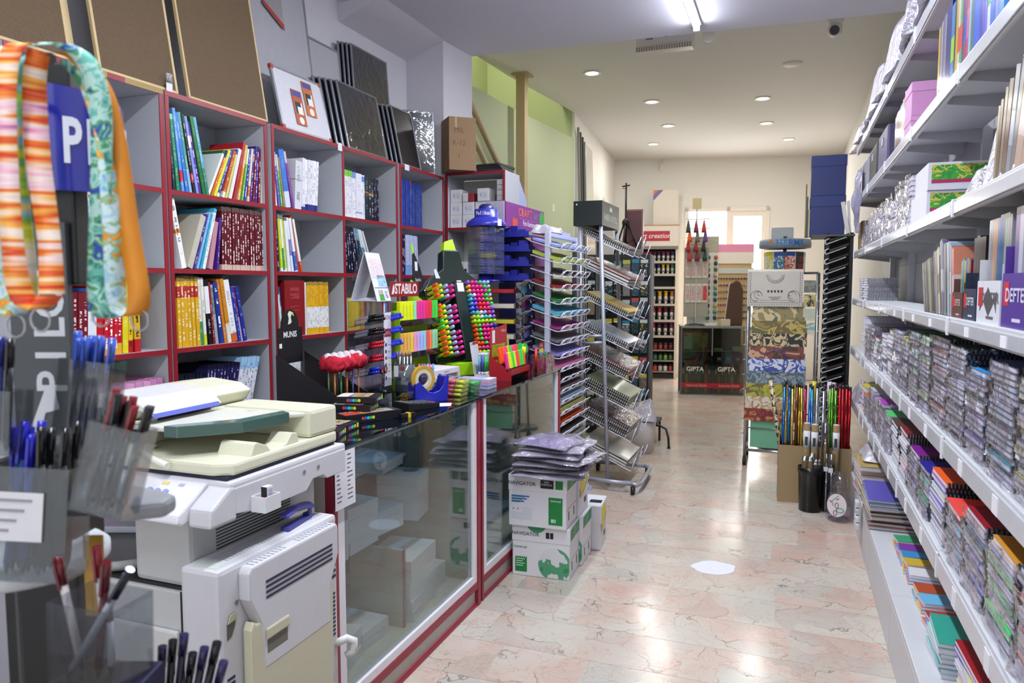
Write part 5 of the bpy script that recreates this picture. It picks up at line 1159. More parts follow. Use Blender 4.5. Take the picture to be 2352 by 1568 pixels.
# smaller hanging card of the same make behind it
t = thing('marker_card', 'black and clear highlighter card with a green tip behind the STABILO sign', 'display card', (-1.93, 3.62, 1.50), 0); t.rotation_euler = (0, R(-3), 0)
prism('card', t, [(-0.05, 0.0), (0.05, 0.0), (0.06, 0.06), (0.03, 0.12), (-0.03, 0.20), (-0.05, 0.19), (-0.06, 0.06)], 0, 0.003, P('#16161c', 0.3), 'x'); prism('tip', t, [(-0.05, 0.19), (-0.03, 0.20), (-0.045, 0.25), (-0.06, 0.24)], 0, 0.003, P('#8ede2a', 0.4), 'x'); box('ticket', t, (0.0032, -0.03, 0.10), (0.004, 0.0, 0.15), P('#dcdae4', 0.6))
text('lettering', t, 'Stabilo', 0.025, P('#d8dce0', 0.5), (0.0038, 0.0, 0.05), FX)
# --- flat white boxes and gift bag, pencil tub, tape, etc
WB2 = P('#d8d4da', 0.5)
for k in range(3):
    t = thing('flat_box', ('bottom', 'middle', 'top')[k] + ' flat white box of the pile before the STABILO stand', 'box', (-1.735 - 0.02 * (2 - k) * 0, 3.42 - k * 0.03, CZ + k * 0.031), R(4 - 5 * k), 'flat white boxes')
    box('body', t, (-0.09, -0.12, 0.0), (0.09, 0.16, 0.030), WB2, 0.003); text('lettering', t, 'tombow', 0.014, P('#a05a90', 0.5), (0.0906, 0.03, 0.015), FX); box('top_print', t, (-0.05, -0.06, 0.030), (0.03, 0.02, 0.0304), P('#b04a68', 0.5))
t = thing('pencil_tub', 'clear plastic tub of charcoal pencils with a silver wrap', 'container', (-1.665, 2.985, CZ), 0)
lathe('tub', t, [(0.0, 0.001), (0.042, 0.001), (0.046, 0.004), (0.047, 0.16), (0.045, 0.16), (0.044, 0.006), (0.0, 0.005)], GLASS('#dfe6ea', 0.12, 0.03, 0.85)); lathe('wrap', t, [(0.0455, 0.02), (0.0465, 0.02), (0.0465, 0.155), (0.0455, 0.155)], P('#6f767c', 0.4))
box('label', t, (-0.03, -0.0485, 0.10), (-0.008, -0.0465, 0.15), P('#dcdce4', 0.6)); box('brand_patch', t, (0.006, -0.0482, 0.135), (0.026, -0.0465, 0.148), P('#b02a30', 0.5)); text('lettering', t, 'Charcoal', 0.012, P('#d8dce0', 0.5), (0.012, -0.0484, 0.124), FY)
for k in range(13):
    a = k * 2.4; rr = 0.008 + 0.026 * math.sqrt(k / 13)
    p = thing('charcoal_pencil', '%s silver and black pencil in the charcoal tub' % od(k), 'pencil', (-1.665 + rr * math.cos(a), 2.985 + rr * math.sin(a), CZ + 0.007), 0, 'pencils in the charcoal tub')
    cyl('shaft', p, (0, 0, 0), (0, 0, 0.185), 0.0052, P('#b4b8bc', 0.2, 0.8) if k % 3 else P('#1a1a1e', 0.4), seg=6); cyl('point', p, (0, 0, 0.185), (0, 0, 0.208), 0.0052, P('#b08a5e', 0.7), 0.0012, seg=6)
t = thing('gift_bag', 'small clear bag of pink and blue pens by the blue tape dispenser', 'bag', (-1.60, 3.07, CZ), R(20))
box('film', t, (-0.035, -0.04, 0), (0.035, 0.04, 0.13), GLASS('#cfd8f0', 0.14, 0.1, 0.8, 0.5, 40)); 
for k in range(6): cyl('pen', t, (-0.025 + k * 0.01, -0.02 + 0.008 * (k % 3), 0.003), (-0.03 + k * 0.013, -0.01 + 0.01 * (k % 2), 0.15), 0.005, P(('#e03a6a', '#4a6ae0', '#c83a5a', '#6aa8d8', '#d84a70', '#5a9ac8')[k], 0.4), seg=8)
t = thing('tape_dispenser', 'blue desk tape dispenser holding a roll of clear tape', 'tape dispenser', (-1.50, 2.895, CZ), R(62))
BLU = P('#2228a8', 0.32, var=0.02)
prof = [(-0.085, 0.0), (0.085, 0.0), (0.095, 0.115), (0.082, 0.118)] + [(0.055 * math.cos(R(a)) * 1.1 + 0.012, 0.105 + 0.062 * math.sin(R(a))) for a in (-10, -35, -60, -90, -120, -150)] + [(-0.07, 0.098), (-0.085, 0.09)]
for y in (-0.032, 0.026): prism('side_wall', t, prof, y, y + 0.006, BLU, 'y', 0.0015, seg=1)
box('base', t, (-0.083, -0.026, 0), (0.083, 0.026, 0.02), BLU); box('nose', t, (0.07, -0.026, 0.02), (0.092, 0.026, 0.112), BLU, 0.003); box('heel', t, (-0.083, -0.026, 0.02), (-0.062, 0.026, 0.088), BLU, 0.003)
t = thing('tape_roll', 'amber roll of clear tape sitting in the blue dispenser', 'tape', (-1.512, 2.868, CZ + 0.105), R(62))
bm = bmesh.new()
def ring(bm, r0, r1, w, mi):
    n = 28
    V = [[bm.verts.new((r * math.cos(2 * math.pi * k / n), y, r * math.sin(2 * math.pi * k / n))) for k in range(n)] for r, y in ((r0, -w), (r1, -w), (r1, w), (r0, w))]
    for i in range(4):
        for k in range(n):
            f = bm.faces.new((V[i][k], V[i][(k + 1) % n], V[(i + 1) % 4][(k + 1) % n], V[(i + 1) % 4][k])); f.material_index = mi; f.smooth = i % 2 == 1
    bmesh.ops.recalc_face_normals(bm, faces=bm.faces)
ring(bm, 0.044, 0.060, 0.010, 0); put('tape', to_mesh('tape', bm, P('#c09a3c', 0.25)), t)
bm = bmesh.new(); ring(bm, 0.028, 0.0435, 0.0098, 0); put('core', to_mesh('core', bm, P('#d2cab0', 0.5)), t); cyl('hub', t, (0, -0.012, 0), (0, 0.012, 0), 0.012, P('#2a2a50', 0.4))
t = thing('acrylic_box', 'clear acrylic box of rubber bands in front of the pencil tub', 'container', (-1.60, 2.80, CZ), R(22))
for lo, hi in (((-0.075, -0.03, 0), (0.075, 0.03, 0.003)), ((-0.075, -0.03, 0.003), (-0.072, 0.03, 0.075)), ((0.072, -0.03, 0.003), (0.075, 0.03, 0.075)), ((-0.072, -0.03, 0.003), (0.072, -0.028, 0.06)), ((-0.072, 0.028, 0.003), (0.072, 0.03, 0.11))): box('wall', t, lo, hi, ACR)
for k in range(9):
    a = R(20 * k); cx = 0.03 + 0.012 * math.cos(3 * k); rb = thing('rubber_band', '%s mustard rubber band in the acrylic box' % od(k), 'rubber band', t.matrix_world @ Vector((0, 0, 0)) if False else (-1.575 + 0.006 * (k % 3), 2.812 + 0.004 * (k % 2), CZ + 0.008 + 0.0042 * k), R(37 * k), 'rubber bands in the acrylic box')
    tube('loop', rb, [(0.026 * math.cos(q), 0.015 * math.sin(q), 0.003 * math.sin(3 * q + k)) for q in [j * math.pi / 8 for j in range(16)]], 0.0016, P(('#a88a3a', '#b0762e', '#8f6a3a')[k % 3], 0.6), 5, True)
t = thing('binder_clip', 'black binder clip in the acrylic box beside the rubber bands', 'clip', (-1.652, 2.778, CZ + 0.004), R(30))
prism('jaw', t, [(-0.014, 0), (0.014, 0), (0.0, 0.022)], -0.02, 0.02, P('#15151a', 0.3), 'x')
for s in (-1, 1): tube('lever', t, [(-0.012, s * 0.004, 0.02), (-0.006, s * 0.012, 0.055), (0.006, s * 0.012, 0.055), (0.012, s * 0.004, 0.02)], 0.0011, P('#b0b2b8', 0.25, 0.9), 5)
# highlighter packs
def hpack(label, x, y, z, rz, cols, n=4, group='highlighter packs on the counter'):
    t = thing('highlighter_pack', label, 'highlighter pack', (x, y, z), rz, group)
    for k in range(n):
        for q, c in enumerate(cols):
            cyl('pen', t, (0.002 + q * 0.043, 0.009 + k * 0.0185, 0.009), (0.042 + q * 0.043, 0.009 + k * 0.0185, 0.009), 0.0082, P(c, 0.3, var=0.02), seg=10)
    box('film', t, (0, 0, 0), (0.132, 0.0185 * n, 0.0185), GLASS('#ffffff', 0.1, 0.05, 0.93, 0.3, 60))
zz = CZ
for k in range(4): hpack('yellow and coral highlighter pack, %s from the bottom by the tape dispenser' % od(k), -1.55 + 0.004 * k, 3.075, zz, R(-2 + 2 * k), ('#dfe63a', '#f05a78', '#e8f03a')[:3]); zz += 0.0195
zz = CZ
for k in range(3): hpack('tricolour highlighter pack, %s from the bottom in the second pile' % od(k), -1.54 + 0.004 * k, 3.20, zz, R(1 - 2 * k), ('#dfe63a', '#f04a64', '#3ed070')); zz += 0.0195
hpack('loose yellow highlighter pack lying across the back of the piles', -1.66, 3.10, CZ, R(35), ('#e4f02a', '#e4f02a', '#f06a8a'), 3)
hpack('green and pink highlighter pack near the gel pens', -1.66, 3.28, CZ, R(-8), ('#45d890', '#f26a8a', '#f03a58'), 4)
for k in range(3):
    t = thing('pen_set', '%s lavender pen set from the bottom beside the highlighter piles' % od(k), 'pen set', (-1.52, 3.34 + 0.005 * k, CZ + k * 0.0165), R(-3 + 3 * k), 'lavender pen sets')
    box('box', t, (-0.05, 0, 0), (0.13, 0.10, 0.016), P('#b4aed8', 0.3), 0.002); box('end_panel', t, (0.09, 0.0, 0.0161), (0.13, 0.1, 0.0166), P(('#3a3a6a', '#e86a3a', '#d8d8e4')[k], 0.4)); box('barcode', t, (0.1301, 0.02, 0.002), (0.1306, 0.07, 0.014), PRINT(['#dcdce4', '#3a4a7a', '#dcdce4'], 200)); box('mark', t, (-0.051, 0.01, 0.003), (-0.05, 0.04, 0.013), P('#c83a50', 0.5))
# posca boxes
POS = PRINT(['#101014', '#16161a', '#e0e0e6', '#14141a', '#e8c82a', '#e04a3a', '#3a8ad8', '#d8d8dc'], 45, 0.3)
def posca(label, x, y, z, rz, w=0.15, d=0.10, h=0.026, lid='#dcdce2'):
    t = thing('paint_marker_box', label, 'marker box', (x, y, z), rz, 'paint marker boxes')
    box('box', t, (0, 0, 0), (w, d, h), P('#121216', 0.35), 0.002); box('top_print', t, (0.006, 0.006, h), (w - 0.03, d - 0.006, h + 0.0006), POS); box('white_end', t, (w * 0.0, 0.004, h), (w * 0.3, d - 0.02, h + 0.0008), P(lid, 0.4))
    for k, c in enumerate(('#d83a4a', '#3a6ad8', '#3ac8d8', '#3ab84a', '#e8d83a')):
        cyl('dot', t, (w * 0.3 + k * 0.011, -0.0006, h * 0.5), (w * 0.3 + k * 0.011, 0.0002, h * 0.5), 0.0062, P(c, 0.4), seg=10); cyl('dot', t, (w - 0.0002, d * 0.25 + k * 0.011, h * 0.5), (w + 0.0006, d * 0.25 + k * 0.011, h * 0.5), 0.0062, P(c, 0.4), seg=10)
    box('sticker', t, (w, d * 0.82, h * 0.2), (w + 0.0006, d * 0.94, h * 0.8), P('#d8e64a', 0.5)); return t
posca('paint marker box closest to the copier', -1.56, 2.03, CZ, R(18)); posca('paint marker box with a red lid under the pile', -1.60, 2.16, CZ, R(6), lid='#b02a30')
posca('long black paint marker box with a yellow sticker at the counter edge', -1.535, 2.30, CZ, R(60), 0.24, 0.08, 0.034, '#b83a30'); posca('paint marker box lying on the long black one', -1.64, 2.37, CZ + 0.0355, R(12)); posca('topmost paint marker box on the pile', -1.63, 2.38, CZ + 0.063, R(16), 0.155, 0.11, 0.027)
posca('paint marker box tipped behind the copier lid', -1.80, 2.12, CZ, R(30), lid='#d8d8de'); posca('paint marker box flat behind the pile', -1.80, 2.30, CZ, R(-10))
t = thing('sharpener', 'tiny black and yellow sharpener on the counter edge', 'sharpener', (-1.40, 2.52, CZ), R(65)); box('body', t, (-0.03, -0.01, 0), (0.04, 0.01, 0.018), P('#15151a', 0.4), 0.004); box('yellow_clip', t, (0.0, -0.0105, -0.0), (0.014, 0.0105, 0.019), P('#e0c01e', 0.4))
t = thing('calculator', 'black desk calculator on the glass counter', 'calculator', (-1.47, 2.73, CZ), R(68))
prism('body', t, [(-0.085, 0), (0.085, 0), (0.085, 0.020), (0.03, 0.022), (-0.085, 0.034)], -0.055, 0.055, P('#15161c', 0.35), 'y', 0.003); sa = math.atan2(0.012, 0.115)
box('screen', t, (-0.078, -0.04, 0.0), (-0.05, 0.04, 0.002), P('#7d8478', 0.15), 0, (0, sa, 0), loc=(0, 0, 0.0258))
for r_ in range(4):
    for c_ in range(5): box('key', t, (-0.032 + r_ * 0.026, -0.046 + c_ * 0.019, 0), (-0.014 + r_ * 0.026, -0.032 + c_ * 0.019, 0.004), P('#3a3b44', 0.5) if (r_, c_) != (3, 0) else P('#b03038', 0.5), 0.001, (0, sa * 0.6, 0), seg=1, loc=(0, 0, 0.0242))
t = thing('paper_slip', 'white paper slip half under the calculator', 'paper', (-1.40, 2.85, CZ), R(20)); prism('sheet', t, [(-0.03, -0.05), (0.035, -0.03), (0.03, 0.05), (-0.035, 0.04)], 0, 0.0006, P('#e4e4ec', 0.7))
# gel pens in a card box
t = thing('pen_display_box', 'white card display box with a red STABILO header for gel pens', 'display box', (-1.585, 3.665, CZ), R(8))
box('base', t, (-0.02, 0, 0), (0.06, 0.15, 0.03), P('#d8d6de', 0.5)); prism('back_card', t, [(-0.022, 0.0), (-0.019, 0.0), (-0.049, 0.205), (-0.052, 0.205)], 0, 0.15, P('#d6d4dc', 0.5), 'y'); box('header', t, (-0.0475, 0.045, 0.165), (-0.0465, 0.15, 0.205), P('#a8182c', 0.4), 0, (0, R(0), 0)); text('lettering', t, 'STABILO', 0.016, P('#f0dce0', 0.5), (-0.046, 0.10, 0.187), FX); box('barcode', t, (-0.0475, 0.005, 0.15), (-0.0465, 0.04, 0.20), PRINT(['#d6d4dc', '#8a8aa8', '#d6d4dc'], 160))
for r_ in range(3):
    for c_ in range(8):
        k = r_ * 8 + c_
        body = P('#2fb858', 0.3) if c_ < 5 and r_ == 0 else P(('#5a9ad0', '#7a6ac8', '#c83aa0', '#3a5ac8', '#e06a3a', '#2fb858', '#5ab0c8', '#9a7ad0')[(c_ + r_ * 3) % 8], 0.3)
        p = thing('gel_pen', '%s gel pen of the %s row in the white display box' % (od(c_), ('front', 'middle', 'rear')[r_]), 'pen', (-1.55 - r_ * 0.018 + 0.0, 3.672 + c_ * 0.018 + 0.004, CZ + 0.0305), R(20), 'gel pens in the white box')
        cyl('barrel', p, (0, 0, 0.015), (0, 0, 0.105), 0.0062, body, seg=8); cyl('tip', p, (0, 0, 0), (0, 0, 0.015), 0.0064, P('#dfe2e8', 0.4), seg=8); cyl('cap', p, (0, 0, 0.105), (0, 0, 0.118), 0.0064, P('#cfe8e0', 0.4), seg=8); box('clip', p, (0.0062, -0.002, 0.07), (0.008, 0.002, 0.116), P('#e4e6ea', 0.4))
# red card box of highlighters
t = thing('red_display_box', 'red stepped card box with slanting neon highlighters', 'display box', (-1.40, 3.68, CZ), R(0))
RC = P('#a81420', 0.4)
for y in (0.0, 0.297): prism('side', t, [(-0.13, 0), (0, 0), (0, 0.055), (-0.01, 0.058), (-0.12, 0.125), (-0.13, 0.125)], y, y + 0.003, RC, 'y')
box('front', t, (-0.004, 0.003, 0.035), (0, 0.297, 0.062), RC); box('floor', t, (-0.13, 0.003, 0.03), (0, 0.297, 0.033), RC); prism('header', t, [(0.02, 0.10), (0.27, 0.10), (0.27, 0.30), (0.02, 0.27)], -0.133, -0.130, P('#a81828', 0.4), 'x'); box('header_window', t, (-0.1298, 0.04, 0.12), (-0.129, 0.25, 0.19), PRINT(['#b8ae2a', '#7a7a1a', '#c8c03a', '#8a2a2a'], 60)); box('header_label', t, (-0.1298, 0.045, 0.20), (-0.129, 0.085, 0.27), P('#dcdce4', 0.5)); text('lettering', t, 'STABILO', 0.02, P('#f0dce0', 0.5), (-0.129, 0.215, 0.262), FX)
for k in range(20):
    c = 'poyoypgoyypgopgogpoo'[k]; r_, q = k % 2, k // 2
    o = thing('highlighter', '%s flat highlighter slanting %s along the %s rank of the red box' % (CN[c], od(q), ('front', 'rear')[r_]), 'highlighter', (-1.42 - r_ * 0.04, 3.692 + q * 0.0287 + r_ * 0.006, CZ + 0.034 + r_ * 0.028), 0, 'highlighters in the red box'); o.rotation_euler = (R(rng.uniform(-7, 7)), R(-8), 0)
    box('body', o, (-0.008, -0.012, 0.03), (0.008, 0.012, 0.12), NEON(c), 0.003, seg=1); box('grip', o, (-0.007, -0.011, 0.0), (0.007, 0.011, 0.03), P('#16161a', 0.5), 0.002, seg=1)
t = thing('pen_card', 'yellow card with a blue pen picture standing behind the red box', 'display card', (-1.60, 4.10, CZ), 0); box('card', t, (0, -0.06, 0.085), (0.004, 0.055, 0.215), P('#d8d46a', 0.4)); box('card_edge', t, (-0.001, -0.062, 0.083), (0.003, -0.058, 0.217), P('#e2e2e6', 0.5)); prism('pen_picture', t, [(-0.01, 0.10), (-0.003, 0.10), (0.045, 0.20), (0.038, 0.20)], 0.004, 0.0046, P('#3a5a98', 0.5), 'x'); box('stand', t, (-0.05, -0.08, 0), (0.03, 0.06, 0.083), P('#b9bcc4', 0.4)); box('side_text', t, (0.004, -0.05, 0.10), (0.0046, -0.025, 0.20), PRINT(['#d8d46a', '#d4d8e4', '#4a6a9a', '#d8d46a'], 120))
t = thing('green_punch', 'bright green hole punch and yellow pens behind the red box', 'hole punch', (-1.46, 4.02, CZ)); box('support', t, (-0.02, -0.05, 0), (0.02, 0.05, 0.12), P('#3a3a40', 0.5)); prism('body', t, [(-0.05, 0.12), (0.05, 0.12), (0.05, 0.15), (0.03, 0.178), (-0.03, 0.182), (-0.05, 0.15)], -0.02, 0.02, P('#1fae3a', 0.35), 'x', 0.006)
for k in range(2): cyl('yellow_pen', t, (0.022, -0.06 + k * 0.02, 0.09), (0.03, -0.062 + k * 0.02, 0.165), 0.008, P('#e0e41a', 0.4))
# scissors cup
t = thing('clear_cup', 'clear plastic tub of pink craft scissors at the counter end', 'container', (-1.375, 4.14, CZ))
boxes('tub', t, [((-0.05, -0.085, 0), (0.05, 0.085, 0.003)), ((-0.05, -0.085, 0.003), (-0.048, 0.085, 0.11)), ((0.048, -0.085, 0.003), (0.05, 0.085, 0.11)), ((-0.048, -0.085, 0.003), (0.048, -0.083, 0.11)), ((-0.048, 0.083, 0.003), (0.048, 0.085, 0.11))], GLASS('#f4e6ee', 0.1, 0.05, 0.9, 0.2, 20))
for k in range(6):
    s = thing('craft_scissors', '%s pair of small pink scissors in the clear tub' % od(k), 'scissors', (-1.395 + (k % 2) * 0.035, 4.085 + k * 0.021, CZ + 0.005), R(15 * k), 'pink scissors in the tub')
    hc = P(('#1fae4a', '#7a1a4a', '#6a1846', '#2fb85a', '#4a9ad0', '#701a48')[k], 0.4)
    for q in (-1, 1):
        prism('blade', s, [(q * 0.003, 0.075), (q * 0.009, 0.075), (q * 0.004, 0.0), (q * 0.001, 0.0)], -0.0015 + q * 0.0008, 0.0015 + q * 0.0008, P('#e83a9c', 0.4), 'x'); tube('handle_ring', s, [(0, q * 0.011 + 0.009 * math.cos(a), 0.096 + 0.016 * math.sin(a)) for a in [j * math.pi / 5 for j in range(10)]], 0.0032, hc, 6, True)
t = thing('red_pen', 'red felt pen leaning out of the scissors tub', 'pen', (-1.39, 4.065, CZ + 0.005)); cyl('barrel', t, (0, 0.0, 0.0), (0.0, -0.005, 0.145), 0.0075, P('#e0302a', 0.35))
t = thing('price_card', 'red and yellow STABILO card behind the scissors tub', 'display card', (-1.43, 4.24, CZ)); box('card', t, (0, 0, 0.0), (0.003, 0.075, 0.13), P('#d8cc2a', 0.45)); box('header', t, (0.0005, -0.005, 0.13), (0.003, 0.075, 0.165), P('#a81828', 0.45)); text('lettering', t, 'STABILO', 0.014, P('#f0e0e2', 0.5), (0.0034, 0.036, 0.148), FX); box('picture', t, (0.003, 0.02, 0.03), (0.0036, 0.06, 0.10), PRINT(['#d8cc2a', '#e4dca0', '#b8b02a'], 60))
# --- acrylic paper trays and the blue rotating stand on top
AX0, AX1, AY0, AY1 = -1.93, -1.50, 4.205, 4.37
SMK = GLASS('#d4d0cc', 0.10, 0.03, 0.82, name='acrylic')
t = thing('paper_tray_rack', 'five-tier clear acrylic tray rack of coloured papers', 'tray rack', (0, 0, 0))
for x in (AX0, AX1 - 0.075): box('side_sheet', t, (x, AY0 + 0.01, CZ), (x + 0.003, AY1, 1.535), SMK)
box('top_sheet', t, (AX0, AY0, 1.535), (AX1 - 0.06, AY1, 1.539), SMK)
cols = ['#e8e2d8', '#ddd8cc', '#e0c838', '#ded4c4', '#b4202a']
for k in range(5):
    z = CZ + 0.09 + k * 0.095
    prism('tray', t, [(AX0, z), (AX1 - 0.06, z), (AX1 + 0.0, z + 0.055), (AX1 - 0.003, z + 0.057), (AX1 - 0.062, z + 0.003), (AX0, z + 0.003)], AY0, AY1 - 0.01, SMK, 'y')
    p = thing('paper_pad', '%s paper in the acrylic rack, tier %s from the bottom' % (('cream', 'ivory', 'yellow', 'beige', 'red edged')[k], od(k)), 'paper', (0, 0, z + 0.0035), 0, 'papers in the acrylic rack'); box('pad', p, (AX0 + 0.012, AY0 + 0.014, 0), (AX1 - 0.09, AY1 - 0.02, 0.022 + 0.004 * (k % 2)), P(cols[k], 0.5)); box('loose_sheet', p, (0.0, 0.0, 0), (0.09, 0.11, 0.001), P('#d8d4d0', 0.4), 0, (0, R(-35), 0), loc=(AX1 - 0.09, AY0 + 0.03, 0.026))
PB = P('#2c30a0', 0.3, var=0.02); px, py, pz = -1.80, 4.29, 1.5398
t = thing('rotating_stand', 'blue Pelikan rotating stand with clear drawers of blue packs', 'display stand', (px, py, pz))
lathe('foot', t, [(0, 0), (0.085, 0), (0.085, 0.012), (0.05, 0.02), (0.05, 0.05), (0, 0.05)], PB); 
box('cabinet', t, (-0.09, -0.08, 0.05), (0.09, 0.08, 0.345), GLASS('#cfd6ea', 0.10, 0.03, 0.82, density=0.06))
box('core', t, (-0.03, -0.02, 0.05), (0.03, 0.02, 0.345), P('#3a3d66', 0.5))
for k in range(7): box('tier_sheet', t, (-0.092, -0.082, 0.05 + k * 0.049), (0.092, 0.082, 0.0515 + k * 0.049), SMK)
lathe('hat', t, [(0.125, 0.345), (0.13, 0.352), (0.12, 0.375), (0.085, 0.40), (0.075, 0.405), (0.075, 0.45), (0.07, 0.455), (0.0, 0.457)], PB, 28); lathe('knob', t, [(0.05, 0.457), (0.045, 0.475), (0.03, 0.488), (0, 0.49)], P('#1c1f66', 0.35), 20)
for k, ch in enumerate('Pelikan'):
    a = R(-118 + k * 12); text('lettering', t, ch, 0.034, P('#e4e6f4', 0.5), (0.0762 * math.cos(a), 0.0762 * math.sin(a), 0.427), (R(90), 0, a + R(90)), 0.02)
a = R(-30); box('hat_ticket', t, (-0.015, -0.001, 0.345), (0.015, 0.0, 0.385), P('#d8d8e2', 0.6), 0, (0, 0, a + R(90)), loc=(0.135 * math.cos(a), 0.135 * math.sin(a), 0))
n = 0
for k in range(6):
    for (fx, fy, w, d) in ((0.035, -0.055, 0.085, 0.04), (0.06, 0.02, 0.05, 0.09)):
        for q in range(3):
            o = thing('ink_pack', 'blue ink pack in drawer tier %s of the rotating stand, %s side, %s layer' % (nw(k + 1), ('camera', 'aisle')[fx > 0.05], od(q)), 'ink pack', (px + fx, py + fy, pz + 0.053 + k * 0.049 + q * 0.0145), 0, 'packs in the rotating stand'); box('pack', o, (-w / 2, -d / 2, 0), (w / 2, d / 2, 0.0138), P('#d8c82a', 0.4) if (k == 2 and q < 2 and fx < 0.05) else P(('#2c34b0', '#3a42b8', '#5660c0')[(q + k) % 3], 0.35)); box('stripe', o, (-w / 2 - 0.0004, -d / 2 - 0.0004, 0.004), (-w / 2 + 0.02, d / 2 + 0.0004, 0.0085), P('#c8ccea', 0.4)); box('stripe', o, (w / 2 - 0.012, -d / 2 - 0.0004, 0.004), (w / 2 + 0.0004, d / 2 + 0.0004, 0.0085), P('#20246a', 0.4))
# ------------------------------------------------------------------ purple craft stand behind the counter end
PUR = P('#7a2a80', 0.4, var=0.03); KR = P('#a98f6c', 0.8)
t = thing('craft_stand', 'purple cardboard craft card stand with a CRAFT header sign', 'display stand', (0, 0, 0))
s = box('header_sign', t, (-1.735, 4.44, 1.895), (-1.725, 5.22, 2.062), PUR, 0.002); box('sign_edge', s, (-1.86, 4.428, 1.90), (-1.735, 4.44, 2.062), P('#b4aab8', 0.6))
for k, (ch, c) in enumerate(zip('CRAFT', ('#e0622e', '#e0722e', '#e0622e', '#d86a3a', '#e0622e'))): text('lettering', s, ch, 0.075, P(c, 0.5), (-1.7245, 4.70 + k * 0.055, 2.012), FX, 0.015)
for k, (ch, c) in enumerate(zip('ART', ('#3f9a4a', '#4a8ac0', '#b04a9a'))): text('lettering', s, ch, 0.06, P(c, 0.5), (-1.7245, 5.01 + k * 0.045, 2.008), FX, 0.01)
text('lettering', s, 'Fon Kartonu', 0.05, P('#e8e0ec', 0.5), (-1.7245, 4.89, 1.945), FX, 0.012); box('sign_line', s, (-1.725, 4.68, 1.972), (-1.7245, 5.10, 1.974), P('#b88ac0', 0.5))
prism('red_blob', s, [(4.56, 1.91), (4.64, 1.91), (4.655, 1.94), (4.64, 1.97), (4.61, 1.955), (4.58, 1.975), (4.555, 1.945)], -1.725, -1.7235, P('#c84a3a', 0.5), 'x'); prism('green_blob', s, [(5.10, 1.895)] + arc(5.165, 2.0, 0.055, 180, 0, 8) + [(5.22, 1.895)], -1.725, -1.7225, P('#3f9a4e', 0.5), 'x')
box('side_panel', t, (-1.735, 5.0, 0.0), (-1.72, 5.27, 1.80), PUR); text('lettering', t, 'CRAFT', 0.10, P('#d8642e', 0.5), (-1.7195, 5.06, 1.52), (R(90), R(90), R(90)), 0.01); text('lettering', t, 'FON', 0.07, P('#e4dce8', 0.5), (-1.7195, 5.05, 1.32), (R(90), R(90), R(90)), 0.01)
prism('green_mascot_edge', t, [(5.0, 0.98)] + arc(5.02, 1.09, 0.09, -60, 100, 8) + [(4.96, 1.17)], -1.718, -1.708, P('#4fa24a', 0.5), 'x'); box('back_box', t, (-1.90, 5.0, 0.0), (-1.735, 5.27, 1.88), P('#6a2470', 0.6))
t = thing('wood_organiser', 'pale plywood card organiser with many narrow slots', 'organiser', (-1.83, 4.87, 0.0))
for x in (-0.10, 0.085): box('side', t, (x, 0, 1.0), (x + 0.012, 0.10, 1.60), P('#b08a54', 0.6))
box('back', t, (-0.10, 0.095, 1.0), (0.097, 0.10, 1.60), P('#5a4028', 0.7)); box('leg_block', t, (-0.10, 0, 0), (0.097, 0.10, 1.0), P('#a07c4c', 0.7))
for k in range(14): box('slot_shelf', t, (-0.088, 0, 1.02 + k * 0.042), (0.085, 0.095, 1.026 + k * 0.042), P('#8a6438', 0.6))
t = thing('kraft_block', 'block of brown kraft card standing on the plywood organiser', 'card', (-1.83, 4.87, 1.601)); box('block', t, (-0.10, 0.0, 0), (0.095, 0.09, 0.26), KR, 0.003); box('fold', t, (-0.10, -0.001, 0.16), (0.095, 0, 0.163), P('#8f7656', 0.8))
t = thing('navy_stand', 'navy display stand with trays of blue packs behind the rotating stand', 'display stand', (-1.72, 4.50, 1.0)); NV = P('#191d4e', 0.4)
prism('back_panel', t, [(-0.12, 0.0), (0.12, 0.0), (0.12, 0.80), (0.02, 0.86), (-0.12, 0.885)], 0.10, 0.11, NV, 'y'); box('foot', t, (-0.12, 0.0, 0.0), (0.13, 0.11, 0.02), NV)
for k in range(4):
    box('tray', t, (-0.11, 0.0, 0.55 + k * 0.095), (0.13, 0.10, 0.562 + k * 0.095), P('#24298a', 0.35)); box('tray_lip', t, (-0.11, -0.004, 0.55 + k * 0.095), (0.13, 0.0, 0.585 + k * 0.095), P('#2a2f98', 0.3))
    for q in range(4):
        o = thing('eraser_pack', 'blue pack, %s in tier %s of the navy stand' % (od(q), nw(k + 1)), 'pack', (-1.81 + q * 0.056, 4.515, 1.5630 + k * 0.095), R(0), 'packs in the navy stand'); box('pack', o, (-0.024, 0, 0), (0.024, 0.06, 0.035 + 0.012 * ((q + k) % 3)), P(('#2a2f9a', '#353aa8', '#24288a')[q % 3], 0.35)); box('stripe', o, (-0.0245, -0.0005, 0.012), (0.0, 0.06, 0.018), P('#c8a83a' if k == 1 else '#b8bce0', 0.4))
t = thing('foam_board', 'pale lavender foam board standing behind the purple sign', 'board', (-1.96, 5.32, 1.3)); prism('board', t, [(0.0, 0.0), (0.16, 0.0), (0.16, 0.88), (0.0, 1.02)], -0.004, 0.004, P('#a9b2d8', 0.6), 'x'); box('stand', t, (-0.02, 0.0, -1.3), (0.02, 0.16, 0.0), P('#88909a', 0.6))
t = thing('wall_socket', 'white double socket on the pale yellow stair wall', 'socket', (-2.535, 8.02, 2.355), R(-4)); box('plate', t, (0, -0.06, 0), (0.012, 0.06, 0.08), P('#d9d9c4', 0.5), 0.003)
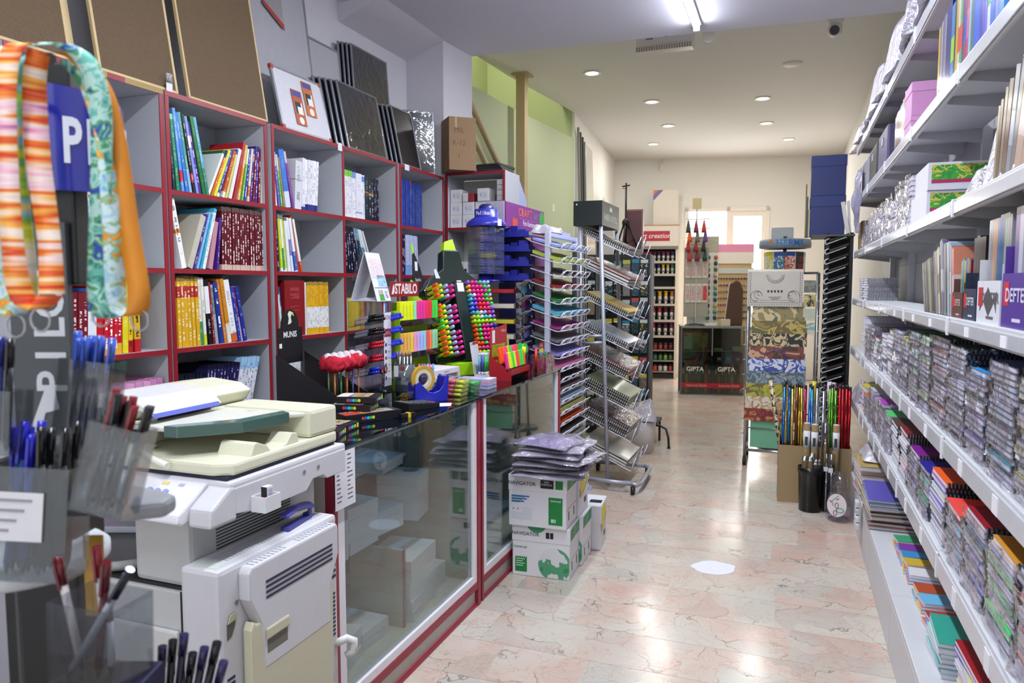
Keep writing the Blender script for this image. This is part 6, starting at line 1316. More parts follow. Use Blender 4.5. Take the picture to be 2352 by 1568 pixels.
# ------------------------------------------------------------------ coloured paper rack
LAV = P('#b9bede', 0.4, var=0.02)
t = thing('paper_rack', 'white wire rack with a tall ladder of coloured paper trays', 'rack', (0, 0, 0))
box('post', t, (-1.495, 4.535, 0.0), (-1.46, 4.57, 1.865), P('#c4c6da', 0.4), 0.004); box('post', t, (-1.495, 5.18, 0.0), (-1.46, 5.215, 1.865), P('#c4c6da', 0.4), 0.004); box('top_bar', t, (-1.492, 4.57, 1.835), (-1.463, 5.18, 1.862), LAV, 0.004)
for y in (4.9, 5.0): box('top_hook', t, (-1.49, y, 1.862), (-1.465, y + 0.03, 1.885), LAV)
box('post', t, (-1.68, 5.19, 0.0), (-1.65, 5.215, 1.8), LAV); box('foot_bar', t, (-1.68, 4.54, 0.0), (-1.34, 4.57, 0.03), LAV); box('foot_bar', t, (-1.68, 5.19, 0.0), (-1.34, 5.215, 0.03), LAV)
WIRE = P('#dcdcea', 0.35)
PC = [('lavender blue', '#8f9cd4'), ('mixed lime and lilac', '#a8b84a'), ('dark violet', '#2c2238'), ('crimson', '#8c1422'), ('emerald', '#0f7a34'), ('sky blue', '#58a8cc'), ('magenta', '#a8207e'), ('mid grey', '#6c6a72'), ('periwinkle', '#8a84d0'), ('pink', '#cc6a98'),
      ('near black', '#1a161c'), ('taupe', '#6a565c'), ('pale blue', '#9ab4d0'), ('olive cream', '#b4b06a'), ('orange red', '#c8481e'), ('black', '#0a0a0e'), ('warm grey', '#a49c98'), ('soft green', '#88b088'), ('mustard', '#c0a828'), ('leaf green', '#5cb83a'), ('bottle green', '#12281f'), ('azure', '#4a98d8'), ('purple', '#4a2f8c'), ('plum', '#8a6a8c')]
def tray_mesh():
    bm = bmesh.new()
    for y in (0.0, 0.33, 0.66):
        addtube(bm, [(-0.25, y, 0.055), (-0.07, y, 0.0), (-0.045, y, 0.0), (-0.02, y, 0.035)], 0.0035, 6)
    for k in range(4):
        y = 0.015 + k * 0.165
        addtube(bm, [(-0.045, y, 0.0), (-0.012, y, 0.038), (-0.008, y + 0.10, 0.038), (-0.045, y + 0.12, 0.0)], 0.0036, 6)
    addtube(bm, [(-0.046, 0, 0), (-0.046, 0.66, 0)], 0.0035, 6); addtube(bm, [(-0.25, 0, 0.055), (-0.25, 0.66, 0.055)], 0.0035, 6)
    return to_mesh('wire_tray', bm, WIRE)
TRM = tray_mesh()
def sheet_mesh(h):
    bm = bmesh.new()
    addprism(bm, [(-0.24, 0.058), (-0.075, 0.0055), (-0.054, 0.0055), (-0.052, 0.0055 + h), (-0.075, 0.0055 + h), (-0.24, 0.058 + h)], 0.006, 0.654, 'y'); return bm
SHM = {h: to_mesh('card_sheets', sheet_mesh(h), [None]) for h in (0.006, 0.014, 0.022)}
for k, (nm, c) in enumerate(PC):
    z = 1.752 - k * 0.0705 if k > 9 else 1.752 - k * 0.0885
    z = 1.752 - 0.0885 * min(k, 9) - 0.0725 * max(0, k - 9)
    put('wire_tray', TRM, t, (-1.34, 4.535, z))
    o = put('card_sheets', SHM[(0.014, 0.022, 0.006, 0.014)[k % 4]], None, (-1.34, 4.537, z + 0.0085)); o.material_slots[0].link = 'OBJECT'; o.material_slots[0].material = P(c, 0.6)
    tag(o, '%s card sheets in wire tray %s counted from the top' % (nm, nw(k + 1)), 'card', 'sheets in the paper rack')
foil_bag('crumpled clear bag with dark foam resting on the paper rack top', -1.58, 4.88, 1.868, .16, .34, .06, P('#3a2f2a', 0.7), 31, 0)
# ------------------------------------------------------------------ sketch pad rack on castors
t = thing('sketchpad_rack', 'grey castor rack of sloping spiral sketch pads under a dark green sign', 'rack', (0, 0, 0)); GRM = P('#a6a8b6', 0.35, 0.3)
def bar(name, p0, p1, w=0.022):
    return tube(name, t, [p0, p1], w / 2, GRM, 8)
for y in (5.27, 5.80):
    bar('post', (-1.235, y, 0.075), (-1.305, y, 1.95), 0.03); bar('post', (-1.44, y, 0.2), (-1.46, y, 1.95), 0.03)
    bar('base_rail', (-1.46, y, 0.07), (-1.02, y - 0.04 if y < 5.5 else y + 0.0, 0.07), 0.03)
tube('base_loop', t, [(-1.10, 5.27, 0.07), (-1.0, 5.20, 0.07), (-0.985, 5.28, 0.07), (-1.0, 5.72, 0.07), (-1.05, 5.80, 0.07)], 0.016, GRM)
for y in (5.27, 5.8): bar('upright_link', (-1.45, y, 0.07), (-1.44, y, 0.25), 0.03)
bar('cross_bar', (-1.27, 5.27, 1.15), (-1.44, 5.27, 1.14)); bar('cross_bar', (-1.27, 5.27, 1.10), (-1.44, 5.27, 1.09))
for x, y in ((-1.03, 5.20), (-1.03, 5.77), (-1.44, 5.27), (-1.44, 5.80)):
    c = cyl('castor', t, (x - 0.012, y, 0.031), (x + 0.012, y, 0.031), 0.031, P('#1a1a1c', 0.5)); box('castor_fork', c, (x - 0.016, y - 0.012, 0.03), (x + 0.016, y + 0.012, 0.062), P('#3a3a3e', 0.4))
SGN = P('#0e1a16', 0.35)
s = box('sign_box', t, (-1.505, 5.24, 1.955), (-1.289, 5.80, 2.135), SGN, 0.003); box('sign_face', s, (-1.289, 5.243, 1.957), (-1.2885, 5.797, 2.133), P('#3c423a', 0.35))
text('lettering', s, 'FABER-CASTELL', 0.062, P('#c8cac4', 0.5), (-1.288, 5.52, 2.02), FX, 0.004); prism('crest_mark', s, [(5.47, 2.075), (5.56, 2.075), (5.54, 2.105), (5.52, 2.092), (5.50, 2.11)], -1.2885, -1.287, P('#c8cac4', 0.5), 'x'); cyl('sign_screw', s, (-1.48, 5.238, 2.11), (-1.48, 5.24, 2.11), 0.006, P('#d8d8d8', 0.4))
SL = math.atan2(-0.175, 0.38)
def pad_mesh(th, spiral):
    bm = bmesh.new(); addbox(bm, (0.19, 0.0, th / 2), (0.36, 0.46, th - 0.004), mi=0); addbox(bm, (0.19, 0.0, th - 0.001), (0.364, 0.464, 0.002), mi=1); addbox(bm, (0.19, 0, 0.001), (0.364, 0.464, 0.002), mi=1)
    if spiral:
        for k in range(22): addbox(bm, (0.018 + k * 0.0162, -0.232, th / 2), (0.006, 0.014, th + 0.004), mi=2)
    return to_mesh('sketch_pad', bm, [PAGES('#dcdad4', '#8a8680', 2, 6), None, P('#1c1c20', 0.4)])
PADM = {(th, s_): pad_mesh(th, s_) for th in (0.012, 0.02) for s_ in (0, 1)}
LVL = [1.90, 1.665, 1.435, 1.205, 0.985, 0.765, 0.54, 0.32]
PCL = [('black', '#1a1a1c'), ('salmon', '#d07a78'), ('yellow', '#c8a824'), ('pale blue', '#9aa8b8'), ('coral', '#d8685a'), ('olive green', '#7c8a5a'), ('holographic plum', '#7a4a6a'), ('grey board', '#a09c90')]
WRAPS = GLASS('#f2f0f8', 0.16, 0.08, 0.85, 0.5, 30, name='cellophane')
for k, z in enumerate(LVL):
    n = (2, 3, 2, 2, 3, 4, 4, 3)[k]; up = 0.003
    for y in (5.30, 5.54, 5.77): tube('shelf_wire', t, [(-1.45, y, z), (-1.07, y, z - 0.175), (-1.03, y, z - 0.07)], 0.004, WIRE, 6)
    for y in (5.34, 5.5): tube('stop_wire', t, [(-1.075, y, z - 0.172), (-1.02, y, z - 0.03), (-1.018, y + 0.05, z - 0.03), (-1.072, y + 0.05, z - 0.172)], 0.0035, P('#c8cad4', 0.2, 0.7), 6)
    for q in range(n):
        sp = 0 if k in (1, 7) else 1; th = 0.02 if (q + k) % 2 == 0 else 0.012
        o = put('sketch_pad', PADM[(th, sp)], None, (-1.452 + up * 0.418, 5.54, z + 0.008 + up * 0.909)); o.rotation_euler = (0, -SL, 0)
        nm, c = PCL[k] if q == n - 1 else (('white', '#d0cec8'), ('black backed', '#26262a'), ('cream', '#c8c0a8'))[q % 3]
        o.material_slots[1].link = 'OBJECT'; o.material_slots[1].material = P(c, 0.35, coat=0.3)
        tag(o, '%s spiral sketch pad, %s from the bottom on slope %s of the castor rack' % (nm, od(q), nw(k + 1)) if sp else '%s sketch pad, %s from the bottom on slope %s of the castor rack' % (nm, od(q), nw(k + 1)), 'sketch pad', 'pads on the castor rack'); up += th + 0.0055
    if k in (1, 4, 6):
        o = put('plastic_cover', None, None) if False else box('film_sleeve', None, (0.0, -0.235, 0), (0.375, 0.235, 0.004), WRAPS, 0, (0, -SL, 0), loc=(-1.452 + up * 0.418, 5.54, z + 0.012 + up * 0.909)); tag(o, 'clear film sleeve over the pads on slope %s of the castor rack' % (nw(k + 1)), 'film')
# ------------------------------------------------------------------ dark cabinet with hanging packs, tripod and boxes on top
t = thing('pegboard_cabinet', 'dark pegboard cabinet crowded with hanging craft packs', 'cabinet', (-1.60, 7.3, 0.0), R(6))
DKC = P('#1c1c1e', 0.5); box('body', t, (-0.34, 0.0, 0.0), (0.30, 0.5, 1.83), DKC, 0.004); box('side_rail', t, (0.29, -0.012, 0.0), (0.31, 0.0, 1.83), P('#6a6a70', 0.3, 0.6))
r = random.Random(5); q = 0
for row in range(9):
    for c_ in range(7):
        z = 1.60 - row * 0.19; x = -0.29 + c_ * 0.088; col = r.choice(['#8a8276', '#5a6428', '#2a4a5a', '#7a4a2a', '#6a6a70', '#1f3a30', '#8a867c', '#40262e', '#4a5268', '#202024', '#2a2a2e', '#15151a', '#1c1c20'])
        v = t.matrix_basis @ Vector((x, -0.035, z)); q += 1
        o = thing('craft_pack', 'hanging craft pack in row %s, place %s of the dark pegboard' % (nw(row + 1), nw(c_ + 1)), 'pack', v, R(6), 'packs on the pegboard'); h = r.uniform(0.1, 0.15)
        box('bag', o, (-0.036, 0, 0), (0.036, 0.02, h), PRINT([col, col, r.choice(['#d8d4cc', '#4a6a8a', '#b08a4a']), col], 40, 0.2, float(q)), 0.004, seg=1); box('header_card', o, (-0.036, 0.006, h), (0.036, 0.014, h + 0.035), P(r.choice(['#c8d0d8', '#2a8aa8', '#d0c83a', '#c84a4a', '#e0dcd4']), 0.4)); cyl('hook', o, (0, 0.01, h + 0.025), (0, 0.034, h + 0.028), 0.003, P('#9a9aa0', 0.3, 0.8), seg=6)
t = thing('tripod', 'black tripod standing with its column raised above the shelves', 'tripod', (-1.60, 7.52, 1.831)); TB = P('#121214', 0.4)
for k in range(3):
    a = R(-90 + 120 * k); tube('leg', t, [(0.02 * math.cos(a), 0.02 * math.sin(a), 0.33), (0.16 * math.cos(a), 0.16 * math.sin(a), 0.005)], 0.010, TB); tube('strut', t, [(0.012 * math.cos(a), 0.012 * math.sin(a), 0.12), (0.10 * math.cos(a), 0.10 * math.sin(a), 0.16)], 0.005, TB, 6)
cyl('column', t, (0, 0, 0.10), (0, 0, 0.70), 0.010, TB); lathe('collar', t, [(0, 0.29), (0.035, 0.30), (0.04, 0.34), (0.02, 0.37), (0, 0.37)], TB, 14); tube('head_bar', t, [(-0.04, 0, 0.70), (0.04, 0, 0.71)], 0.007, TB); cyl('head', t, (0, 0, 0.69), (0, 0, 0.735), 0.008, TB); cyl('crank', t, (0.0, 0, 0.68), (-0.035, 0, 0.68), 0.005, P('#b06a3a', 0.4))
t = thing('maroon_box', 'maroon gift box standing behind the tripod', 'box', (-1.62, 7.66, 1.831), R(8)); box('body', t, (-0.02, 0, 0), (0.17, 0.1, 0.48), P('#5a1a1e', 0.4), 0.003); boxes('border', t, [((-0.015, -0.001, 0.465), (0.165, 0, 0.475)), ((-0.015, -0.001, 0.005), (0.165, 0, 0.015)), ((0.155, -0.001, 0.015), (0.165, 0, 0.465)), ((-0.015, -0.001, 0.015), (-0.005, 0, 0.465))], P('#b07a6a', 0.5))
t = thing('foam_sheet_box', 'white box of foam sheets with an orange and violet corner', 'box', (-1.86, 7.38, 1.831), R(6)); prism('body', t, [(0, 0), (0.16, 0), (0.15, 0.40), (0.11, 0.50), (0, 0.52)], 0, 0.06, P('#dcd2c8', 0.5), 'y'); 
for k in range(4): box('stripe', t, (0.005 + k * 0.018, -0.001, 0.44), (0.018 + k * 0.018, 0, 0.515), P('#d8682e', 0.5)); box('stripe', t, (0.005 + k * 0.018, -0.001, 0.34), (0.018 + k * 0.018, 0, 0.435), P('#6a5a9a', 0.5))
# clear bags and a bent black tube on the floor in front of it
foil_bag('bulky clear bag of white rolls on the floor by the pegboard', -1.26, 6.60, 0.30, .30, .30, .20, P('#c8c0b0', 0.6), 41, R(10)); t = thing('white_bin', 'white waste bin under the clear bag', 'bin', (-1.26, 6.60, 0.0)); lathe('bin', t, [(0, 0.001), (0.13, 0.001), (0.155, 0.29), (0.15, 0.295), (0.125, 0.01), (0, 0.01)], P('#c8c4c0', 0.4), 24)
t = thing('stool_leg', 'bent black steel tube of a stool beside the bin', 'stool', (-1.08, 6.83, 0.0)); tube('tube', t, [(-0.10, 0.05, 0.20), (-0.03, 0.02, 0.205), (0.03, 0, 0.18), (0.055, -0.01, 0.10), (0.06, -0.01, 0.012)], 0.011, TB); box('foot', t, (0.045, -0.022, 0), (0.075, 0.002, 0.012), TB); box('seat', t, (-0.38, 0.03, 0.205), (-0.06, 0.33, 0.235), P('#2a2a2e', 0.6), 0.01); 
for x, y in ((-0.36, 0.05), (-0.36, 0.31), (-0.08, 0.31)): cyl('leg', t, (x, y, 0), (x, y, 0.205), 0.011, TB)
# tall boards and rods leaning at the left back wall
for k in range(4):
    t = thing('moulding_rod', '%s tall dark moulding leaning by the white panel' % od(k), 'moulding', (-2.36 + 0.012 * k, 8.70 + k * 0.05, 0.0), 0, 'mouldings at the back left'); t.rotation_euler = (R(0), R(-1.4), 0); box('rod', t, (-0.012, -0.018, 0.0), (0.012, 0.018, 3.42 - 0.05 * k), P(('#8a8a84', '#5a5a58', '#3a3a3c', '#9a988e')[k], 0.4))
t = thing('glossy_panel', 'tall glossy white panel leaning against the back left wall', 'panel', (-2.33, 9.0, 0.0)); t.rotation_euler = (0, R(-2.2), R(5)); box('sheet', t, (-0.006, 0.0, 0.0), (0.006, 0.62, 3.30), P('#d6d4c6', 0.08)); box('edge_tape', t, (0.006, 0.02, 3.05), (0.008, 0.05, 3.3), P('#4a6a8a', 0.5))
t = thing('white_board_panel', 'second white panel farther along the back left wall', 'panel', (-2.42, 10.2, 0.0)); t.rotation_euler = (0, R(-1.5), R(5)); box('sheet', t, (-0.006, 0.0, 0.0), (0.006, 0.5, 2.75), P('#dcd8cc', 0.3)); box('clip', t, (0.006, 0.2, 2.2), (0.02, 0.3, 2.23), P('#c8c4ba', 0.4))
# ------------------------------------------------------------------ art creation cabinet against the back wall
AR = BR
t = thing('paint_cabinet', 'tall paint tube cabinet under the red and white art creation header', 'cabinet', (-2.42, 11.86, 0.0), AR)
CB = P('#d6cfc2', 0.5); box('side_panel', t, (0.70, 0.0, 0.0), (0.735, 0.28, 2.47), CB); box('side_panel', t, (0.0, 0.0, 0.0), (0.03, 0.28, 2.47), CB); box('back_panel', t, (0.03, 0.25, 0.0), (0.70, 0.28, 2.47), P('#15151a', 0.6)); box('top_panel', t, (-0.02, -0.02, 2.47), (0.755, 0.28, 2.49), P('#b08a5a', 0.6)); box('kick_board', t, (0.03, 0.03, 0.0), (0.70, 0.05, 0.08), P('#2a2622', 0.5))
hd = box('header', t, (0.0, -0.03, 2.14), (0.735, 0.0, 2.47), P('#dcd4ca', 0.4)); box('header_patch', hd, (0.12, -0.033, 2.23), (0.60, -0.03, 2.39), P('#b0283a', 0.4), 0.001); text('lettering', hd, 'art creation', 0.105, P('#f0e6e4', 0.5), (0.36, -0.0345, 2.31), FY, 0.008, shear=0.25); box('header_strip', hd, (0.0, -0.033, 2.10), (0.735, 0.0, 2.15), P('#7c746c', 0.4))
AZ = [1.87, 1.65, 1.18, 0.92, 0.66]; AZ = [1.905, 1.70, 1.215, 0.955, 0.70]
for k, z in enumerate(AZ + [1.49, 0.47, 0.30, 0.12]): box('shelf', t, (0.03, 0.0, z - 0.02), (0.70, 0.25, z), P('#8f8a84', 0.4)); box('shelf_rail', t, (0.03, -0.004, z - 0.03), (0.70, 0.0, z + 0.008), P('#b8b2aa', 0.4)) if k < 6 else None
TC = ['#8a2a3a', '#b8232e', '#5a1a3a', '#7a2a50', '#3a2a6a', '#2a3a7a', '#1f6a3a', '#3a7a8a', '#d0a82a', '#c86a2a', '#8a7a6a', '#2a2a32']
MT = t.matrix_basis.copy()
def paint_tube_mesh(h, r):
    bm = bmesh.new(); addcyl(bm, (0, 0, 0), (0, 0, h * 0.26), r * 0.62, r * 0.62, 8, mi=1)
    addcyl(bm, (0, 0, h * 0.26), (0, 0, h * 0.6), r, r, 8, mi=0); addcyl(bm, (0, 0, h * 0.6), (0, 0, h * 0.95), r, r * 0.55, 8, mi=2); addbox(bm, (0, 0, h * 0.96), (r * 2, 0.004, h * 0.08), mi=2); return to_mesh('paint_tube', bm, [P('#b9b8b8', 0.3, 0.4), P('#dcdad6', 0.4), None])
PTM = {0: paint_tube_mesh(0.16, 0.026), 1: paint_tube_mesh(0.21, 0.032)}
for k, z in enumerate(AZ):
    n = 9 if k < 2 else 7
    for c_ in range(n):
        big = 0 if k < 2 else 1; x = 0.075 + c_ * (0.58 / (n - 1))
        o = put('paint_tube', PTM[big], None, MT @ Vector((x, 0.06, z + 0.0006)), (0, 0, AR)); cc = TC[(c_ // (1 if k in (3,) else 2) + k * 3) % 12] if not (k == 1 and c_ in (6, 7)) else '#d8b02a'
        cc = '#b8232e' if (k == 2 and c_ < 3) else cc
        o.material_slots[2].link = 'OBJECT'; o.material_slots[2].material = P(cc, 0.35); tag(o, 'paint tube, %s along shelf %s of the art creation cabinet' % (od(c_), nw(k + 1)), 'paint tube', 'tubes in the paint cabinet')
for k, z in enumerate((0.47, 0.30, 0.12)):
    for c_ in range(8):
        x = 0.075 + c_ * 0.082; cc = [['#c8b02a', '#d0702a', '#c83a2a', '#b0242a', '#8a2a2a', '#a02a2a', '#7a1f2a', '#5a1f2a'], ['#3a3a6a', '#2a4a7a', '#3a6a8a', '#4a8aa0', '#2a6a5a', '#3a7a3a', '#6aa03a', '#4a6a3a'], ['#4a4a4e', '#6a6a70', '#2a2a2e', '#3a7a4a', '#c83a2a', '#b8b8b8', '#d0d0d0', '#a03a3a']][k][c_]
        o = thing('paint_jar', 'paint jar, %s along low shelf %s of the art creation cabinet' % (od(c_), ('one', 'two', 'three')[k]), 'paint jar', MT @ Vector((x, 0.07, z + 0.0006)), AR, 'jars in the paint cabinet'); lathe('jar', o, [(0, 0), (0.03, 0), (0.032, 0.01), (0.032, 0.085), (0, 0.085)], P(cc, 0.35), 10); cyl('lid', o, (0, 0, 0.085), (0, 0, 0.115), 0.026, P('#26262a', 0.4) if k else P('#4a3a3a', 0.4), seg=10)
t = thing('white_canvas', 'white panel with an orange and violet corner on top of the paint cabinet', 'panel', MT @ Vector((0.34, 0.14, 2.491)), AR); box('panel', t, (0, 0, 0), (0.40, 0.02, 0.57), P('#e2dacf', 0.5)); prism('corner_print', t, [(0.0, 0.40), (0.0, 0.57), (0.16, 0.57)], -0.001, 0, P('#7a6aa0', 0.5), 'y'); prism('corner_print', t, [(0.0, 0.49), (0.0, 0.57), (0.08, 0.57)], -0.002, -0.001, P('#d8823a', 0.5), 'y')
# ------------------------------------------------------------------ glass counter at the back (GIPTA) and what stands on it
t = thing('back_counter', 'low glass counter at the back with GIPTA folders inside', 'counter', (-1.40, 10.30, 0.0), R(12)); MG = t.matrix_basis.copy(); L = 0.86
for x in (0, L - 0.02): box('frame_post', t, (x, 0, 0), (x + 0.02, 0.02, 0.95), P('#6a6a6a', 0.35, 0.5)); box('frame_post', t, (x, 0.36, 0), (x + 0.02, 0.38, 0.95), P('#6a6a6a', 0.35, 0.5))
box('top_glass', t, (-0.01, -0.01, 0.95), (L + 0.01, 0.39, 0.962), P('#8a948e', 0.15)); box('front_glass', t, (0.02, 0.004, 0.02), (L - 0.02, 0.009, 0.95), GLASS('#d8e0d8', 0.07, 0.0, 0.88)); box('back_panel', t, (0, 0.365, 0), (L, 0.38, 0.95), P('#5a4a3c', 0.6)); box('deck', t, (0.02, 0.012, 0.0), (L - 0.02, 0.36, 0.03), P('#5a544c', 0.5)); box('shelf', t, (0.02, 0.05, 0.60), (L - 0.02, 0.36, 0.612), P('#9aa49c', 0.2)); box('front_rail', t, (0.0, -0.003, 0.93), (L, 0.004, 0.955), P('#9a9e9a', 0.3, 0.5)); box('mid_post', t, (0.42, 0.0, 0.55), (0.435, 0.012, 0.95), P('#7a7a78', 0.3, 0.5))
box('red_band', t, (0.02, -0.004, 0.10), (L - 0.02, 0.003, 0.17), P('#9c1420', 0.35)); text('lettering', t, 'hatırınız bizde', 0.05, P('#d8a0a0', 0.5), (0.22, -0.005, 0.135), FY); text('lettering', t, 'hatırınız bizde', 0.05, P('#d8a0a0', 0.5), (0.66, -0.005, 0.135), FY)
for x in (0.20, 0.62): text('lettering', t, 'GIPTA', 0.085, P('#e0ded8', 0.5), (x, 0.0015, 0.36), FY, 0.012)
fc = ['#2a2a5a', '#c8a02a', '#1f4a3a', '#8a1f2a', '#1f5a8a', '#3a7a3a', '#14141a', '#c8622a', '#6a1a5a', '#1a3a6a', '#0f0f14', '#b87a3a', '#2a2a2e', '#8a5a3a', '#3a2a2a', '#c08a4a', '#1a1a20', '#a0622a']
for k in range(18):
    o = thing('ring_binder', '%s coloured binder along the floor of the back counter' % od(k), 'binder', MG @ Vector((0.045 + k * 0.044, 0.03, 0.0305)), R(12), 'binders in the back counter'); box('cover', o, (-0.019, 0, 0), (0.019, 0.22, 0.40 - 0.02 * (k % 3)), P(fc[k], 0.35)); box('spine_label', o, (-0.012, -0.0008, 0.26), (0.012, 0, 0.33), P(('#c8c4bc', '#5a5a60')[k % 2], 0.5))
for k, (c, x, w) in enumerate((('#14141a', 0.47, 0.12), ('#3a8aa8', 0.60, 0.10), ('#8a3a8a', 0.72, 0.12))):
    o = thing('folder_box', '%s folder box above the binders in the back counter' % ('black', 'teal', 'violet')[k], 'folder', MG @ Vector((x, 0.06, 0.4335)), R(12)); box('box', o, (0, 0, 0), (w, 0.2, 0.15), P(c, 0.35), 0.003); box('label', o, (w * .3, -0.0006, 0.05), (w * .7, 0, 0.09), P('#c8c8c8', 0.5))
for k, c in enumerate(('#e02a8a', '#6a2ab0', '#1f8a4a', '#d86a1e', '#3a3a40')):
    o = thing('umbrella_roll', '%s leaning roll between the binders of the back counter' % ('hot pink', 'violet', 'green', 'orange', 'charcoal')[k], 'roll', MG @ Vector((0.20 + k * 0.045, 0.09 + 0.02 * k, 0.4335)), R(12)); o.rotation_euler = (0, R(28 - 4 * k), R(12)); cyl('roll', o, (0, 0, 0.012), (0, 0, 0.17), 0.016, P(c, 0.4))
t = thing('framed_print', 'red framed print of a plant leaning in the back counter', 'picture', MG @ Vector((0.03, 0.06, 0.6125)), R(12)); box('frame', t, (0, 0, 0), (0.36, 0.015, 0.27), P('#a01c2c', 0.4), 0.002); box('picture', t, (0.13, -0.001, 0.02), (0.345, 0, 0.25), PRINT(['#8f8a4a', '#a49c5a', '#7a7440', '#8a2a3a', '#4a4a2a'], 9)); box('text_panel', t, (0.015, -0.001, 0.02), (0.13, 0, 0.25), P('#c8c0b4', 0.5)); box('logo', t, (0.025, -0.002, 0.20), (0.06, -0.001, 0.235), PRINT(['#c03a4a', '#3a8a5a', '#3a3a8a'], 60))
for k in range(3):
    o = thing('glass_shelf_item', ('clear ruler pack', 'dark pencil case', 'cream folded cloth')[k] + ' on the upper shelf of the back counter', 'stationery', MG @ Vector((0.47 + 0.12 * k, 0.08, 0.6125)), R(12)); box('body', o, (0, 0, 0), (0.11, 0.15, 0.03 + 0.01 * k), P(('#aab4ae', '#3a4044', '#cabca8')[k], 0.4), 0.006)
TPZ = 0.9625
t = thing('sticker_stand', 'wire sticker stand with two rows of sticker sheets on the back counter', 'display stand', MG @ Vector((0.20, 0.12, TPZ)), R(12)); box('panel', t, (-0.16, 0, 0.12), (0.17, 0.02, 1.08), P('#9a968a', 0.5)); box('centre_post', t, (-0.005, -0.012, 0.0), (0.01, 0.0, 1.10), P('#b8b4aa', 0.4)); lathe('foot', t, [(0, 0), (0.14, 0), (0.14, 0.01), (0.02, 0.03), (0, 0.03)], P('#4a4a4a', 0.4), 20, (0, 0.02, 0))
for r_ in range(2):
    for c_ in range(4):
        o = thing('sticker_sheet', 'sticker sheet, %s along the %s row of the wire stand' % (od(c_), ('upper', 'lower')[r_]), 'sticker sheet', MG @ Vector((0.20 - 0.145 + c_ * 0.078, 0.115, TPZ + 0.66 - r_ * 0.34)), R(12), 'sticker sheets'); box('sheet', o, (0, -0.004, 0), (0.07, 0.0, 0.26), P('#cfc8bc', 0.4)); box('stickers', o, (0.008, -0.005, 0.03), (0.062, -0.004, 0.23), PRINT(['#cfc8bc', '#cfc8bc', '#b84a4a', '#d0c8bc', '#5a7ab0', '#cfc8bc', '#b0a03a'] if (r_, c_) != (1, 3) else ['#b0242e', '#c84a4a', '#b0242e', '#d8c0b8'], 60, 0.4, float(c_)))
for k in range(12):
    row = k // 3 if k < 12 else 3; c_ = k % 3; o = thing('silk_tassel', '%s hanging silk tassel, %s of tier %s above the sticker stand' % (('dark green', 'maroon', 'red', 'orange', 'grey', 'violet', 'crimson', 'wine', 'black', 'red', 'wine', 'dark green')[k], od(c_), nw(row + 1)), 'tassel', MG @ Vector((0.08 + c_ * 0.105 + 0.02 * (row % 2), 0.06, TPZ + 1.42 - row * 0.13)), 0, 'silk tassels')
    cc = ('#2a3a2e', '#7a2a2e', '#a8302a', '#d8501e', '#6a6660', '#5a3a7a', '#a01f2e', '#8a1a26', '#1a1a1c', '#a8302a', '#7a1a2a', '#1f3a2a')[k]; lathe('skirt', o, [(0.008, 0.0), (0.016, -0.015), (0.03, -0.10), (0.034, -0.14), (0, -0.138)], P(cc, 0.6), 10); lathe('knot', o, [(0, 0.025), (0.01, 0.02), (0.012, 0.005), (0.008, 0)], P(cc, 0.6), 8); cyl('cord', o, (0, 0, 0.02), (0, 0.04, 0.05), 0.0025, P(cc, 0.6), seg=5)
t = thing('tassel_rack', 'wire tassel rack with a small tan price board', 'rack', MG @ Vector((0.20, 0.162, TPZ + 0.03)), R(12)); cyl('pole', t, (0, 0, 0), (0, 0, 1.60), 0.006, P('#8a8a84', 0.3, 0.6)); box('price_board', t, (-0.06, -0.006, 1.58), (0.06, 0.006, 1.73), P('#b4a67a', 0.6))
for z in (1.44, 1.31, 1.18, 1.09): tube('arm', t, [(-0.15, -0.07, z), (0.0, 0.0, z), (0.17, -0.07, z)], 0.004, P('#8a8a84', 0.3, 0.6), 6)
t = thing('bead_display', 'white panel with columns of coloured glass beads behind the sticker stand', 'display', MG @ Vector((0.10, 0.30, TPZ)), R(12)); box('panel', t, (0.0, 0.0, 0.0), (0.42, 0.02, 1.02), P('#e2e2dc', 0.5)); box('header', t, (0.0, -0.004, 1.02), (0.42, 0.02, 1.24), P('#b0aa98', 0.5))
for c_ in range(2):
    for r_ in range(11):
        o = thing('bead_jar', 'round bead tub, %s down column %s of the white panel' % (od(r_), ('one', 'two')[c_]), 'bead tub', MG @ Vector((0.385 + c_ * 0.10 - 0.0, 0.29 - 0.0, TPZ + 0.95 - r_ * 0.085)), 0, 'bead tubs'); lathe('tub', o, [(0, -0.03), (0.022, -0.025), (0.028, 0), (0.022, 0.025), (0, 0.03)], P(('#3a5a4a', '#c8a050', '#4a9a6a', '#3a3a3e', '#c85a3a', '#2a4a4a', '#5a6a2a', '#c8a878', '#2a2a2e', '#8a9a4a', '#3a7a6a')[(r_ + c_ * 4) % 11], 0.3), 10)
t = thing('thread_display', 'thread display with a pink header and rows of cotton reels at the back', 'display', (-1.05, 11.55, 0.0), R(12)); box('panel', t, (0.0, 0.06, 0.6), (0.52, 0.09, 2.02), P('#c8a87a', 0.6)); box('header', t, (0.0, 0.03, 2.02), (0.54, 0.06, 2.14), P('#d88aa8', 0.5)); box('strip', t, (0.0, 0.03, 1.85), (0.54, 0.06, 2.02), P('#d8d0c4', 0.5)); box('strip', t, (0.0, 0.03, 1.70), (0.54, 0.06, 1.78), P('#b4b8b4', 0.5)); box('foot', t, (0.0, 0.0, 0.0), (0.54, 0.2, 0.6), P('#8a7a66', 0.6)); MTD = t.matrix_basis.copy()
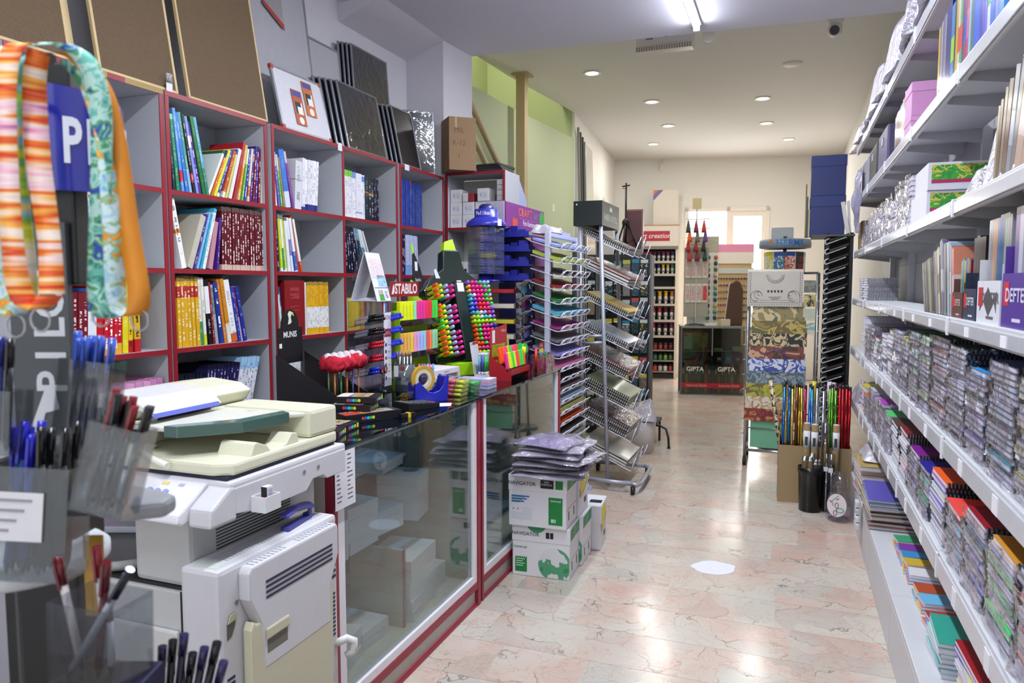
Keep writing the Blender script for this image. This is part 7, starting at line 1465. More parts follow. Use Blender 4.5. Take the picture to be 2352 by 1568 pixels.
for r_ in range(7):
    for c_ in range(12):
        o = put('cotton_reel', None, None) if False else cyl('cotton_reel', None, (0, 0, 0), (0, -0.045, 0), 0.015, P(('#5a4a3a', '#3a4a3a', '#6a2a3a', '#2a2a3a', '#7a6a3a', '#3a5a5a')[(r_ * 2 + c_ // 3) % 6], 0.6), seg=8, loc=MTD @ Vector((0.03 + c_ * 0.043, 0.058, 1.62 - r_ * 0.10)), rot=(0, 0, R(12))); tag(o, 'cotton reel, %s along row %s of the thread display' % (od(c_), nw(r_ + 1)), 'cotton reel', 'reels on the thread display')
t = thing('brown_cone', 'tall brown paper cone cover standing on the back counter', 'cover', MG @ Vector((0.72, 0.17, TPZ)), R(12)); prism('cover', t, [(-0.12, 0), (0.12, 0), (0.12, 0.50), (0.08, 0.60), (0.03, 0.63), (-0.06, 0.58), (-0.09, 0.30)], -0.06, 0.06, P('#4a3020', 0.55), 'y', 0.02)
for k in range(3):
    o = thing('leaflet_pile', ('black pad', 'white leaflets', 'tan paper bag')[k] + ' lying on the back counter top', 'paper', MG @ Vector((0.12 + 0.21 * k, 0.02, TPZ)), R(12 + 6 * k)); box('pile', o, (0, 0, 0), (0.17 - 0.02 * k, 0.1, (0.02, 0.03, 0.09)[k]), P(('#1a1a1c', '#d8d4cc', '#c8b8a0')[k], 0.6), 0.003)
# ------------------------------------------------------------------ rotating card stand with the HERMA ring
HX, HY = -0.055, 7.25
t = thing('card_carousel', 'rotating sticker carousel under a grey HERMA ring sign', 'display stand', (HX, HY, 0.0)); HM = P('#8a94a2', 0.35)
cyl('pole', t, (0, 0, 0.03), (0, 0, 1.97), 0.016, P('#6a6e74', 0.3, 0.6)); lathe('foot', t, [(0, 0), (0.2, 0), (0.2, 0.02), (0.03, 0.035), (0, 0.035)], P('#5a5e66', 0.4)); lathe('ring_sign', t, [(0.19, 1.855), (0.225, 1.86), (0.228, 1.90), (0.222, 1.935), (0.19, 1.94), (0.0, 1.945), (0.0, 1.935), (0.185, 1.93), (0.185, 1.86)], HM, 40)
for k, ch in enumerate('HERMA'):
    a = R(-102 + k * 12.5); text('lettering', t, ch, 0.078, P('#3a7ab8', 0.5), (0.2285 * math.cos(a), 0.2285 * math.sin(a), 1.898), (R(90), 0, a + R(90)), 0.02)
a = R(-122); text('star', t, '*', 0.14, P('#d8882a', 0.5), (0.2285 * math.cos(a), 0.2285 * math.sin(a), 1.87), (R(90), 0, a + R(90)), 0.03); box('top_card', t, (-0.12, 0.0, 1.945), (0.07, 0.01, 2.05), P('#b4b8b8', 0.5), 0.01)
for k in range(6):
    aa = R(-90 + (k - 2.5) * 32); x, y = 0.17 * math.cos(aa), 0.17 * math.sin(aa); o = thing('sticker_pack', 'sticker pack, %s around the carousel below the ring' % od(k), 'sticker pack', (HX + x, HY + y, 1.62), aa + R(90), 'packs on the carousel'); box('pack', o, (-0.045, -0.004, 0), (0.045, 0.004, 0.20), PRINT([['#d8d8d0', '#d8d8d0', '#c8b83a'], ['#d8d8d0', '#d0c83a', '#d8d8d0'], ['#d8d8d0', '#3a5a9a', '#4aa06a', '#d8d8d0'], ['#d8d8d8', '#c8502a', '#d8d8d0', '#3a4a8a'], ['#2a3a3a', '#8a2a3a', '#1f4a4a'], ['#d8d4cc', '#8a8a8a', '#d8d4cc']][k], 30, 0.3, float(k))); box('header', o, (-0.045, -0.005, 0.165), (0.045, -0.004, 0.20), P(('#c8c03a', '#c8c03a', '#2a4a8a', '#2a4a8a', '#1f3a3a', '#a8a8a8')[k], 0.4)); 
for k in range(6):
    aa = R(-90 + (k - 2.5) * 32); tube('hook', t, [(0, 0, 1.83), (0.17 * math.cos(aa), 0.17 * math.sin(aa), 1.822)], 0.003, P('#b4b8be', 0.3, 0.8), 5)
# ------------------------------------------------------------------ wheeled poster rack
CH = P('#a8aab0', 0.2, 0.8); PX0, PX1, PYF = -0.325, 0.215, 6.48
t = thing('poster_rack', 'chrome wheeled rack of gift wrap and poster sheets', 'rack', (0, 0, 0))
for x in (PX0, PX1):
    tube('post', t, [(x, PYF - 0.06, 0.06), (x, PYF + 0.02, 1.62)], 0.013, CH); tube('post', t, [(x, PYF + 0.32, 0.06), (x, PYF + 0.12, 1.62)], 0.013, CH); tube('foot_bar', t, [(x, PYF - 0.06, 0.13), (x, PYF + 0.32, 0.13)], 0.013, CH)
    for y in (PYF - 0.06, PYF + 0.32): c = cyl('castor', t, (x - 0.015, y, 0.034), (x + 0.015, y, 0.034), 0.034, P('#141416', 0.5)); cyl('castor_stem', c, (x, y, 0.03), (x, y, 0.09), 0.008, P('#3a3a3e', 0.4))
    for k in range(11): cyl('peg', t, (x - 0.012, PYF + 0.03 - 0.006 * k, 1.52 - k * 0.125), (x + (0.012 if x > 0 else -0.03), PYF - 0.0 - 0.006 * k, 1.52 - k * 0.125), 0.005, P('#c8c8cc', 0.3, 0.5), seg=6)
tube('cross_bar', t, [(PX0, PYF - 0.055, 0.13), (PX1, PYF - 0.055, 0.13)], 0.013, CH); tube('cross_bar', t, [(PX0, PYF + 0.02, 1.62), (PX1, PYF + 0.02, 1.62)], 0.010, CH)
for z in (0.32, 0.46): tube('cross_bar', t, [(PX0, PYF - 0.05, z), (PX1, PYF - 0.05, z)], 0.006, CH)
SH = [('sepia card collage', ['#5f6a4a', '#8a7a4a', '#c8b48a', '#4a5a44', '#b09a6a']), ('golden figures', ['#8a7a3a', '#6a5a2a', '#b8a050', '#5a5a2a', '#a48c48']), ('black and cream photo', ['#1a1612', '#c8b68a', '#2a2016', '#b89a5a', '#a0642a']), ('brown portrait', ['#3a2620', '#7a3a2a', '#c89a7a', '#4a2a22', '#a05a3a']), ('blue and white plate', ['#c8cede', '#3a4a9a', '#d0d4e2', '#4a62b0', '#c8cede']), ('grey blue floral', ['#5a7a78', '#8a96a0', '#4a6068', '#b0aab0', '#6a6a84']), ('olive landscape', ['#9a9a2a', '#b0a83a', '#6a5a2a', '#8a9a3a', '#5a4a20']), ('cream letter', ['#cfc4ae', '#b89a6a', '#d8d0c0', '#a87a4a', '#c8b89a']), ('maroon gilt', ['#6a1a1c', '#8a2a26', '#b0844a', '#7a201f', '#a8623a'])]
for k, (nm, cs) in enumerate(SH):
    z = 1.245 - k * 0.105; y = PYF - 0.022 - 0.005 * k
    o = thing('poster_sheet', '%s sheet in the wheeled rack, %s below the cream one' % (nm, od(k)), 'poster', (0, y, z), 0, 'sheets in the poster rack'); w0 = PX0 + 0.035 - 0.006 * k; sh_ = box('sheet', o, (w0, -0.003, -0.02), (0.12 + 0.01 * (k % 3), 0.0, 0.135), PRINT(cs, 7 + 3 * (k % 3), 0.35, float(k)), 0, (R(-4), 0, 0))
    if k == 4: lathe('plate_print', o, [(0.095, 0), (0.10, 0), (0.10, 0.002), (0.095, 0.002)], P('#3a4a9a', 0.4), 32, (-0.10, -0.005, 0.06), (R(90), 0, 0))
t = thing('mint_wrap', 'mint green wrapping paper roll at the foot of the wheeled rack', 'wrapping paper', (0, PYF - 0.045, 0.155)); box('sheet', t, (PX0 + 0.04, 0, 0), (0.05, 0.01, 0.40), P('#6fae8a', 0.35, bump=0.4, bs=14))
t = thing('cream_poster', 'cream certificate poster with an ornamental border folded over the rack', 'poster', (0, PYF - 0.02, 1.345)); PO = P('#c6bfb4', 0.5); INKB = P('#3a342e', 0.6)
box('sheet', t, (PX0 - 0.01, -0.018, 0.0), (0.10, -0.015, 0.29), PO); prism('fold', t, [(-0.018, 0.29), (-0.015, 0.29), (0.05, 0.305), (0.05, 0.308)], PX0 - 0.01, 0.10, PO, 'x')
fl = -0.0185; x0, x1 = PX0 + 0.015, 0.078
boxes('border', t, [((x0, fl, 0.03), (x1, -0.018, 0.033)), ((x0, fl, 0.03), (x0 + 0.003, -0.018, 0.285)), ((x1 - 0.003, fl, 0.03), (x1, -0.018, 0.285)), ((x0 + 0.015, fl, 0.05), (x1 - 0.015, -0.018, 0.052))], INKB)
for k in range(22): box('dot', t, (x0 - 0.008 + k * 0.0195, fl, 0.012), (x0 - 0.001 + k * 0.0195, -0.018, 0.018), INKB)
for k in range(13):
    for xx in (PX0 + 0.0, 0.088): box('dot', t, (xx, fl, 0.03 + k * 0.02), (xx + 0.006, -0.018, 0.037 + k * 0.02), INKB)
cxm = (x0 + x1) / 2
for rr in (0.07, 0.062, 0.05):
    bm = bmesh.new(); addtube(bm, [(cxm + rr * math.cos(R(a)), -0.0182, 0.262 + rr * math.sin(R(a))) for a in range(180, 361, 12)], 0.0016, 4); put('seal_arc', to_mesh('seal_arc', bm, INKB), t)
for s in (-1, 1):
    for q, rr in enumerate((0.045, 0.03, 0.016)):
        bm = bmesh.new(); addtube(bm, [(cxm + s * (0.145 - 0.012 * q) + rr * math.cos(R(a)), -0.0182, 0.085 + 0.01 * q + rr * math.sin(R(a))) for a in range(0, 300, 20)], 0.002, 4); put('scroll', to_mesh('scroll', bm, INKB), t)
for k in range(3): box('flourish', t, (cxm - 0.05 + 0.012 * k, fl, 0.075 - 0.009 * k), (cxm + 0.05 - 0.012 * k, -0.018, 0.079 - 0.009 * k), INKB)
for k in range(5): box('flourish', t, (cxm - 0.06 + 0.026 * k, fl, 0.115), (cxm - 0.045 + 0.026 * k, -0.018, 0.135), INKB)
t = thing('card_column', 'narrow column of picture cards beside the cream poster', 'cards', (0, PYF - 0.02, 1.12))
for k in range(4): box('card', t, (0.105, -0.004, 0.34 - k * 0.115), (0.198, 0.0, 0.44 - k * 0.115), PRINT([['#6a6a60', '#8a8a80', '#4a4a44'], ['#c8bc8a', '#b8a86a', '#2a2018', '#d0c498'], ['#d0c8a0', '#b8c0b0', '#c8985a'], ['#d4d0bc', '#8ab0b0', '#c8b89a']][k], 22, 0.4, float(k)))
# ------------------------------------------------------------------ dark ladder rack of frames, with two blue boxes on top
t = thing('frame_rack', 'tall black ladder rack of dark picture mats with white hooks', 'rack', (0, 0, 0)); BK2 = P('#0e0e10', 0.5)
for x in (0.268, 0.44): box('post', t, (x - 0.012, 6.30, 0.0), (x + 0.012, 6.33, 1.93), BK2); box('post', t, (x - 0.012, 6.62, 0.0), (x + 0.012, 6.65, 1.93), BK2)
box('back_sheet', t, (0.28, 6.64, 0.1), (0.44, 6.645, 1.90), BK2); box('top_sheet', t, (0.15, 6.28, 1.902), (0.46, 6.70, 1.916), P('#4a4a48', 0.5)); box('foot', t, (0.258, 6.28, 0.0), (0.46, 6.68, 0.05), BK2)
HOOK = P('#c8ccce', 0.3)
for k in range(23):
    z = 1.84 - k * 0.078
    tube('hook', t, [(0.40, 6.29, z + 0.055), (0.255, 6.285, z), (0.25, 6.285, z + 0.004), (0.248, 6.285, z + 0.03), (0.275, 6.286, z + 0.045)], 0.005, HOOK, 6)
    o = thing('picture_mat', 'dark picture mat in slot %s of the ladder rack from the top' % (nw(k + 1)), 'picture mat', (0, 0, z + 0.012), 0, 'mats in the ladder rack'); prism('mat', o, [(0.262, 0.004), (0.42, 0.062), (0.42, 0.076), (0.262, 0.018)], 6.30, 6.62, P(('#1a1718', '#2e2220', '#141416', '#3a2a26', '#1c1c1e')[k % 5], 0.35), 'y')
for k in range(2):
    o = thing('blue_box', ('lower', 'upper')[k] + ' navy blue archive box on the frame rack', 'box', (0.137, 6.42, 1.9165 + k * 0.318), 0, 'navy archive boxes'); box('body', o, (0, 0, 0), (0.255, 0.24, 0.24 - 0.002 + 0.0), P('#202c66', 0.5, bump=0.1), 0.003); box('lid', o, (-0.004, -0.004, 0.23), (0.259, 0.244, 0.317), P('#222f6c', 0.5), 0.003)
t = thing('white_strip_roll', 'white paper strips sticking up beside the blue boxes', 'paper', (0.42, 6.36, 1.9165)); prism('strip', t, [(-0.02, 0), (0.01, 0), (-0.035, 0.26), (-0.065, 0.255)], 0, 0.01, P('#d8d4d0', 0.5), 'y'); prism('strip', t, [(0.0, 0), (0.02, 0), (0.0, 0.27), (-0.02, 0.26)], 0.012, 0.02, P('#d0ccd0', 0.5), 'y')
t = thing('thin_canvases', 'edge-on stack of thin canvases beside the blue boxes', 'canvas', (0.10, 6.46, 1.9165))
for k in range(3): box('canvas', t, (0.0 + k * 0.011, 0, 0), (0.009 + k * 0.011, 0.2, 0.42 - 0.1 * k), P(('#7a6a3a', '#4a5a5a', '#b8a88a')[k], 0.6))
# ------------------------------------------------------------------ box of metallic rolls, mailing tubes, bin, ornament bag
KB2 = P('#9c8562', 0.85)
t = thing('roll_carton', 'tall open cardboard carton full of metallic paper rolls', 'carton', (-0.045, 5.40, 0.0), R(2)); W, Dp, Hh = 0.47, 0.20, 0.405
boxes('carton', t, [((0, 0, 0), (W, 0.006, Hh)), ((0, Dp - 0.006, 0), (W, Dp, Hh + 0.0)), ((0, 0.006, 0), (0.006, Dp - 0.006, Hh + 0.08)), ((W - 0.006, 0.006, 0), (W, Dp - 0.006, Hh)), ((0.006, 0.006, 0), (W - 0.006, Dp - 0.006, 0.006))], KB2)
rc = ['#2a6ab8', '#c8b05a', '#2a6ab8', '#c0a850', '#6a3a2a', '#c8a83a', '#b89a3a', '#8a1f4a', '#2a6ab8', '#2f72c0', '#b0b4ba', '#c0c4ca', '#b8bcc2', '#b4b8be', '#5a9a2a', '#4f8f24', '#5a9a2a', '#b01a24', '#a81820', '#b01a24', '#9c1420']
rn = ['blue', 'gold', 'blue', 'gold', 'copper', 'gold', 'gold', 'wine', 'blue', 'blue', 'silver', 'silver', 'silver', 'silver', 'green', 'green', 'green', 'red', 'red', 'red', 'red']
for k, c in enumerate(rc):
    h = 0.80 + rng.uniform(-0.012, 0.02); o = thing('metallic_roll', '%s metallic roll, %s from the aisle side in the carton' % (rn[k], od(k)), 'paper roll', (-0.045 + 0.022 + k * 0.0212, 5.43 + 0.02 * (k % 3), 0.0075), 0, 'metallic rolls in the carton'); o.rotation_euler = (R(rng.uniform(-1.5, 1)), R(rng.uniform(-0.6, 0.6)), 0)
    cyl('roll', o, (0, 0, 0.002), (0, 0, h), 0.0098, P(c, 0.18, 0.85, var=0.02), seg=12); cyl('dark_end', o, (0, 0, h), (0, 0, h + 0.025), 0.0102, P('#2a2028', 0.4), seg=12); 
for k in range(4):
    o = thing('decor_roll', '%s patterned wrapping roll rising from the back of the carton' % od(k), 'paper roll', (0.02 + k * 0.10, 5.545, 0.0075), 0, 'patterned rolls'); o.rotation_euler = (0, R((-9, 4, 6, -3)[k]), 0); cyl('roll', o, (0, 0, 0.004), (0, 0, 0.84), 0.016, PRINT([['#c8b08a', '#2a2a2a', '#d8ccb4'], ['#b8a82a', '#d8c83a', '#7a6a1a'], ['#c8bcc8', '#8a3a6a', '#d8d0d4'], ['#d0a0c0', '#d8d4d8', '#7a7a88']][k], 40, 0.3, float(k)), seg=12)
for k, (x, y, h, kind) in enumerate(((0.135, 5.375, 0.575, 0), (0.185, 5.37, 0.57, 0), (0.255, 5.365, 0.585, 1), (0.32, 5.37, 0.575, 0))):
    o = thing('mailing_tube', ('brown mailing tube with a white label, first of four', 'brown mailing tube with a white label, second of four', 'clear tube holding a yellow cone', 'brown mailing tube with a dark picture label')[k], 'tube', (x, y - 0.005, 0.0), 0, 'mailing tubes')
    if kind: lathe('tube', o, [(0, 0.001), (0.024, 0.001), (0.024, h), (0.0235, h), (0.0235, 0.003), (0, 0.003)], GLASS('#f4f4f4', 0.12, 0.03, 0.88), 20); lathe('cone', o, [(0, 0.004), (0.021, 0.004), (0.02, 0.30), (0.006, h - 0.1), (0, h - 0.09)], P('#c8a41e', 0.5), 16)
    else: lathe('tube', o, [(0, 0.001), (0.022, 0.001), (0.022, h), (0.018, h), (0.018, h - 0.02), (0, h - 0.02)], P('#8f744e', 0.8), 20); lathe('label', o, [(0.0223, h - 0.17), (0.0226, h - 0.17), (0.0226, h - 0.05), (0.0223, h - 0.05)], P('#d8d8da', 0.5), 20); lathe('cap', o, [(0.0, h + 0.003), (0.0195, h + 0.003), (0.0195, h - 0.001)], P('#e0e0e0', 0.5), 16); box('label_print', o, (-0.012, -0.0235, h - 0.15), (0.006, -0.0224, h - 0.09), P('#2a3a34', 0.5))
BNX, BNY = 0.165, 5.265
t = thing('black_bin', 'black plastic waste bin holding clear poster tubes', 'bin', (BNX, BNY, 0.0)); lathe('bin', t, [(0, 0.001), (0.072, 0.001), (0.080, 0.26), (0.084, 0.262), (0.084, 0.30), (0.080, 0.30), (0.076, 0.262), (0.068, 0.006), (0, 0.006)], P('#0a0a0c', 0.25), 30)
for k, (dx, dy, h, c) in enumerate(((-0.042, -0.01, 0.36, '#c8a41e'), (-0.008, -0.038, 0.37, '#c8a41e'), (0.025, -0.022, 0.345, '#141418'), (0.006, 0.035, 0.38, '#c0bca8'), (0.046, 0.012, 0.34, '#101014'))):
    o = thing('poster_tube', '%s poster tube standing in the black bin' % ('yellow', 'second yellow', 'black', 'pale', 'second black')[k], 'tube', (BNX + dx, BNY + dy, 0.007), 0, 'poster tubes in the bin'); lathe('tube', o, [(0.0185, 0.0), (0.0188, h), (0.018, h), (0.018, 0.002)], GLASS('#f4f4f4', 0.12, 0.03, 0.85), 18); cyl('roll', o, (0, 0, 0.001), (0, 0, h - 0.035), 0.0155, P(c, 0.4), seg=16); cyl('white_end', o, (0, 0, h - 0.035), (0, 0, h - 0.028), 0.0125, P('#d8d8d8', 0.5), seg=14)
for k, (x, y) in enumerate(((0.262, 5.26), (0.292, 5.235))):
    o = thing('black_tube', '%s tall black poster tube in a clear sleeve beside the bin' % ('first', 'second')[k], 'tube', (x, y, 0.0)); cyl('tube', o, (0, 0, 0.001), (0, 0, 0.335), 0.017, P('#131317', 0.3), seg=18); lathe('sleeve', o, [(0.0195, 0.001), (0.0195, 0.40), (0.0192, 0.40)], GLASS('#f4f4f4', 0.12, 0.03, 0.88), 18); box('ticket', o, (-0.022, -0.0215, 0.28), (0.006, -0.0197, 0.31), P('#dcdae0', 0.5))
t = thing('ornament_bag', 'clear bag with a white oval flower ornament and coloured trinkets', 'bag', (0.335, 5.115, 0.0), R(-12))
lathe('bag', t, [(0, 0.001), (0.075, 0.002), (0.082, 0.03), (0.075, 0.12), (0.055, 0.20), (0.05, 0.26), (0.035, 0.31), (0.028, 0.32)], GLASS('#f6f4fa', 0.12, 0.06, 0.92, 0.6, 30), 24); prism('oval_card', t, [(0.058 * math.cos(a), 0.115 + 0.075 * math.sin(a)) for a in [k * math.pi / 16 for k in range(32)]], -0.088, -0.086, P('#dcd8dc', 0.5), 'y')
tube('stem', t, [(-0.02, -0.0885, 0.11), (-0.03, -0.0885, 0.14), (-0.01, -0.0885, 0.16), (0.01, -0.0885, 0.18)], 0.0018, P('#3f7a5a', 0.5), 5); tube('petal', t, [(0.02 + 0.022 * math.cos(a), -0.0885, 0.085 + 0.014 * math.sin(a)) for a in [k * math.pi / 6 for k in range(12)]], 0.0025, P('#2f8a4a', 0.5), 5, True)
for (x, z) in ((0.0, 0.115), (-0.008, 0.065)): tube('petal', t, [(x + 0.010 * math.cos(a), -0.0885, z + 0.017 * math.sin(a)) for a in [k * math.pi / 6 for k in range(12)]], 0.0022, P('#8a3a4a', 0.5), 5, True)
for (x, z) in ((0.0, 0.152), (0.008, 0.158), (-0.04, 0.14), (-0.034, 0.134)): cyl('berry', t, (x, -0.0885, z), (x, -0.0865, z), 0.0042, P('#8a2434', 0.5), seg=8)
for k in range(14):
    a = k * 2.4; rr = 0.06 * math.sqrt((k + 1) / 14); bm = bmesh.new(); bmesh.ops.create_icosphere(bm, subdivisions=1, radius=0.011); put('trinket', to_mesh('trinket', bm, P(('#6a3ab0', '#c86a8a', '#3a5ab0', '#d0c8c8', '#2a8a7a', '#8a2a5a')[k % 6], 0.2, 0.3)), t, (rr * math.cos(a), rr * math.sin(a) * 0.9, 0.014 + 0.012 * (k % 2)))
# ------------------------------------------------------------------ goods on the grey shelving
def nb_meshes():
    bm = bmesh.new()
    for z in (0.03, 0.97): addbox(bm, (0.5, 0, z), (1, 1, 0.06))
    c = to_mesh('notebook', bm, [None])
    bm = bmesh.new(); addbox(bm, (0.5, 0.005, 0.5), (0.985, 0.975, 0.86)); p = to_mesh('pages', bm, PAGES('#dcdae4', '#a8a4b4', 2, 5))
    bm = bmesh.new()
    for k in range(20): addbox(bm, (0.035 + k * 0.049, -0.5, 0.5), (0.022, 0.07, 1.12))
    s = to_mesh('spiral', bm, P('#15151a', 0.35))
    bm = bmesh.new()
    for k in range(20): addbox(bm, (0.035 + k * 0.049, -0.5, 0.5), (0.022, 0.07, 1.12))
    return c, p, s, to_mesh('spiral', bm, P('#b8b6c0', 0.3, 0.5))
NBC, NBP, NBS, NBS2 = nb_meshes()
WRAPF = GLASS('#f4f2fa', 0.10, 0.10, 0.93, 0.9, 16, name='cellophane')
EDGE = ['#8a8a94', '#b4b2be', '#6a6a7a', '#c8c6d0', '#7a8a7a', '#9a8a94']
def notebook(name, label, x, y, z, d, w, th, c, spiral, rz, group):
    o = put(name, NBC, None, (x, y, z), (0, 0, rz), (d, w, th)); o.material_slots[0].link = 'OBJECT'; o.material_slots[0].material = P(c, 0.3)
    tag(o, label, 'notebook', group); put('pages', NBP, o)
    if spiral: put('spiral', NBS if spiral == 1 else NBS2, o)
def nb_stack(name, where, y, w, zb, n, th, cols, spiral, wrap=False, x=GX + 0.018, d=0.21):
    z = zb + 0.0008
    for k in range(n):
        last = k == n - 1
        c = cols[-1][1] if last else (cols[k % (len(cols) - 1)][1] if len(cols) > 1 and k % 4 == 3 else EDGE[k % 6])
        nm = cols[-1][0] if last else 'pale edged'
        notebook(name, '%s notebook, %s up, %s' % (nm, od(k), where), x + rng.uniform(-0.006, 0.006), y + w / 2, z, d, w - 0.012, th - 0.0008, c, spiral, R(rng.uniform(-1.2, 1.2)), 'notebooks ' + where); z += th
    if wrap:
        bm = bmesh.new(); r = random.Random(int(y * 1000)); ph = [r.uniform(0, 6) for _ in range(4)]; h = z - zb
        sheet(bm, 10, 12, lambda u, v: (x - 0.009 - 0.006 * math.sin(9 * u + ph[0]) * math.sin(7 * v + ph[1]) - 0.003 * math.sin(23 * v + ph[2]), y + 0.004 + u * (w - 0.012), zb + 0.004 + v * h))
        sheet(bm, 6, 10, lambda u, v: (x - 0.006 + u * d, y - 0.012 - 0.003 * math.sin(11 * u + ph[3]) * math.sin(9 * v), zb + 0.004 + v * h))
        o = put('shrink_wrap', to_mesh('shrink_wrap', bm, WRAPF), None); tag(o, 'crinkled clear wrap round the stack %s' % where, 'film')
ZU, ZL, ZM, Z3s, Z2s, ZT, ZBs = 1.0802, 0.7352, 1.4252, 1.7602, 2.1352, 2.5152, 0.2502
GRNB = ('dark green', '#14602c'); 
U = [(4.78, .19, 8, .022, [('plum', '#6a3a5a')], 2, 1), (4.56, .19, 10, .020, [('grey', '#6a6a74')], 2, 1), (4.36, .18, 7, .022, [('maroon', '#7a2430')], 2, 0), (4.16, .18, 7, .020, [('emerald', '#1f6a4a')], 2, 1), (3.96, .18, 10, .020, [('silver', '#9a9aa4')], 2, 0), (3.74, .19, 12, .019, [('olive', '#8a8a5a')], 2, 0),
     (3.50, .20, 14, .0175, [('blue', '#2a3a9a')], 2, 1), (3.27, .20, 13, .0175, [('yellow', '#b8b82a'), ('yellow', '#b8b82a')], 1, 1), (3.03, .21, 17, .0155, [('mint', '#8ac8a0'), ('teal green', '#2a8a5a')], 1, 1), (2.80, .20, 17, .0155, [('lime', '#9ac85a'), ('leaf green', '#3aa84a')], 1, 1), (2.52, .24, 19, .0145, [('coral', '#d88a7a'), GRNB], 1, 1), (2.27, .22, 19, .0140, [('white', '#c8c8d0'), ('bottle green', '#1a4a2c')], 1, 1),
     (2.04, .20, 16, .0140, [('violet', '#8a7ab8'), ('sky blue', '#2f8ed8')], 1, 1), (1.80, .21, 19, .0140, [('teal', '#4a9aa8'), ('dark navy', '#1e1a6a')], 1, 1), (1.56, .21, 18, .0140, [('yellow', '#c8c03a'), ('grey green', '#5a7a6a')], 1, 1)]
for k, (y, w, n, th, cols, sp, wr) in enumerate(U): nb_stack('spiral_notebook', '%s pile from the far end, fifth shelf' % od(k), y, w, ZU, n, th, cols, sp, wr)
Ls = [(4.70, .20, 6, .022, [('orange', '#c8622a')], 0, 1), (4.46, .20, 9, .022, [('white', '#c8c4d0')], 0, 1), (4.22, .20, 8, .022, [('lilac', '#a88ac0')], 0, 1), (3.98, .20, 10, .020, [('magenta', '#b03ac0')], 0, 1), (3.74, .20, 9, .02, [('green', '#4ac86a')], 2, 1), (3.46, .22, 12, .0155, [('brown', '#5a3a34')], 1, 0), (3.20, .22, 13, .0155, [('pink', '#d88a9a'), ('dark red', '#7a1a24')], 1, 0),
      (2.95, .21, 11, .0155, [('blue', '#5a6ab0'), ('purple', '#7a1a86')], 1, 1), (2.72, .20, 11, .0150, [('mint', '#5ac88a'), ('indigo', '#26208a')], 1, 1), (2.46, .23, 13, .0150, [('violet', '#6a5ac0'), ('orange', '#e85a14')], 1, 0), (2.22, .21, 11, .0150, [('cyan', '#5ab8c8'), ('coral red', '#e84a44')], 1, 1), (1.98, .21, 15, .0140, [('blue', '#4a5ac8'), ('crimson', '#8c1426')], 1, 1), (1.74, .21, 15, .0140, [('green', '#4ae06a'), ('amber', '#c88a2a')], 1, 1), (1.50, .21, 16, .0140, [('red', '#e04a4a'), ('denim', '#2a4a6a')], 1, 1)]
for k, (y, w, n, th, cols, sp, wr) in enumerate(Ls): nb_stack('lower_notebook', '%s pile from the far end, sixth shelf' % od(k), y, w, ZL, n, th, cols, sp, wr)  # same sort of notebooks as the fifth shelf, many spiral bound
# thick white sketch blocks at the far end of the fifth shelf, poly pockets on the sixth
for k in range(6):
    notebook('drawing_block', 'white drawing block, %s from the bottom at the far end of the fifth shelf' % od(k), GX + 0.02, 5.14 + 0.05 * (k % 2), ZU + 0.001 + k * 0.04, 0.22, 0.30 if k != 5 else 0.24, 0.039, '#cfccd6', 0, R(rng.uniform(-5, 5)), 'drawing blocks')
for k in range(5):
    notebook('card_pack', '%s card pack, %s from the bottom at the far end of the sixth shelf' % (('orange', 'violet', 'blue', 'coral', 'lemon')[k], od(k)), GX + 0.02, 5.10 + 0.02 * (k % 2), ZL + 0.001 + k * 0.03, 0.2, 0.24, 0.029, ('#d8722e', '#7a6ab8', '#3a5ac0', '#d86a5a', '#c8c03a')[k], 0, R(rng.uniform(-4, 4)), 'card packs')
for k in range(3): foil_bag('clear bag of coloured craft pieces, %s at the far end of the sixth shelf' % od(k), GX + 0.10, 5.40 + 0.14 * k, ZL + 0.001, .2, .13, .16 - 0.03 * k, PRINT(['#8a8ab0', '#c86a5a', '#6a9ac0', '#d0d0d8', '#5a6a7a'], 30, 0.3, float(k)), 60 + k)
# base deck: colouring books and magazines
for k in range(9): notebook('magazine', '%s magazine, %s from the bottom of the low pile' % (('brown', 'rust', 'grey', 'tan', 'brown', 'lime', 'mauve', 'teal', 'violet')[k], od(k)), GX - 0.01, 4.36 + 0.02 * (k % 3), ZBs + 0.001 + k * 0.0165, 0.25, 0.42, 0.0158, ('#7a5a4a', '#8a4a3a', '#6a6a70', '#9a7a5a', '#6a4a3a', '#a8b02a', '#8a7a8a', '#3a6a6a', '#5a54b0')[k], 0, R(rng.uniform(-3, 3)), 'magazines on the base')
for k in range(7): notebook('magazine', '%s magazine of the far pile, %s from the bottom' % (('pink', 'brown', 'yellow', 'red', 'white', 'orange', 'gold')[k], od(k)), GX - 0.01, 4.88 + 0.015 * (k % 3), ZBs + 0.001 + k * 0.03, 0.22, 0.4, 0.029, ('#b07a7a', '#7a5040', '#a8a82e', '#a03a3a', '#c8c0bc', '#c87a3a', '#b89a4a')[k], 0, R(rng.uniform(-4, 4)), 'far magazines on the base')
foil_bag('red and white bag lying on the far magazine pile', GX + 0.12, 4.92, ZBs + 0.215, .22, .3, .07, PRINT(['#c8c0c0', '#a83a3a', '#c8c4c8', '#b84a4a'], 18), 71)
t = thing('paper_roll_bundle', 'bundle of curled white papers hanging off the base deck', 'paper', (GX - 0.035, 4.55, 0.13)); 
for k in range(4): box('roll', t, (-0.012, -0.05 + 0.01 * k, 0.04 * k), (0.012, 0.05, 0.036 + 0.04 * k), P(('#c8c8d0', '#d4d2da', '#b8b8c0', '#cac8d2')[k], 0.6), 0.008)
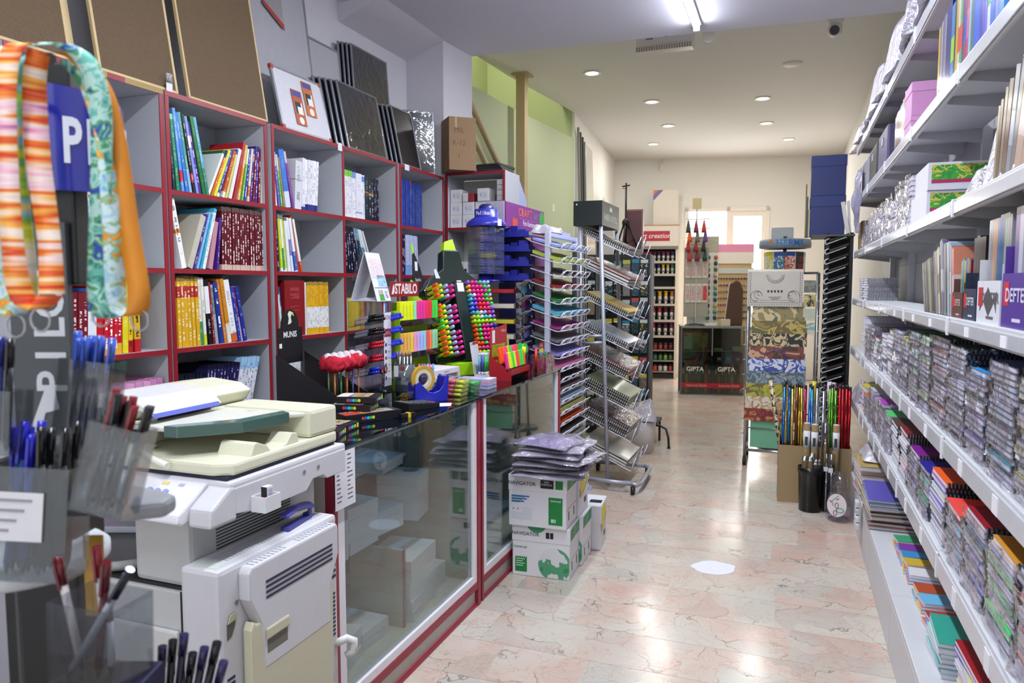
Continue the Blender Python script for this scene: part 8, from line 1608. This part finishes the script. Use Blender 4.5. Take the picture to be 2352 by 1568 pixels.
KID = [(3.92, '#3a9a6a'), (3.80, '#7a3a9a'), (3.70, '#3a8ac0'), (3.60, '#c8a83a'), (3.48, '#d8d4d8'), (3.30, '#b04a2a'), (3.18, '#6ab0d8'), (3.02, '#a03a3a')]
for k, (y, c) in enumerate(KID):
    for q in range(3): notebook('colouring_book', '%s layer colouring book, %s pile along the base deck' % (('bottom', 'middle', 'top')[q], od(k)), GX + 0.075 + 0.004 * q, y, ZBs + 0.001 + q * 0.014, 0.17, 0.10, 0.0135, c if q == 2 else ('#c8b84a', '#c86a5a', '#5a8ac8')[(k + q) % 3], 0, R(rng.uniform(-8, 8)), 'colouring books on the base')
for k in range(7): notebook('colouring_book', 'teal bordered colouring book, %s from the bottom by the red ones' % od(k), GX + 0.055, 2.74, ZBs + 0.001 + k * 0.017, 0.2, 0.24, 0.0165, ('#c8ccd0', '#8ac8c8', '#3a8a8a', '#b0b8bc', '#8ac8c8', '#c8ccd0', '#2f9a88')[k], 0, R(rng.uniform(-3, 3)), 'teal colouring books')
for k in range(11): notebook('colouring_book', 'red and blue colouring book, %s from the bottom' % od(k), GX + 0.085, 2.40, ZBs + 0.001 + k * 0.0155, 0.18, 0.30, 0.015, ('#c8a8a0', '#b8b0b8', '#d8c0b8', '#c8c44a', '#a89ca0', '#d88a5a', '#c8c0c8', '#9aa8c8', '#d8d02a', '#2a44b8', '#9c1020')[k], 0, R(rng.uniform(-3, 3)), 'red and blue colouring books')
for k in range(8): notebook('colouring_book', 'orange topped colouring book, %s from the bottom nearest the viewer' % od(k), GX + 0.09, 2.06, ZBs + 0.001 + k * 0.0155, 0.18, 0.28, 0.015, ('#c8a8a0', '#b8b0b8', '#d8c0b8', '#c8c4ba', '#a89ca0', '#c8c0c8', '#d8d4d0', '#d8621e')[k], 0, R(rng.uniform(-3, 3)), 'orange colouring books')
# fourth shelf: standing note books and agendas
def stand_row(y0, zb, where, items, x=GX + 0.02, d=0.17):
    y = y0
    for k, (nm, c, th, h, lean, band) in enumerate(items):
        m = COVER(c, band, 0.3, 0.6, amt=0.0, rough=0.18); w = th / math.cos(R(lean)) + 0.001
        book(x, y + w / 2, zb + abs(math.sin(R(lean))) * th / 2 + 0.001, th - 0.001, h, d, m, lean, 0, '%s, %s from the viewer, %s' % (nm, od(k), where), 'upright books ' + where, math.pi, 'agenda', 'agenda'); y += w
AG = [('coral agenda', '#c8806a', .026, .205, -12, '#c8b8b8'), ('pink agenda', '#b87a70', .014, .215, -12, None), ('pale blue agenda', '#8ab0d0', .016, .225, -13, '#c8d8e4'), ('navy edged agenda', '#2a3060', .008, .225, -13, None), ('white agenda', '#c4cccb', .020, .23, -14, None), ('dark green agenda', '#2a3a34', .022, .23, -14, None), ('silver agenda', '#8a8a8e', .022, .23, -15, None), ('violet agenda', '#5a5a98', .018, .24, -17, '#9a9ac0'), ('glossy grey agenda', '#7a7a78', .030, .245, -18, '#c8c8b8'), ('maroon spiral agenda', '#5a2030', .012, .20, -20, None), ('cream agenda', '#c0bca0', .026, .225, -21, '#8a866a'), ('grey notebook', '#6a6468', .016, .21, -20, None), ('lilac notebook', '#9a92b0', .020, .215, -19, None), ('brown patterned notebook', '#5a4e44', .030, .215, -19, '#8a7a68'), ('black notebook', '#1c1c1e', .016, .20, -20, None), ('dark teal notebook', '#22404a', .014, .20, -22, None), ('olive notebook', '#5a5a48', .018, .20, -24, None), ('beige notebook', '#9a927e', .020, .20, -26, None), ('grey green notebook', '#6a7264', .020, .20, -27, None), ('dark notebook', '#2a2826', .020, .195, -28, None), ('taupe notebook', '#7a7068', .022, .195, -28, None), ('slate notebook', '#4a4e58', .022, .19, -28, None), ('ash notebook', '#8a8884', .022, .19, -28, None)]
e = stand_row(2.46, ZM, 'on the fourth shelf', AG)
for k in range(2):
    for q in range(9): notebook('memo_pad', 'white memo pad, %s up in the %s far stack, fourth shelf' % (od(q), ('nearer', 'farther')[k]), GX + 0.02, 5.22 + 0.30 * k, ZM + 0.001 + q * 0.0155, 0.18, 0.24, 0.015, '#c4c0cc', 2, R(rng.uniform(-3, 3)), 'memo pads on the fourth shelf')
def counter_box(label, y0, y1, c, c2, h, items):
    t = thing('display_carton', 'open %s of standing booklets on the fourth shelf' % label, 'display box', (GX + 0.012, y0, ZM + 0.0005), 0, 'open display cartons'); w = y1 - y0; d = 0.16
    boxes('carton', t, [((0, 0, 0), (0.003, w, h)), ((0.003, 0, 0), (d, 0.003, h * 1.35)), ((0.003, w - 0.003, 0), (d, w, h * 1.5)), ((d - 0.003, 0.003, 0), (d, w - 0.003, h * 1.6)), ((0.003, 0.003, 0), (d - 0.003, w - 0.003, 0.003))], P(c, 0.4))
    box('logo_patch', t, (-0.0008, w * 0.72, h * 0.42), (0, w * 0.93, h * 0.85), P('#c01c2c', 0.4)); text('lettering', t, 'DEFTER', h * 0.34, P(c2, 0.4), (-0.001, w * 0.42, h * 0.6), FNX, 0.02, 0.62 * w / 0.1); box('footer', t, (-0.0008, w * 0.25, h * 0.14), (0, w * 0.55, h * 0.2), P(c2, 0.5))
    yy = y0 + 0.006; n = len(items); th = (w - 0.014) / n
    for k, (nm, cc, hh) in enumerate(items):
        book(GX + 0.03, yy + th / 2, ZM + 0.0045, th - 0.0012, hh, 0.12, COVER(cc, None, amt=0, rough=0.12), 0, 0, '%s booklet, %s in the %s' % (nm, od(k), label), 'booklets in the ' + label, math.pi, 'booklet', 'booklet'); yy += th
counter_box('brown carton', 2.315, 2.45, '#5a3430', '#c8b0a8', 0.075, [('red', '#8a2a34', .16), ('grey', '#7a7a80', .165), ('blue', '#2a6a9a', .165), ('yellow', '#b0a03a', .16), ('teal', '#3a8a8a', .165), ('clear', '#9aa0a0', .16)])
counter_box('dark blue carton', 2.16, 2.30, '#20304a', '#c4ccd8', 0.085, [('black', '#17171b', .215), ('graphite', '#2c2c32', .215), ('black striped', '#1f1f26', .22), ('navy', '#1d2238', .215)])
counter_box('white wave carton', 1.93, 2.145, '#d4d4dc', '#5a565c', 0.105, [('silver', '#8f9298', .25), ('pale green', '#8a9a88', .255), ('sage', '#90a08c', .255), ('steel blue', '#2f5f8a', .255), ('cobalt', '#2a5a94', .255), ('teal blue', '#35688a', .25), ('apricot', '#b88868', .25), ('tan', '#a8866e', .25), ('pewter', '#86868c', .25), ('grey', '#8e8e94', .25)])
t = bpy.data.objects['display_carton.002']; prism('wave_print', t, [(0.03, 0.03), (0.05, 0.055), (0.10, 0.02), (0.15, 0.055), (0.185, 0.03), (0.185, 0.075), (0.15, 0.055), (0.11, 0.09), (0.06, 0.06), (0.03, 0.08)], -0.0006, 0, P('#4a464c', 0.4), 'x')
counter_box('purple carton', 1.72, 1.915, '#4a2a8a', '#d0c8e4', 0.12, [('silver', '#9a9aa4', .26), ('lilac', '#a89ac8', .26), ('clear', '#b0b0b8', .26), ('grey', '#9090a0', .26), ('white', '#c4c4cc', .26), ('mauve', '#8a7aa0', .26)])
for k, c in enumerate(('#6a5a3a', '#3a342e', '#46403a', '#2f2b2a', '#8a6a3a')): book(GX + 0.13, 2.32 + k * 0.04, ZM + 0.001, 0.034, 0.275, 0.08, COVER(c, None, amt=0), 0, 0, 'tall dark agenda, %s behind the display cartons' % od(k), 'agendas behind the cartons', math.pi, 'agenda', 'agenda')
# third shelf
WHN = ['#d2d0da', '#c6c4d0', '#d6d4de']
for k, (y, w, n) in enumerate(((5.42, .20, 5), (5.18, .20, 7), (4.94, .20, 8), (4.68, .22, 9), (4.42, .22, 8), (4.16, .22, 9), (3.90, .22, 8), (3.64, .22, 9), (3.38, .22, 10))):
    for q in range(n): notebook('copy_book', 'white copy book, %s up, %s pile from the far end, third shelf' % (od(q), od(k)), GX + 0.02, y + w / 2, Z3s + 0.001 + q * 0.0205, 0.2, w - 0.015, 0.0198, WHN[q % 3] if (k * 3 + q) % 7 else '#d0603a', 0, R(rng.uniform(-3, 3)), 'white copy books on the third shelf')
for k, (y0, h) in enumerate(((3.38, .21), (3.90, .19), (4.42, .19), (4.94, .17))):
    bm = bmesh.new(); r = random.Random(k); a, b = r.uniform(0, 6), r.uniform(0, 6); sheet(bm, 16, 12, lambda u, v: (GX + 0.012 - 0.007 * math.sin(14 * u + a) * math.sin(9 * v + b), y0 + u * 0.46, Z3s + 0.004 + v * h)); o = put('shrink_wrap', to_mesh('shrink_wrap', bm, WRAPF), None); tag(o, 'shiny clear film in front of the copy books, %s from the viewer' % od(k), 'film')
GP = PRINT(['#2f8a3c', '#3f9a3a', '#c8b84a', '#2f8a3c', '#b83a6a'], 35)
for k in range(2):
    t = thing('crayon_box', ('lower', 'upper')[k] + ' white box with a green and pink picture end on the third shelf', 'box', (GX + 0.02, 3.02 - 0.01 * k, Z3s + 0.001 + k * 0.098), R(1 - 2 * k), 'green picture boxes'); box('body', t, (0, 0, 0), (0.19, 0.32, 0.097), P('#d0ced8', 0.45), 0.002); box('picture_end', t, (0.012, -0.0008, 0.035), (0.19, 0, 0.088), GP); box('pink_band', t, (0.012, -0.0012, 0.024), (0.19, -0.0004, 0.036), P('#a82a5a', 0.4))
SKB = [('pale pink sketchbook', '#b09488', .05, .27, 16, '#c8b0b0'), ('grey sketchbook', '#6a686a', .03, .26, 15, None), ('blue grey sketchbook', '#7a8290', .035, .25, 13, '#9aa0b0'), ('brown sketchbook', '#6a5248', .035, .23, 11, '#5a3a34'), ('taupe sketchbook', '#7a6a5e', .025, .22, 10, None), ('dark brown sketchbook', '#4a4038', .025, .20, 8, None), ('kraft sketchbook', '#8a7660', .02, .19, 8, None)]
stand_row(1.85, Z3s, 'on the third shelf', [SKB[0]] + SKB, x=GX + 0.03, d=0.19)
for k in range(3): foil_bag('tall clear film bag drooping round the sketchbooks, %s from the viewer' % od(k), GX + 0.13, 2.0 + 0.2 * k, Z3s + 0.001, .2, .16, .20 - 0.03 * k, None, 80 + k)
# second shelf: folders, files and gift boxes standing
F2 = [('sky blue folder', '#4a8ad8', .05, .30, 0, '#b8d0e8'), ('lilac wallet', '#7a7ac0', .03, .29, 0, None), ('blue picture folder', '#2f6ac0', .045, .30, -2, '#5a9ae0'), ('white folder', '#c8ccd4', .03, .29, -2, '#4aa06a'), ('periwinkle wallet', '#6a6ac8', .025, .29, -3, None), ('violet wallet', '#5a5ab8', .025, .29, -3, None), ('deep blue wallet', '#3a44b0', .03, .30, -2, None), ('royal blue file', '#2a5ac8', .07, .31, 0, None), ('slate file', '#4a6a70', .035, .31, 0, None), ('pale teal file', '#8ab8c0', .025, .29, 0, None), ('magenta book', '#a83a7a', .03, .27, 0, '#c85a9a'), ('red pattern book', '#8a3a50', .03, .26, 0, '#3a5ab0'), ('violet book', '#4a3a7a', .025, .25, 0, None), ('green book', '#4a9a5a', .03, .25, 0, '#c84a4a'), ('white red book', '#c8b8b4', .03, .25, 0, '#c84a4a'), ('gold book', '#b89a3a', .03, .25, 0, None), ('black book', '#1c1a28', .02, .25, 0, None), ('blue green book', '#2a7ab8', .05, .25, 0, '#8ac03a'), ('navy file', '#1f2a7a', .08, .27, 0, None), ('silver wallet', '#8a8a9a', .02, .26, 0, None), ('lavender wallet', '#7a7a9a', .02, .26, 0, None), ('grey wallet', '#6a6a80', .02, .255, 0, None), ('pale silver wallet', '#a0a0b0', .02, .255, 0, None), ('dull violet wallet', '#7a7098', .02, .25, 0, None), ('ochre file', '#c89a2a', .03, .25, 0, None)]
e = stand_row(2.06, Z2s, 'on the second shelf', F2, d=0.19)
for k in range(2):
    t = thing('gift_box', ('lower', 'upper')[k] + ' plain pink gift box on the second shelf', 'gift box', (GX + 0.01, 3.42, Z2s + 0.001 + k * 0.072), 0, 'pink gift boxes'); hh = (0.071, 0.135)[k]; box('body', t, (0.002, 0.002, 0), (0.158, 0.188, hh), P('#c088b8', 0.5), 0.002); box('lid', t, (0, 0, hh * 0.72), (0.16, 0.19, hh + 0.0005), P('#c48cbc', 0.5), 0.002)
stand_row(3.66, Z2s, 'past the pink boxes', [('pale blue album', '#7ab4d8', .03, .23, 0, None), ('gold album', '#c89a3a', .03, .21, 0, None), ('pink album', '#d0a0a8', .03, .21, 0, None), ('sky album', '#6ab0e0', .03, .20, 0, None), ('violet album', '#3a1f8a', .05, .20, 0, '#c84a5a'), ('maroon album', '#5a1a2a', .05, .19, 0, None), ('dark album', '#2a2030', .05, .19, 0, None), ('grey album', '#6a6a72', .06, .18, 0, None)])
for k in range(3):
    t = thing('storage_case', '%s storage case at the far end of the second shelf' % ('dull violet', 'dark grey', 'pale grey')[k], 'case', (GX + 0.01, 4.2 + 0.5 * k, Z2s + 0.001)); box('case', t, (0, 0, 0), (0.2, 0.4, 0.2), P(('#4a4468', '#2e2e34', '#8a8a94')[k], 0.4), 0.01); box('latch', t, (-0.004, 0.17, 0.12), (0, 0.23, 0.16), P('#9a9aa4', 0.4))
# top shelf: crumpled clear bags hanging over the edge
PURI = PRINT(['#8a84a8', '#b4aecc', '#5a5480', '#c8c4dc', '#2a2840'], 16, 0.25)
for k in range(9):
    foil_bag('crumpled lilac and silver bag, %s along the top shelf' % od(k), GX + 0.085, 2.72 + k * 0.42, ZT + 0.006, .21, .40, .30 - 0.012 * k, PURI if k % 2 == 0 else P(('#6a6490', '#9a94b8')[k % 2], 0.3), 90 + k, R(rng.uniform(-8, 8)), 'bags on the top shelf')
def hang_bag(label, y, z, w, h, seed, mat):
    bm = bmesh.new(); r = random.Random(seed); p = [r.uniform(0, 6) for _ in range(5)]
    sheet(bm, 14, 16, lambda u, v: (GX - 0.012 - (0.05 + 0.03 * math.sin(5 * u + p[0])) * math.sin(math.pi * u) * math.sin(math.pi * v) - 0.008 * math.sin(15 * v + 9 * u + p[1]), y + (u - .5) * w * (0.6 + 0.4 * math.sin(math.pi * min(1, v + .15))) + 0.02 * math.sin(6 * v + p[2]), z - v * h))
    sheet(bm, 6, 8, lambda u, v: (GX - 0.011, y + (u - .5) * w * (0.6 + 0.4 * math.sin(math.pi * min(1, v + .15))), z - v * h)); o = put('hanging_bag', to_mesh('hanging_bag', bm, mat), None); return tag(o, label, 'plastic bag')
hang_bag('clear bag with violet print hanging at the far end of the second shelf', 5.55, 2.30, .35, .42, 3, GLASS('#c8c8e8', 0.16, 0.1, 0.8, 0.8, 14, name='cellophane', density=0.3))
t = thing('kraft_carton', 'open brown carton at the far end of the third shelf', 'carton', (GX + 0.018, 5.57, Z3s + 0.001)); box('body', t, (0, 0, 0), (0.2, 0.2, 0.20), P('#8f744c', 0.8), 0.003); box('flap', t, (-0.03, 0.0, 0.17), (0.0, 0.2, 0.174), P('#9c8058', 0.8), 0, (0, R(60), 0), loc=(-0.01, 0, 0.06))
t = thing('metal_bin', 'small metal cup beside the carton at the shelf end', 'cup', (GX + 0.05, 5.83, Z3s + 0.001)); lathe('cup', t, [(0, 0), (0.03, 0), (0.034, 0.15), (0.031, 0.15), (0.028, 0.004), (0, 0.004)], P('#3a3c40', 0.2, 0.8), 18); box('rim', t, (-0.003, -0.036, 0.12), (0.003, -0.033, 0.14), P('#c8b85a', 0.4))
# ------------------------------------------------------------------ pen tower and lanyards close to the viewer
YW = R(20.769)
def F(x, y, z): return (x * math.cos(YW) - y * math.sin(YW), x * math.sin(YW) + y * math.cos(YW), z)
def fg(name, label, cat, x, y, z, group=None, rot=(0, 0, 0)):
    t = thing(name, label, cat, F(x, y, z), 0, group); t.rotation_euler = (Matrix.Rotation(YW, 3, 'Z') @ Euler(rot).to_matrix()).to_euler(); return t
DGR = P('#3c3e42', 0.4); BLKP = P('#08080b', 0.5); LG = P('#8f9196', 0.35)
T0x, T0y = -0.605, 0.885
t = fg('pen_tower', 'rotating pen tower with a blue PILOT sign at the front of the shop', 'display stand', T0x, T0y, 0.0)
lathe('base', t, [(0, 0), (0.12, 0), (0.12, 0.02), (0.05, 0.05), (0, 0.05)], DGR); box('column', t, (-0.05, 0.03, 0.05), (0.045, 0.10, 1.30), BLKP, 0.004)
box('banner', t, (-0.04, 0.055, 1.30), (0.035, 0.065, 1.60), DGR); box('upper_panel', t, (-0.03, 0.066, 1.52), (0.042, 0.10, 1.80), BLKP, 0.004)
for k, ch in enumerate('PILOT'): text('lettering', t, ch, 0.055, P('#c8cace', 0.5), (0.012, 0.0545, 1.395 + 0.035 * k), (R(90), R(-90), 0), 0.02)
prism('swoosh', t, [(-0.02, 1.335), (0.0, 1.385), (0.012, 1.395), (0.018, 1.36), (0.0, 1.355), (-0.006, 1.335), (0.006, 1.31)], 0.054, 0.0552, P('#c8cace', 0.5), 'y')
lathe('tier_disc', t, [(0, 1.172), (0.086, 1.172), (0.094, 1.178), (0.094, 1.190), (0.088, 1.195), (0, 1.195)], P('#d2d4da', 0.3), 40)
bm = bmesh.new()
for rr in (0.070, 0.068): sheet(bm, 20, 4, lambda u, v: (0.006 + rr * math.cos(R(-120 + 150 * u)), 0.115 + rr * math.sin(R(-120 + 150 * u)), 1.64 + v * (0.138 - 0.02 * u)))
put('sign', to_mesh('sign', bm, P('#1c2390', 0.18, coat=0.5)), t)
for k, ch in enumerate('PILOT'):
    a = R(-54 + 17 * k); text('lettering', t, ch, 0.078, P('#d8dae6', 0.4), (0.006 + 0.0712 * math.cos(a), 0.115 + 0.0712 * math.sin(a), 1.70), (R(90), 0, a + R(90)), 0.03, 0.55)
prism('holder_arm', t, [(0.05, 0.0), (0.13, -0.06), (0.17, -0.075), (0.205, -0.06), (0.205, -0.03), (0.18, -0.01), (0.07, 0.045)], 1.252, 1.272, LG, 'z', 0.006); tube('lanyard_hook', t, [(-0.02, 0.06, 1.742), (0.06, -0.02, 1.752), (0.145, -0.15, 1.742), (0.165, -0.17, 1.735)], 0.006, DGR)
box('lower_rail', t, (0.02, -0.05, 0.3), (0.023, -0.045, 1.17), P('#4a4a4e', 0.4, 0.3))
CUPM = GLASS('#eef0f2', 0.035, 0.03, 0.90, name='acrylic', density=0.015)
def cup(label, x, y, z, w, d, h, rot, pens, group):
    t = fg('pen_cup', label, 'pen cup', x, y, z, 'acrylic pen cups', rot); e = 0.0015
    boxes('walls', t, [((-w / 2, -d / 2, 0), (w / 2, d / 2, e)), ((-w / 2, -d / 2, e), (-w / 2 + e, d / 2, h)), ((w / 2 - e, -d / 2, e), (w / 2, d / 2, h)), ((-w / 2 + e, -d / 2, e), (w / 2 - e, -d / 2 + e, h)), ((-w / 2 + e, d / 2 - e, e), (w / 2 - e, d / 2, h))], CUPM)
    M = t.rotation_euler.to_matrix()
    for k, (px_, py_, L, tx, ty, bc, cc, nm) in enumerate(pens):
        v = Vector(t.location) + M @ Vector((px_, py_, 0.003)); o = thing('pen', '%s, %s in the %s' % (nm, od(k), label.split(' of ')[0]), 'pen', v, 0, group); o.rotation_euler = (M @ Euler((ty, tx, 0)).to_matrix()).to_euler()
        clear = bc is None
        cyl('barrel', o, (0, 0, 0.012), (0, 0, L * 0.75), 0.0042, GLASS('#e8eaee', 0.12, 0.05, 0.85) if clear else P(bc, 0.25), seg=8)
        if clear: cyl('refill', o, (0, 0, 0.006), (0, 0, L * 0.5), 0.0018, P('#101014', 0.4), seg=6)
        cyl('tip', o, (0, 0, 0), (0, 0, 0.012), 0.0012, P('#2a2a34', 0.3), 0.0042, seg=8); cyl('grip_cap', o, (0, 0, L * 0.75), (0, 0, L), 0.0047, P(cc, 0.2), seg=8); box('clip', o, (-0.0015, -0.0068, L * 0.72), (0.0015, -0.0052, L * 0.98), P(cc, 0.2))
    return t
r9 = random.Random(2)
def mk(n, w, d, L, spec):
    out = []
    for k in range(n):
        bc, cc, nm = spec[k % len(spec)]; out.append(((k % 4 - 1.5) * w / 5, (k // 4 - 0.5) * d / 4, L * r9.uniform(0.94, 1.03), R(r9.uniform(-3, 3)), R(r9.uniform(-3, 3)), bc, cc, nm))
    return out
BL_, BK_ = ('#2f4a8a', '#1c1ca8', 'blue capped pen'), ('#17171b', '#0c0c10', 'black capped pen'); CL_, CR_ = (None, '#3a55b0', 'clear pen with blue cap'), (None, '#7a141c', 'clear pen with red cap')
c = cup('cup of blue and black pens with a white price label', -0.535, 0.795, 1.1965, 0.095, 0.045, 0.125, (R(-4), R(3), 0), mk(12, 0.09, 0.04, 0.165, [BL_, BL_, BK_, BK_]), 'pens in the labelled cup')
box('price_label', c, (-0.045, -0.0240, 0.045), (0.022, -0.0228, 0.098), P('#d2d0d4', 0.6))
for k in range(4): box('label_print', c, (-0.04, -0.0246, 0.088 - k * 0.011), (0.01 - 0.008 * k, -0.0239, 0.091 - k * 0.011), P('#8a8a92', 0.6))
cup('upper cup of dark blue pens', -0.575, 0.80, 1.335, 0.06, 0.04, 0.07, (R(-4), R(2), 0), mk(6, 0.055, 0.035, 0.13, [('#1a2050', '#14186a', 'navy pen'), BK_]), 'pens in the upper cup')
cup('tilted cup of clear pens with blue caps', -0.525, 0.885, 1.315, 0.062, 0.04, 0.115, (R(-2), R(7), 0), mk(9, 0.06, 0.04, 0.142, [CL_]), 'pens with blue caps')
cup('tilted cup of clear pens with red and black caps', -0.447, 0.785, 1.2735, 0.058, 0.04, 0.098, (R(-3), R(14), 0), mk(10, 0.055, 0.04, 0.125, [CR_, (None, '#1a1a1e', 'clear pen with black cap')]), 'pens with red caps')
c = cup('low square cup of assorted pens', -0.437, 0.75, 1.105, 0.08, 0.06, 0.088, (0, R(2), R(-14)), [(-0.025, 0, .125, R(-14), 0, '#c8c0c0', '#5a141c', 'white and maroon pen'), (0.0, 0.01, .135, R(-6), 0, '#c4c4cc', '#7a1a22', 'silver pen with red cap'), (0.004, -0.01, .13, R(6), 0, '#4a1218', '#5a141c', 'dark red pen'), (-0.028, -0.016, .15, R(32), 0, '#8a8a94', '#14142a', 'slanting pen with navy cap'), (0.012, 0.0, .08, R(-2), 0, '#c8c8d0', '#8a8a94', 'white pen')], 'pens in the low cup')
o = fg('shelf_block', 'dark blue block under the low pen cup', 'display block', -0.437, 0.75, 0.0); box('block', o, (-0.05, -0.035, 0), (0.05, 0.035, 1.104), P('#16163a', 0.4), 0.003)
for k in range(7):
    o = fg('loose_pen', 'dark pen with navy grip, %s of the bunch behind the low cup' % od(k), 'pen', -0.425 + 0.008 * k, 0.835 - 0.004 * k, 0.93, 'bunch of dark pens', (0, R(4 + 2 * k), 0)); cyl('barrel', o, (0, 0, 0), (0, 0, 0.14 + 0.01 * (k % 3)), 0.0048, P(('#1a1a2a', '#0e0e12')[k % 2], 0.2), seg=8); cyl('grip_cap', o, (0, 0, 0.14 + 0.01 * (k % 3)), (0, 0, 0.165 + 0.01 * (k % 3)), 0.0054, P(('#26224a', '#15151a')[k % 2], 0.15), seg=8)
o = fg('pen_tray_cup', 'black lower cup holding the bunch of dark pens', 'pen cup', -0.40, 0.82, 0.0); lathe('cup', o, [(0, 0.0), (0.045, 0.0), (0.048, 1.0), (0.045, 1.0), (0.042, 0.925), (0, 0.925)], P('#101014', 0.4), 20)
o = fg('yellow_card', 'yellow folded card behind the pen tower disc', 'card', -0.505, 0.86, 1.12); box('card', o, (-0.012, 0, 0), (0.012, 0.002, 0.10), P('#b8892a', 0.5)); box('stalk', o, (-0.002, 0.002, -1.12), (0.002, 0.005, 0.0), P('#3a3a3e', 0.5))
# lanyards
def stripes(cols, sc, seedv):
    t = NT('striped_strap'); g = t.coord('Object'); mp = t.n('ShaderNodeMapping'); mp.inputs['Scale'].default_value = (3, 3, sc); mp.inputs['Location'].default_value = (seedv, 0, seedv * 3); t.l(g, mp.inputs[0]); nz = t.n('ShaderNodeTexNoise', i_Scale=1.0, i_Detail=3.0); t.l(mp.outputs[0], nz.inputs['Vector'])
    t.l(t.ramp(nz.outputs[0], [(0.30 + 0.4 * k / (len(cols) - 1), c) for k, c in enumerate(cols)]), t.b.inputs['Base Color']); t.b.inputs['Roughness'].default_value = 0.45; return t.m
def ribbon(name, parent, pts, tw, mat, w=0.0205):
    """flat strap along a smooth path; tw gives the turn of the face per point (0 faces the viewer)"""
    bm = bmesh.new(); n = 8; P_, A_ = [], []
    for i in range(len(pts) - 1):
        p0, p1, p2, p3 = [Vector(pts[max(0, min(len(pts) - 1, j))]) for j in (i - 1, i, i + 1, i + 2)]
        for k in range(n):
            u = k / n; P_.append(0.5 * ((2 * p1) + (p2 - p0) * u + (2 * p0 - 5 * p1 + 4 * p2 - p3) * u * u + (3 * p1 - p0 - 3 * p2 + p3) * u ** 3)); A_.append(tw[i] + (tw[i + 1] - tw[i]) * u)
    prev = None
    for p, a in zip(P_, A_):
        d = Vector((math.cos(R(a)), math.sin(R(a)), 0)) * (w / 2); nn = Vector((-math.sin(R(a)), math.cos(R(a)), 0)) * 0.0007
        cur = [bm.verts.new(p - d - nn), bm.verts.new(p + d - nn), bm.verts.new(p + d + nn), bm.verts.new(p - d + nn)]
        if prev:
            for q in range(4): f = bm.faces.new((prev[q], prev[(q + 1) % 4], cur[(q + 1) % 4], cur[q])); f.smooth = True
        prev = cur
    bmesh.ops.recalc_face_normals(bm, faces=bm.faces); return put(name, to_mesh(name, bm, mat), parent)
BLF = PRINT(['#7ab4d8', '#a8d8e8', '#d8ecf0', '#8ac8a0', '#e8922a', '#f0c83a', '#4a7ac8'], 60, 0.45, 1.0); GRF = PRINT(['#3a8a7a', '#6ac0b0', '#b8e0d8', '#4aa06a', '#2a4ab0', '#8ad0a0'], 55, 0.45, 2.0); ORG = P('#d8871c', 0.5, var=0.12)
WARM = stripes(['#7a2a7a', '#f2a0c0', '#f4e6e0', '#f08a1e', '#d8201e', '#f6b03a', '#f8ece0', '#c83a6a', '#7a2a6a'], 46, 1.0); COOL = stripes(['#2a5aa8', '#8ad0e0', '#e6f2ee', '#c8e03a', '#5ab03a', '#7ac0e0', '#e8c83a', '#c8322a'], 26, 4.0)
HK = (T0x + 0.10, T0y - 0.09, 1.745)
LY = [('pale blue lanyard with orange flowers at the picture edge', BLF, [(-0.455, 0.715, 1.746), (-0.478, 0.700, 1.738), (-0.487, 0.695, 1.70), (-0.492, 0.69, 1.62), (-0.487, 0.685, 1.545), (-0.478, 0.68, 1.505), (-0.468, 0.685, 1.492), (-0.458, 0.69, 1.507), (-0.462, 0.695, 1.56), (-0.470, 0.70, 1.66), (-0.468, 0.712, 1.72), (-0.455, 0.722, 1.742)], [0, 0, 0, 5, 10, 50, 80, 30, 10, 0, 0, 0], COOL),
      ('pink, orange and red striped lanyard in front', WARM, [(-0.445, 0.700, 1.744), (-0.456, 0.688, 1.737), (-0.460, 0.68, 1.70), (-0.459, 0.675, 1.62), (-0.455, 0.672, 1.55), (-0.450, 0.672, 1.512), (-0.438, 0.675, 1.498), (-0.427, 0.68, 1.512), (-0.430, 0.685, 1.56), (-0.440, 0.69, 1.64), (-0.446, 0.70, 1.71), (-0.445, 0.708, 1.742)], [0, 0, 0, 0, 0, 30, 75, 30, 5, 25, 60, 60], WARM),
      ('sea green lanyard with blue lettering arching to the side', GRF, [(-0.452, 0.722, 1.750), (-0.435, 0.725, 1.752), (-0.412, 0.728, 1.735), (-0.402, 0.73, 1.69), (-0.405, 0.73, 1.62), (-0.410, 0.728, 1.54), (-0.410, 0.726, 1.50), (-0.407, 0.735, 1.487), (-0.404, 0.745, 1.52), (-0.406, 0.748, 1.62), (-0.412, 0.748, 1.70), (-0.440, 0.74, 1.745)], [0, 5, 15, 10, 0, 0, 0, 0, 10, 10, 10, 0], GRF),
      ('orange and blue lanyard hanging beside the blue sign', ORG, [(-0.448, 0.732, 1.746), (-0.425, 0.735, 1.742), (-0.404, 0.738, 1.71), (-0.393, 0.738, 1.66), (-0.383, 0.736, 1.58), (-0.374, 0.734, 1.52), (-0.376, 0.734, 1.495), (-0.386, 0.732, 1.489), (-0.394, 0.73, 1.505), (-0.394, 0.73, 1.57), (-0.400, 0.735, 1.66), (-0.42, 0.745, 1.72)], [0, 10, 20, 15, 10, 10, 40, 80, 60, 40, 50, 50], BLF)]
for lb, m, pts, tw, m2 in LY:
    o = fg('lanyard', lb, 'lanyard', 0, 0, 0, 'lanyards on the pen tower'); h = len(pts) // 2 + 1
    ribbon('strap_front', o, pts[:h + 1], tw[:h + 1], m); ribbon('strap_back', o, pts[h:], tw[h:], m2)
    tube('ring', o, [(pts[6][0] + 0.009 * math.cos(a), pts[6][1] + 0.004, pts[6][2] - 0.010 + 0.011 * math.sin(a)) for a in [k * math.pi / 7 for k in range(14)]], 0.0011, P('#a8a8ac', 0.25, 0.8), 5, True)
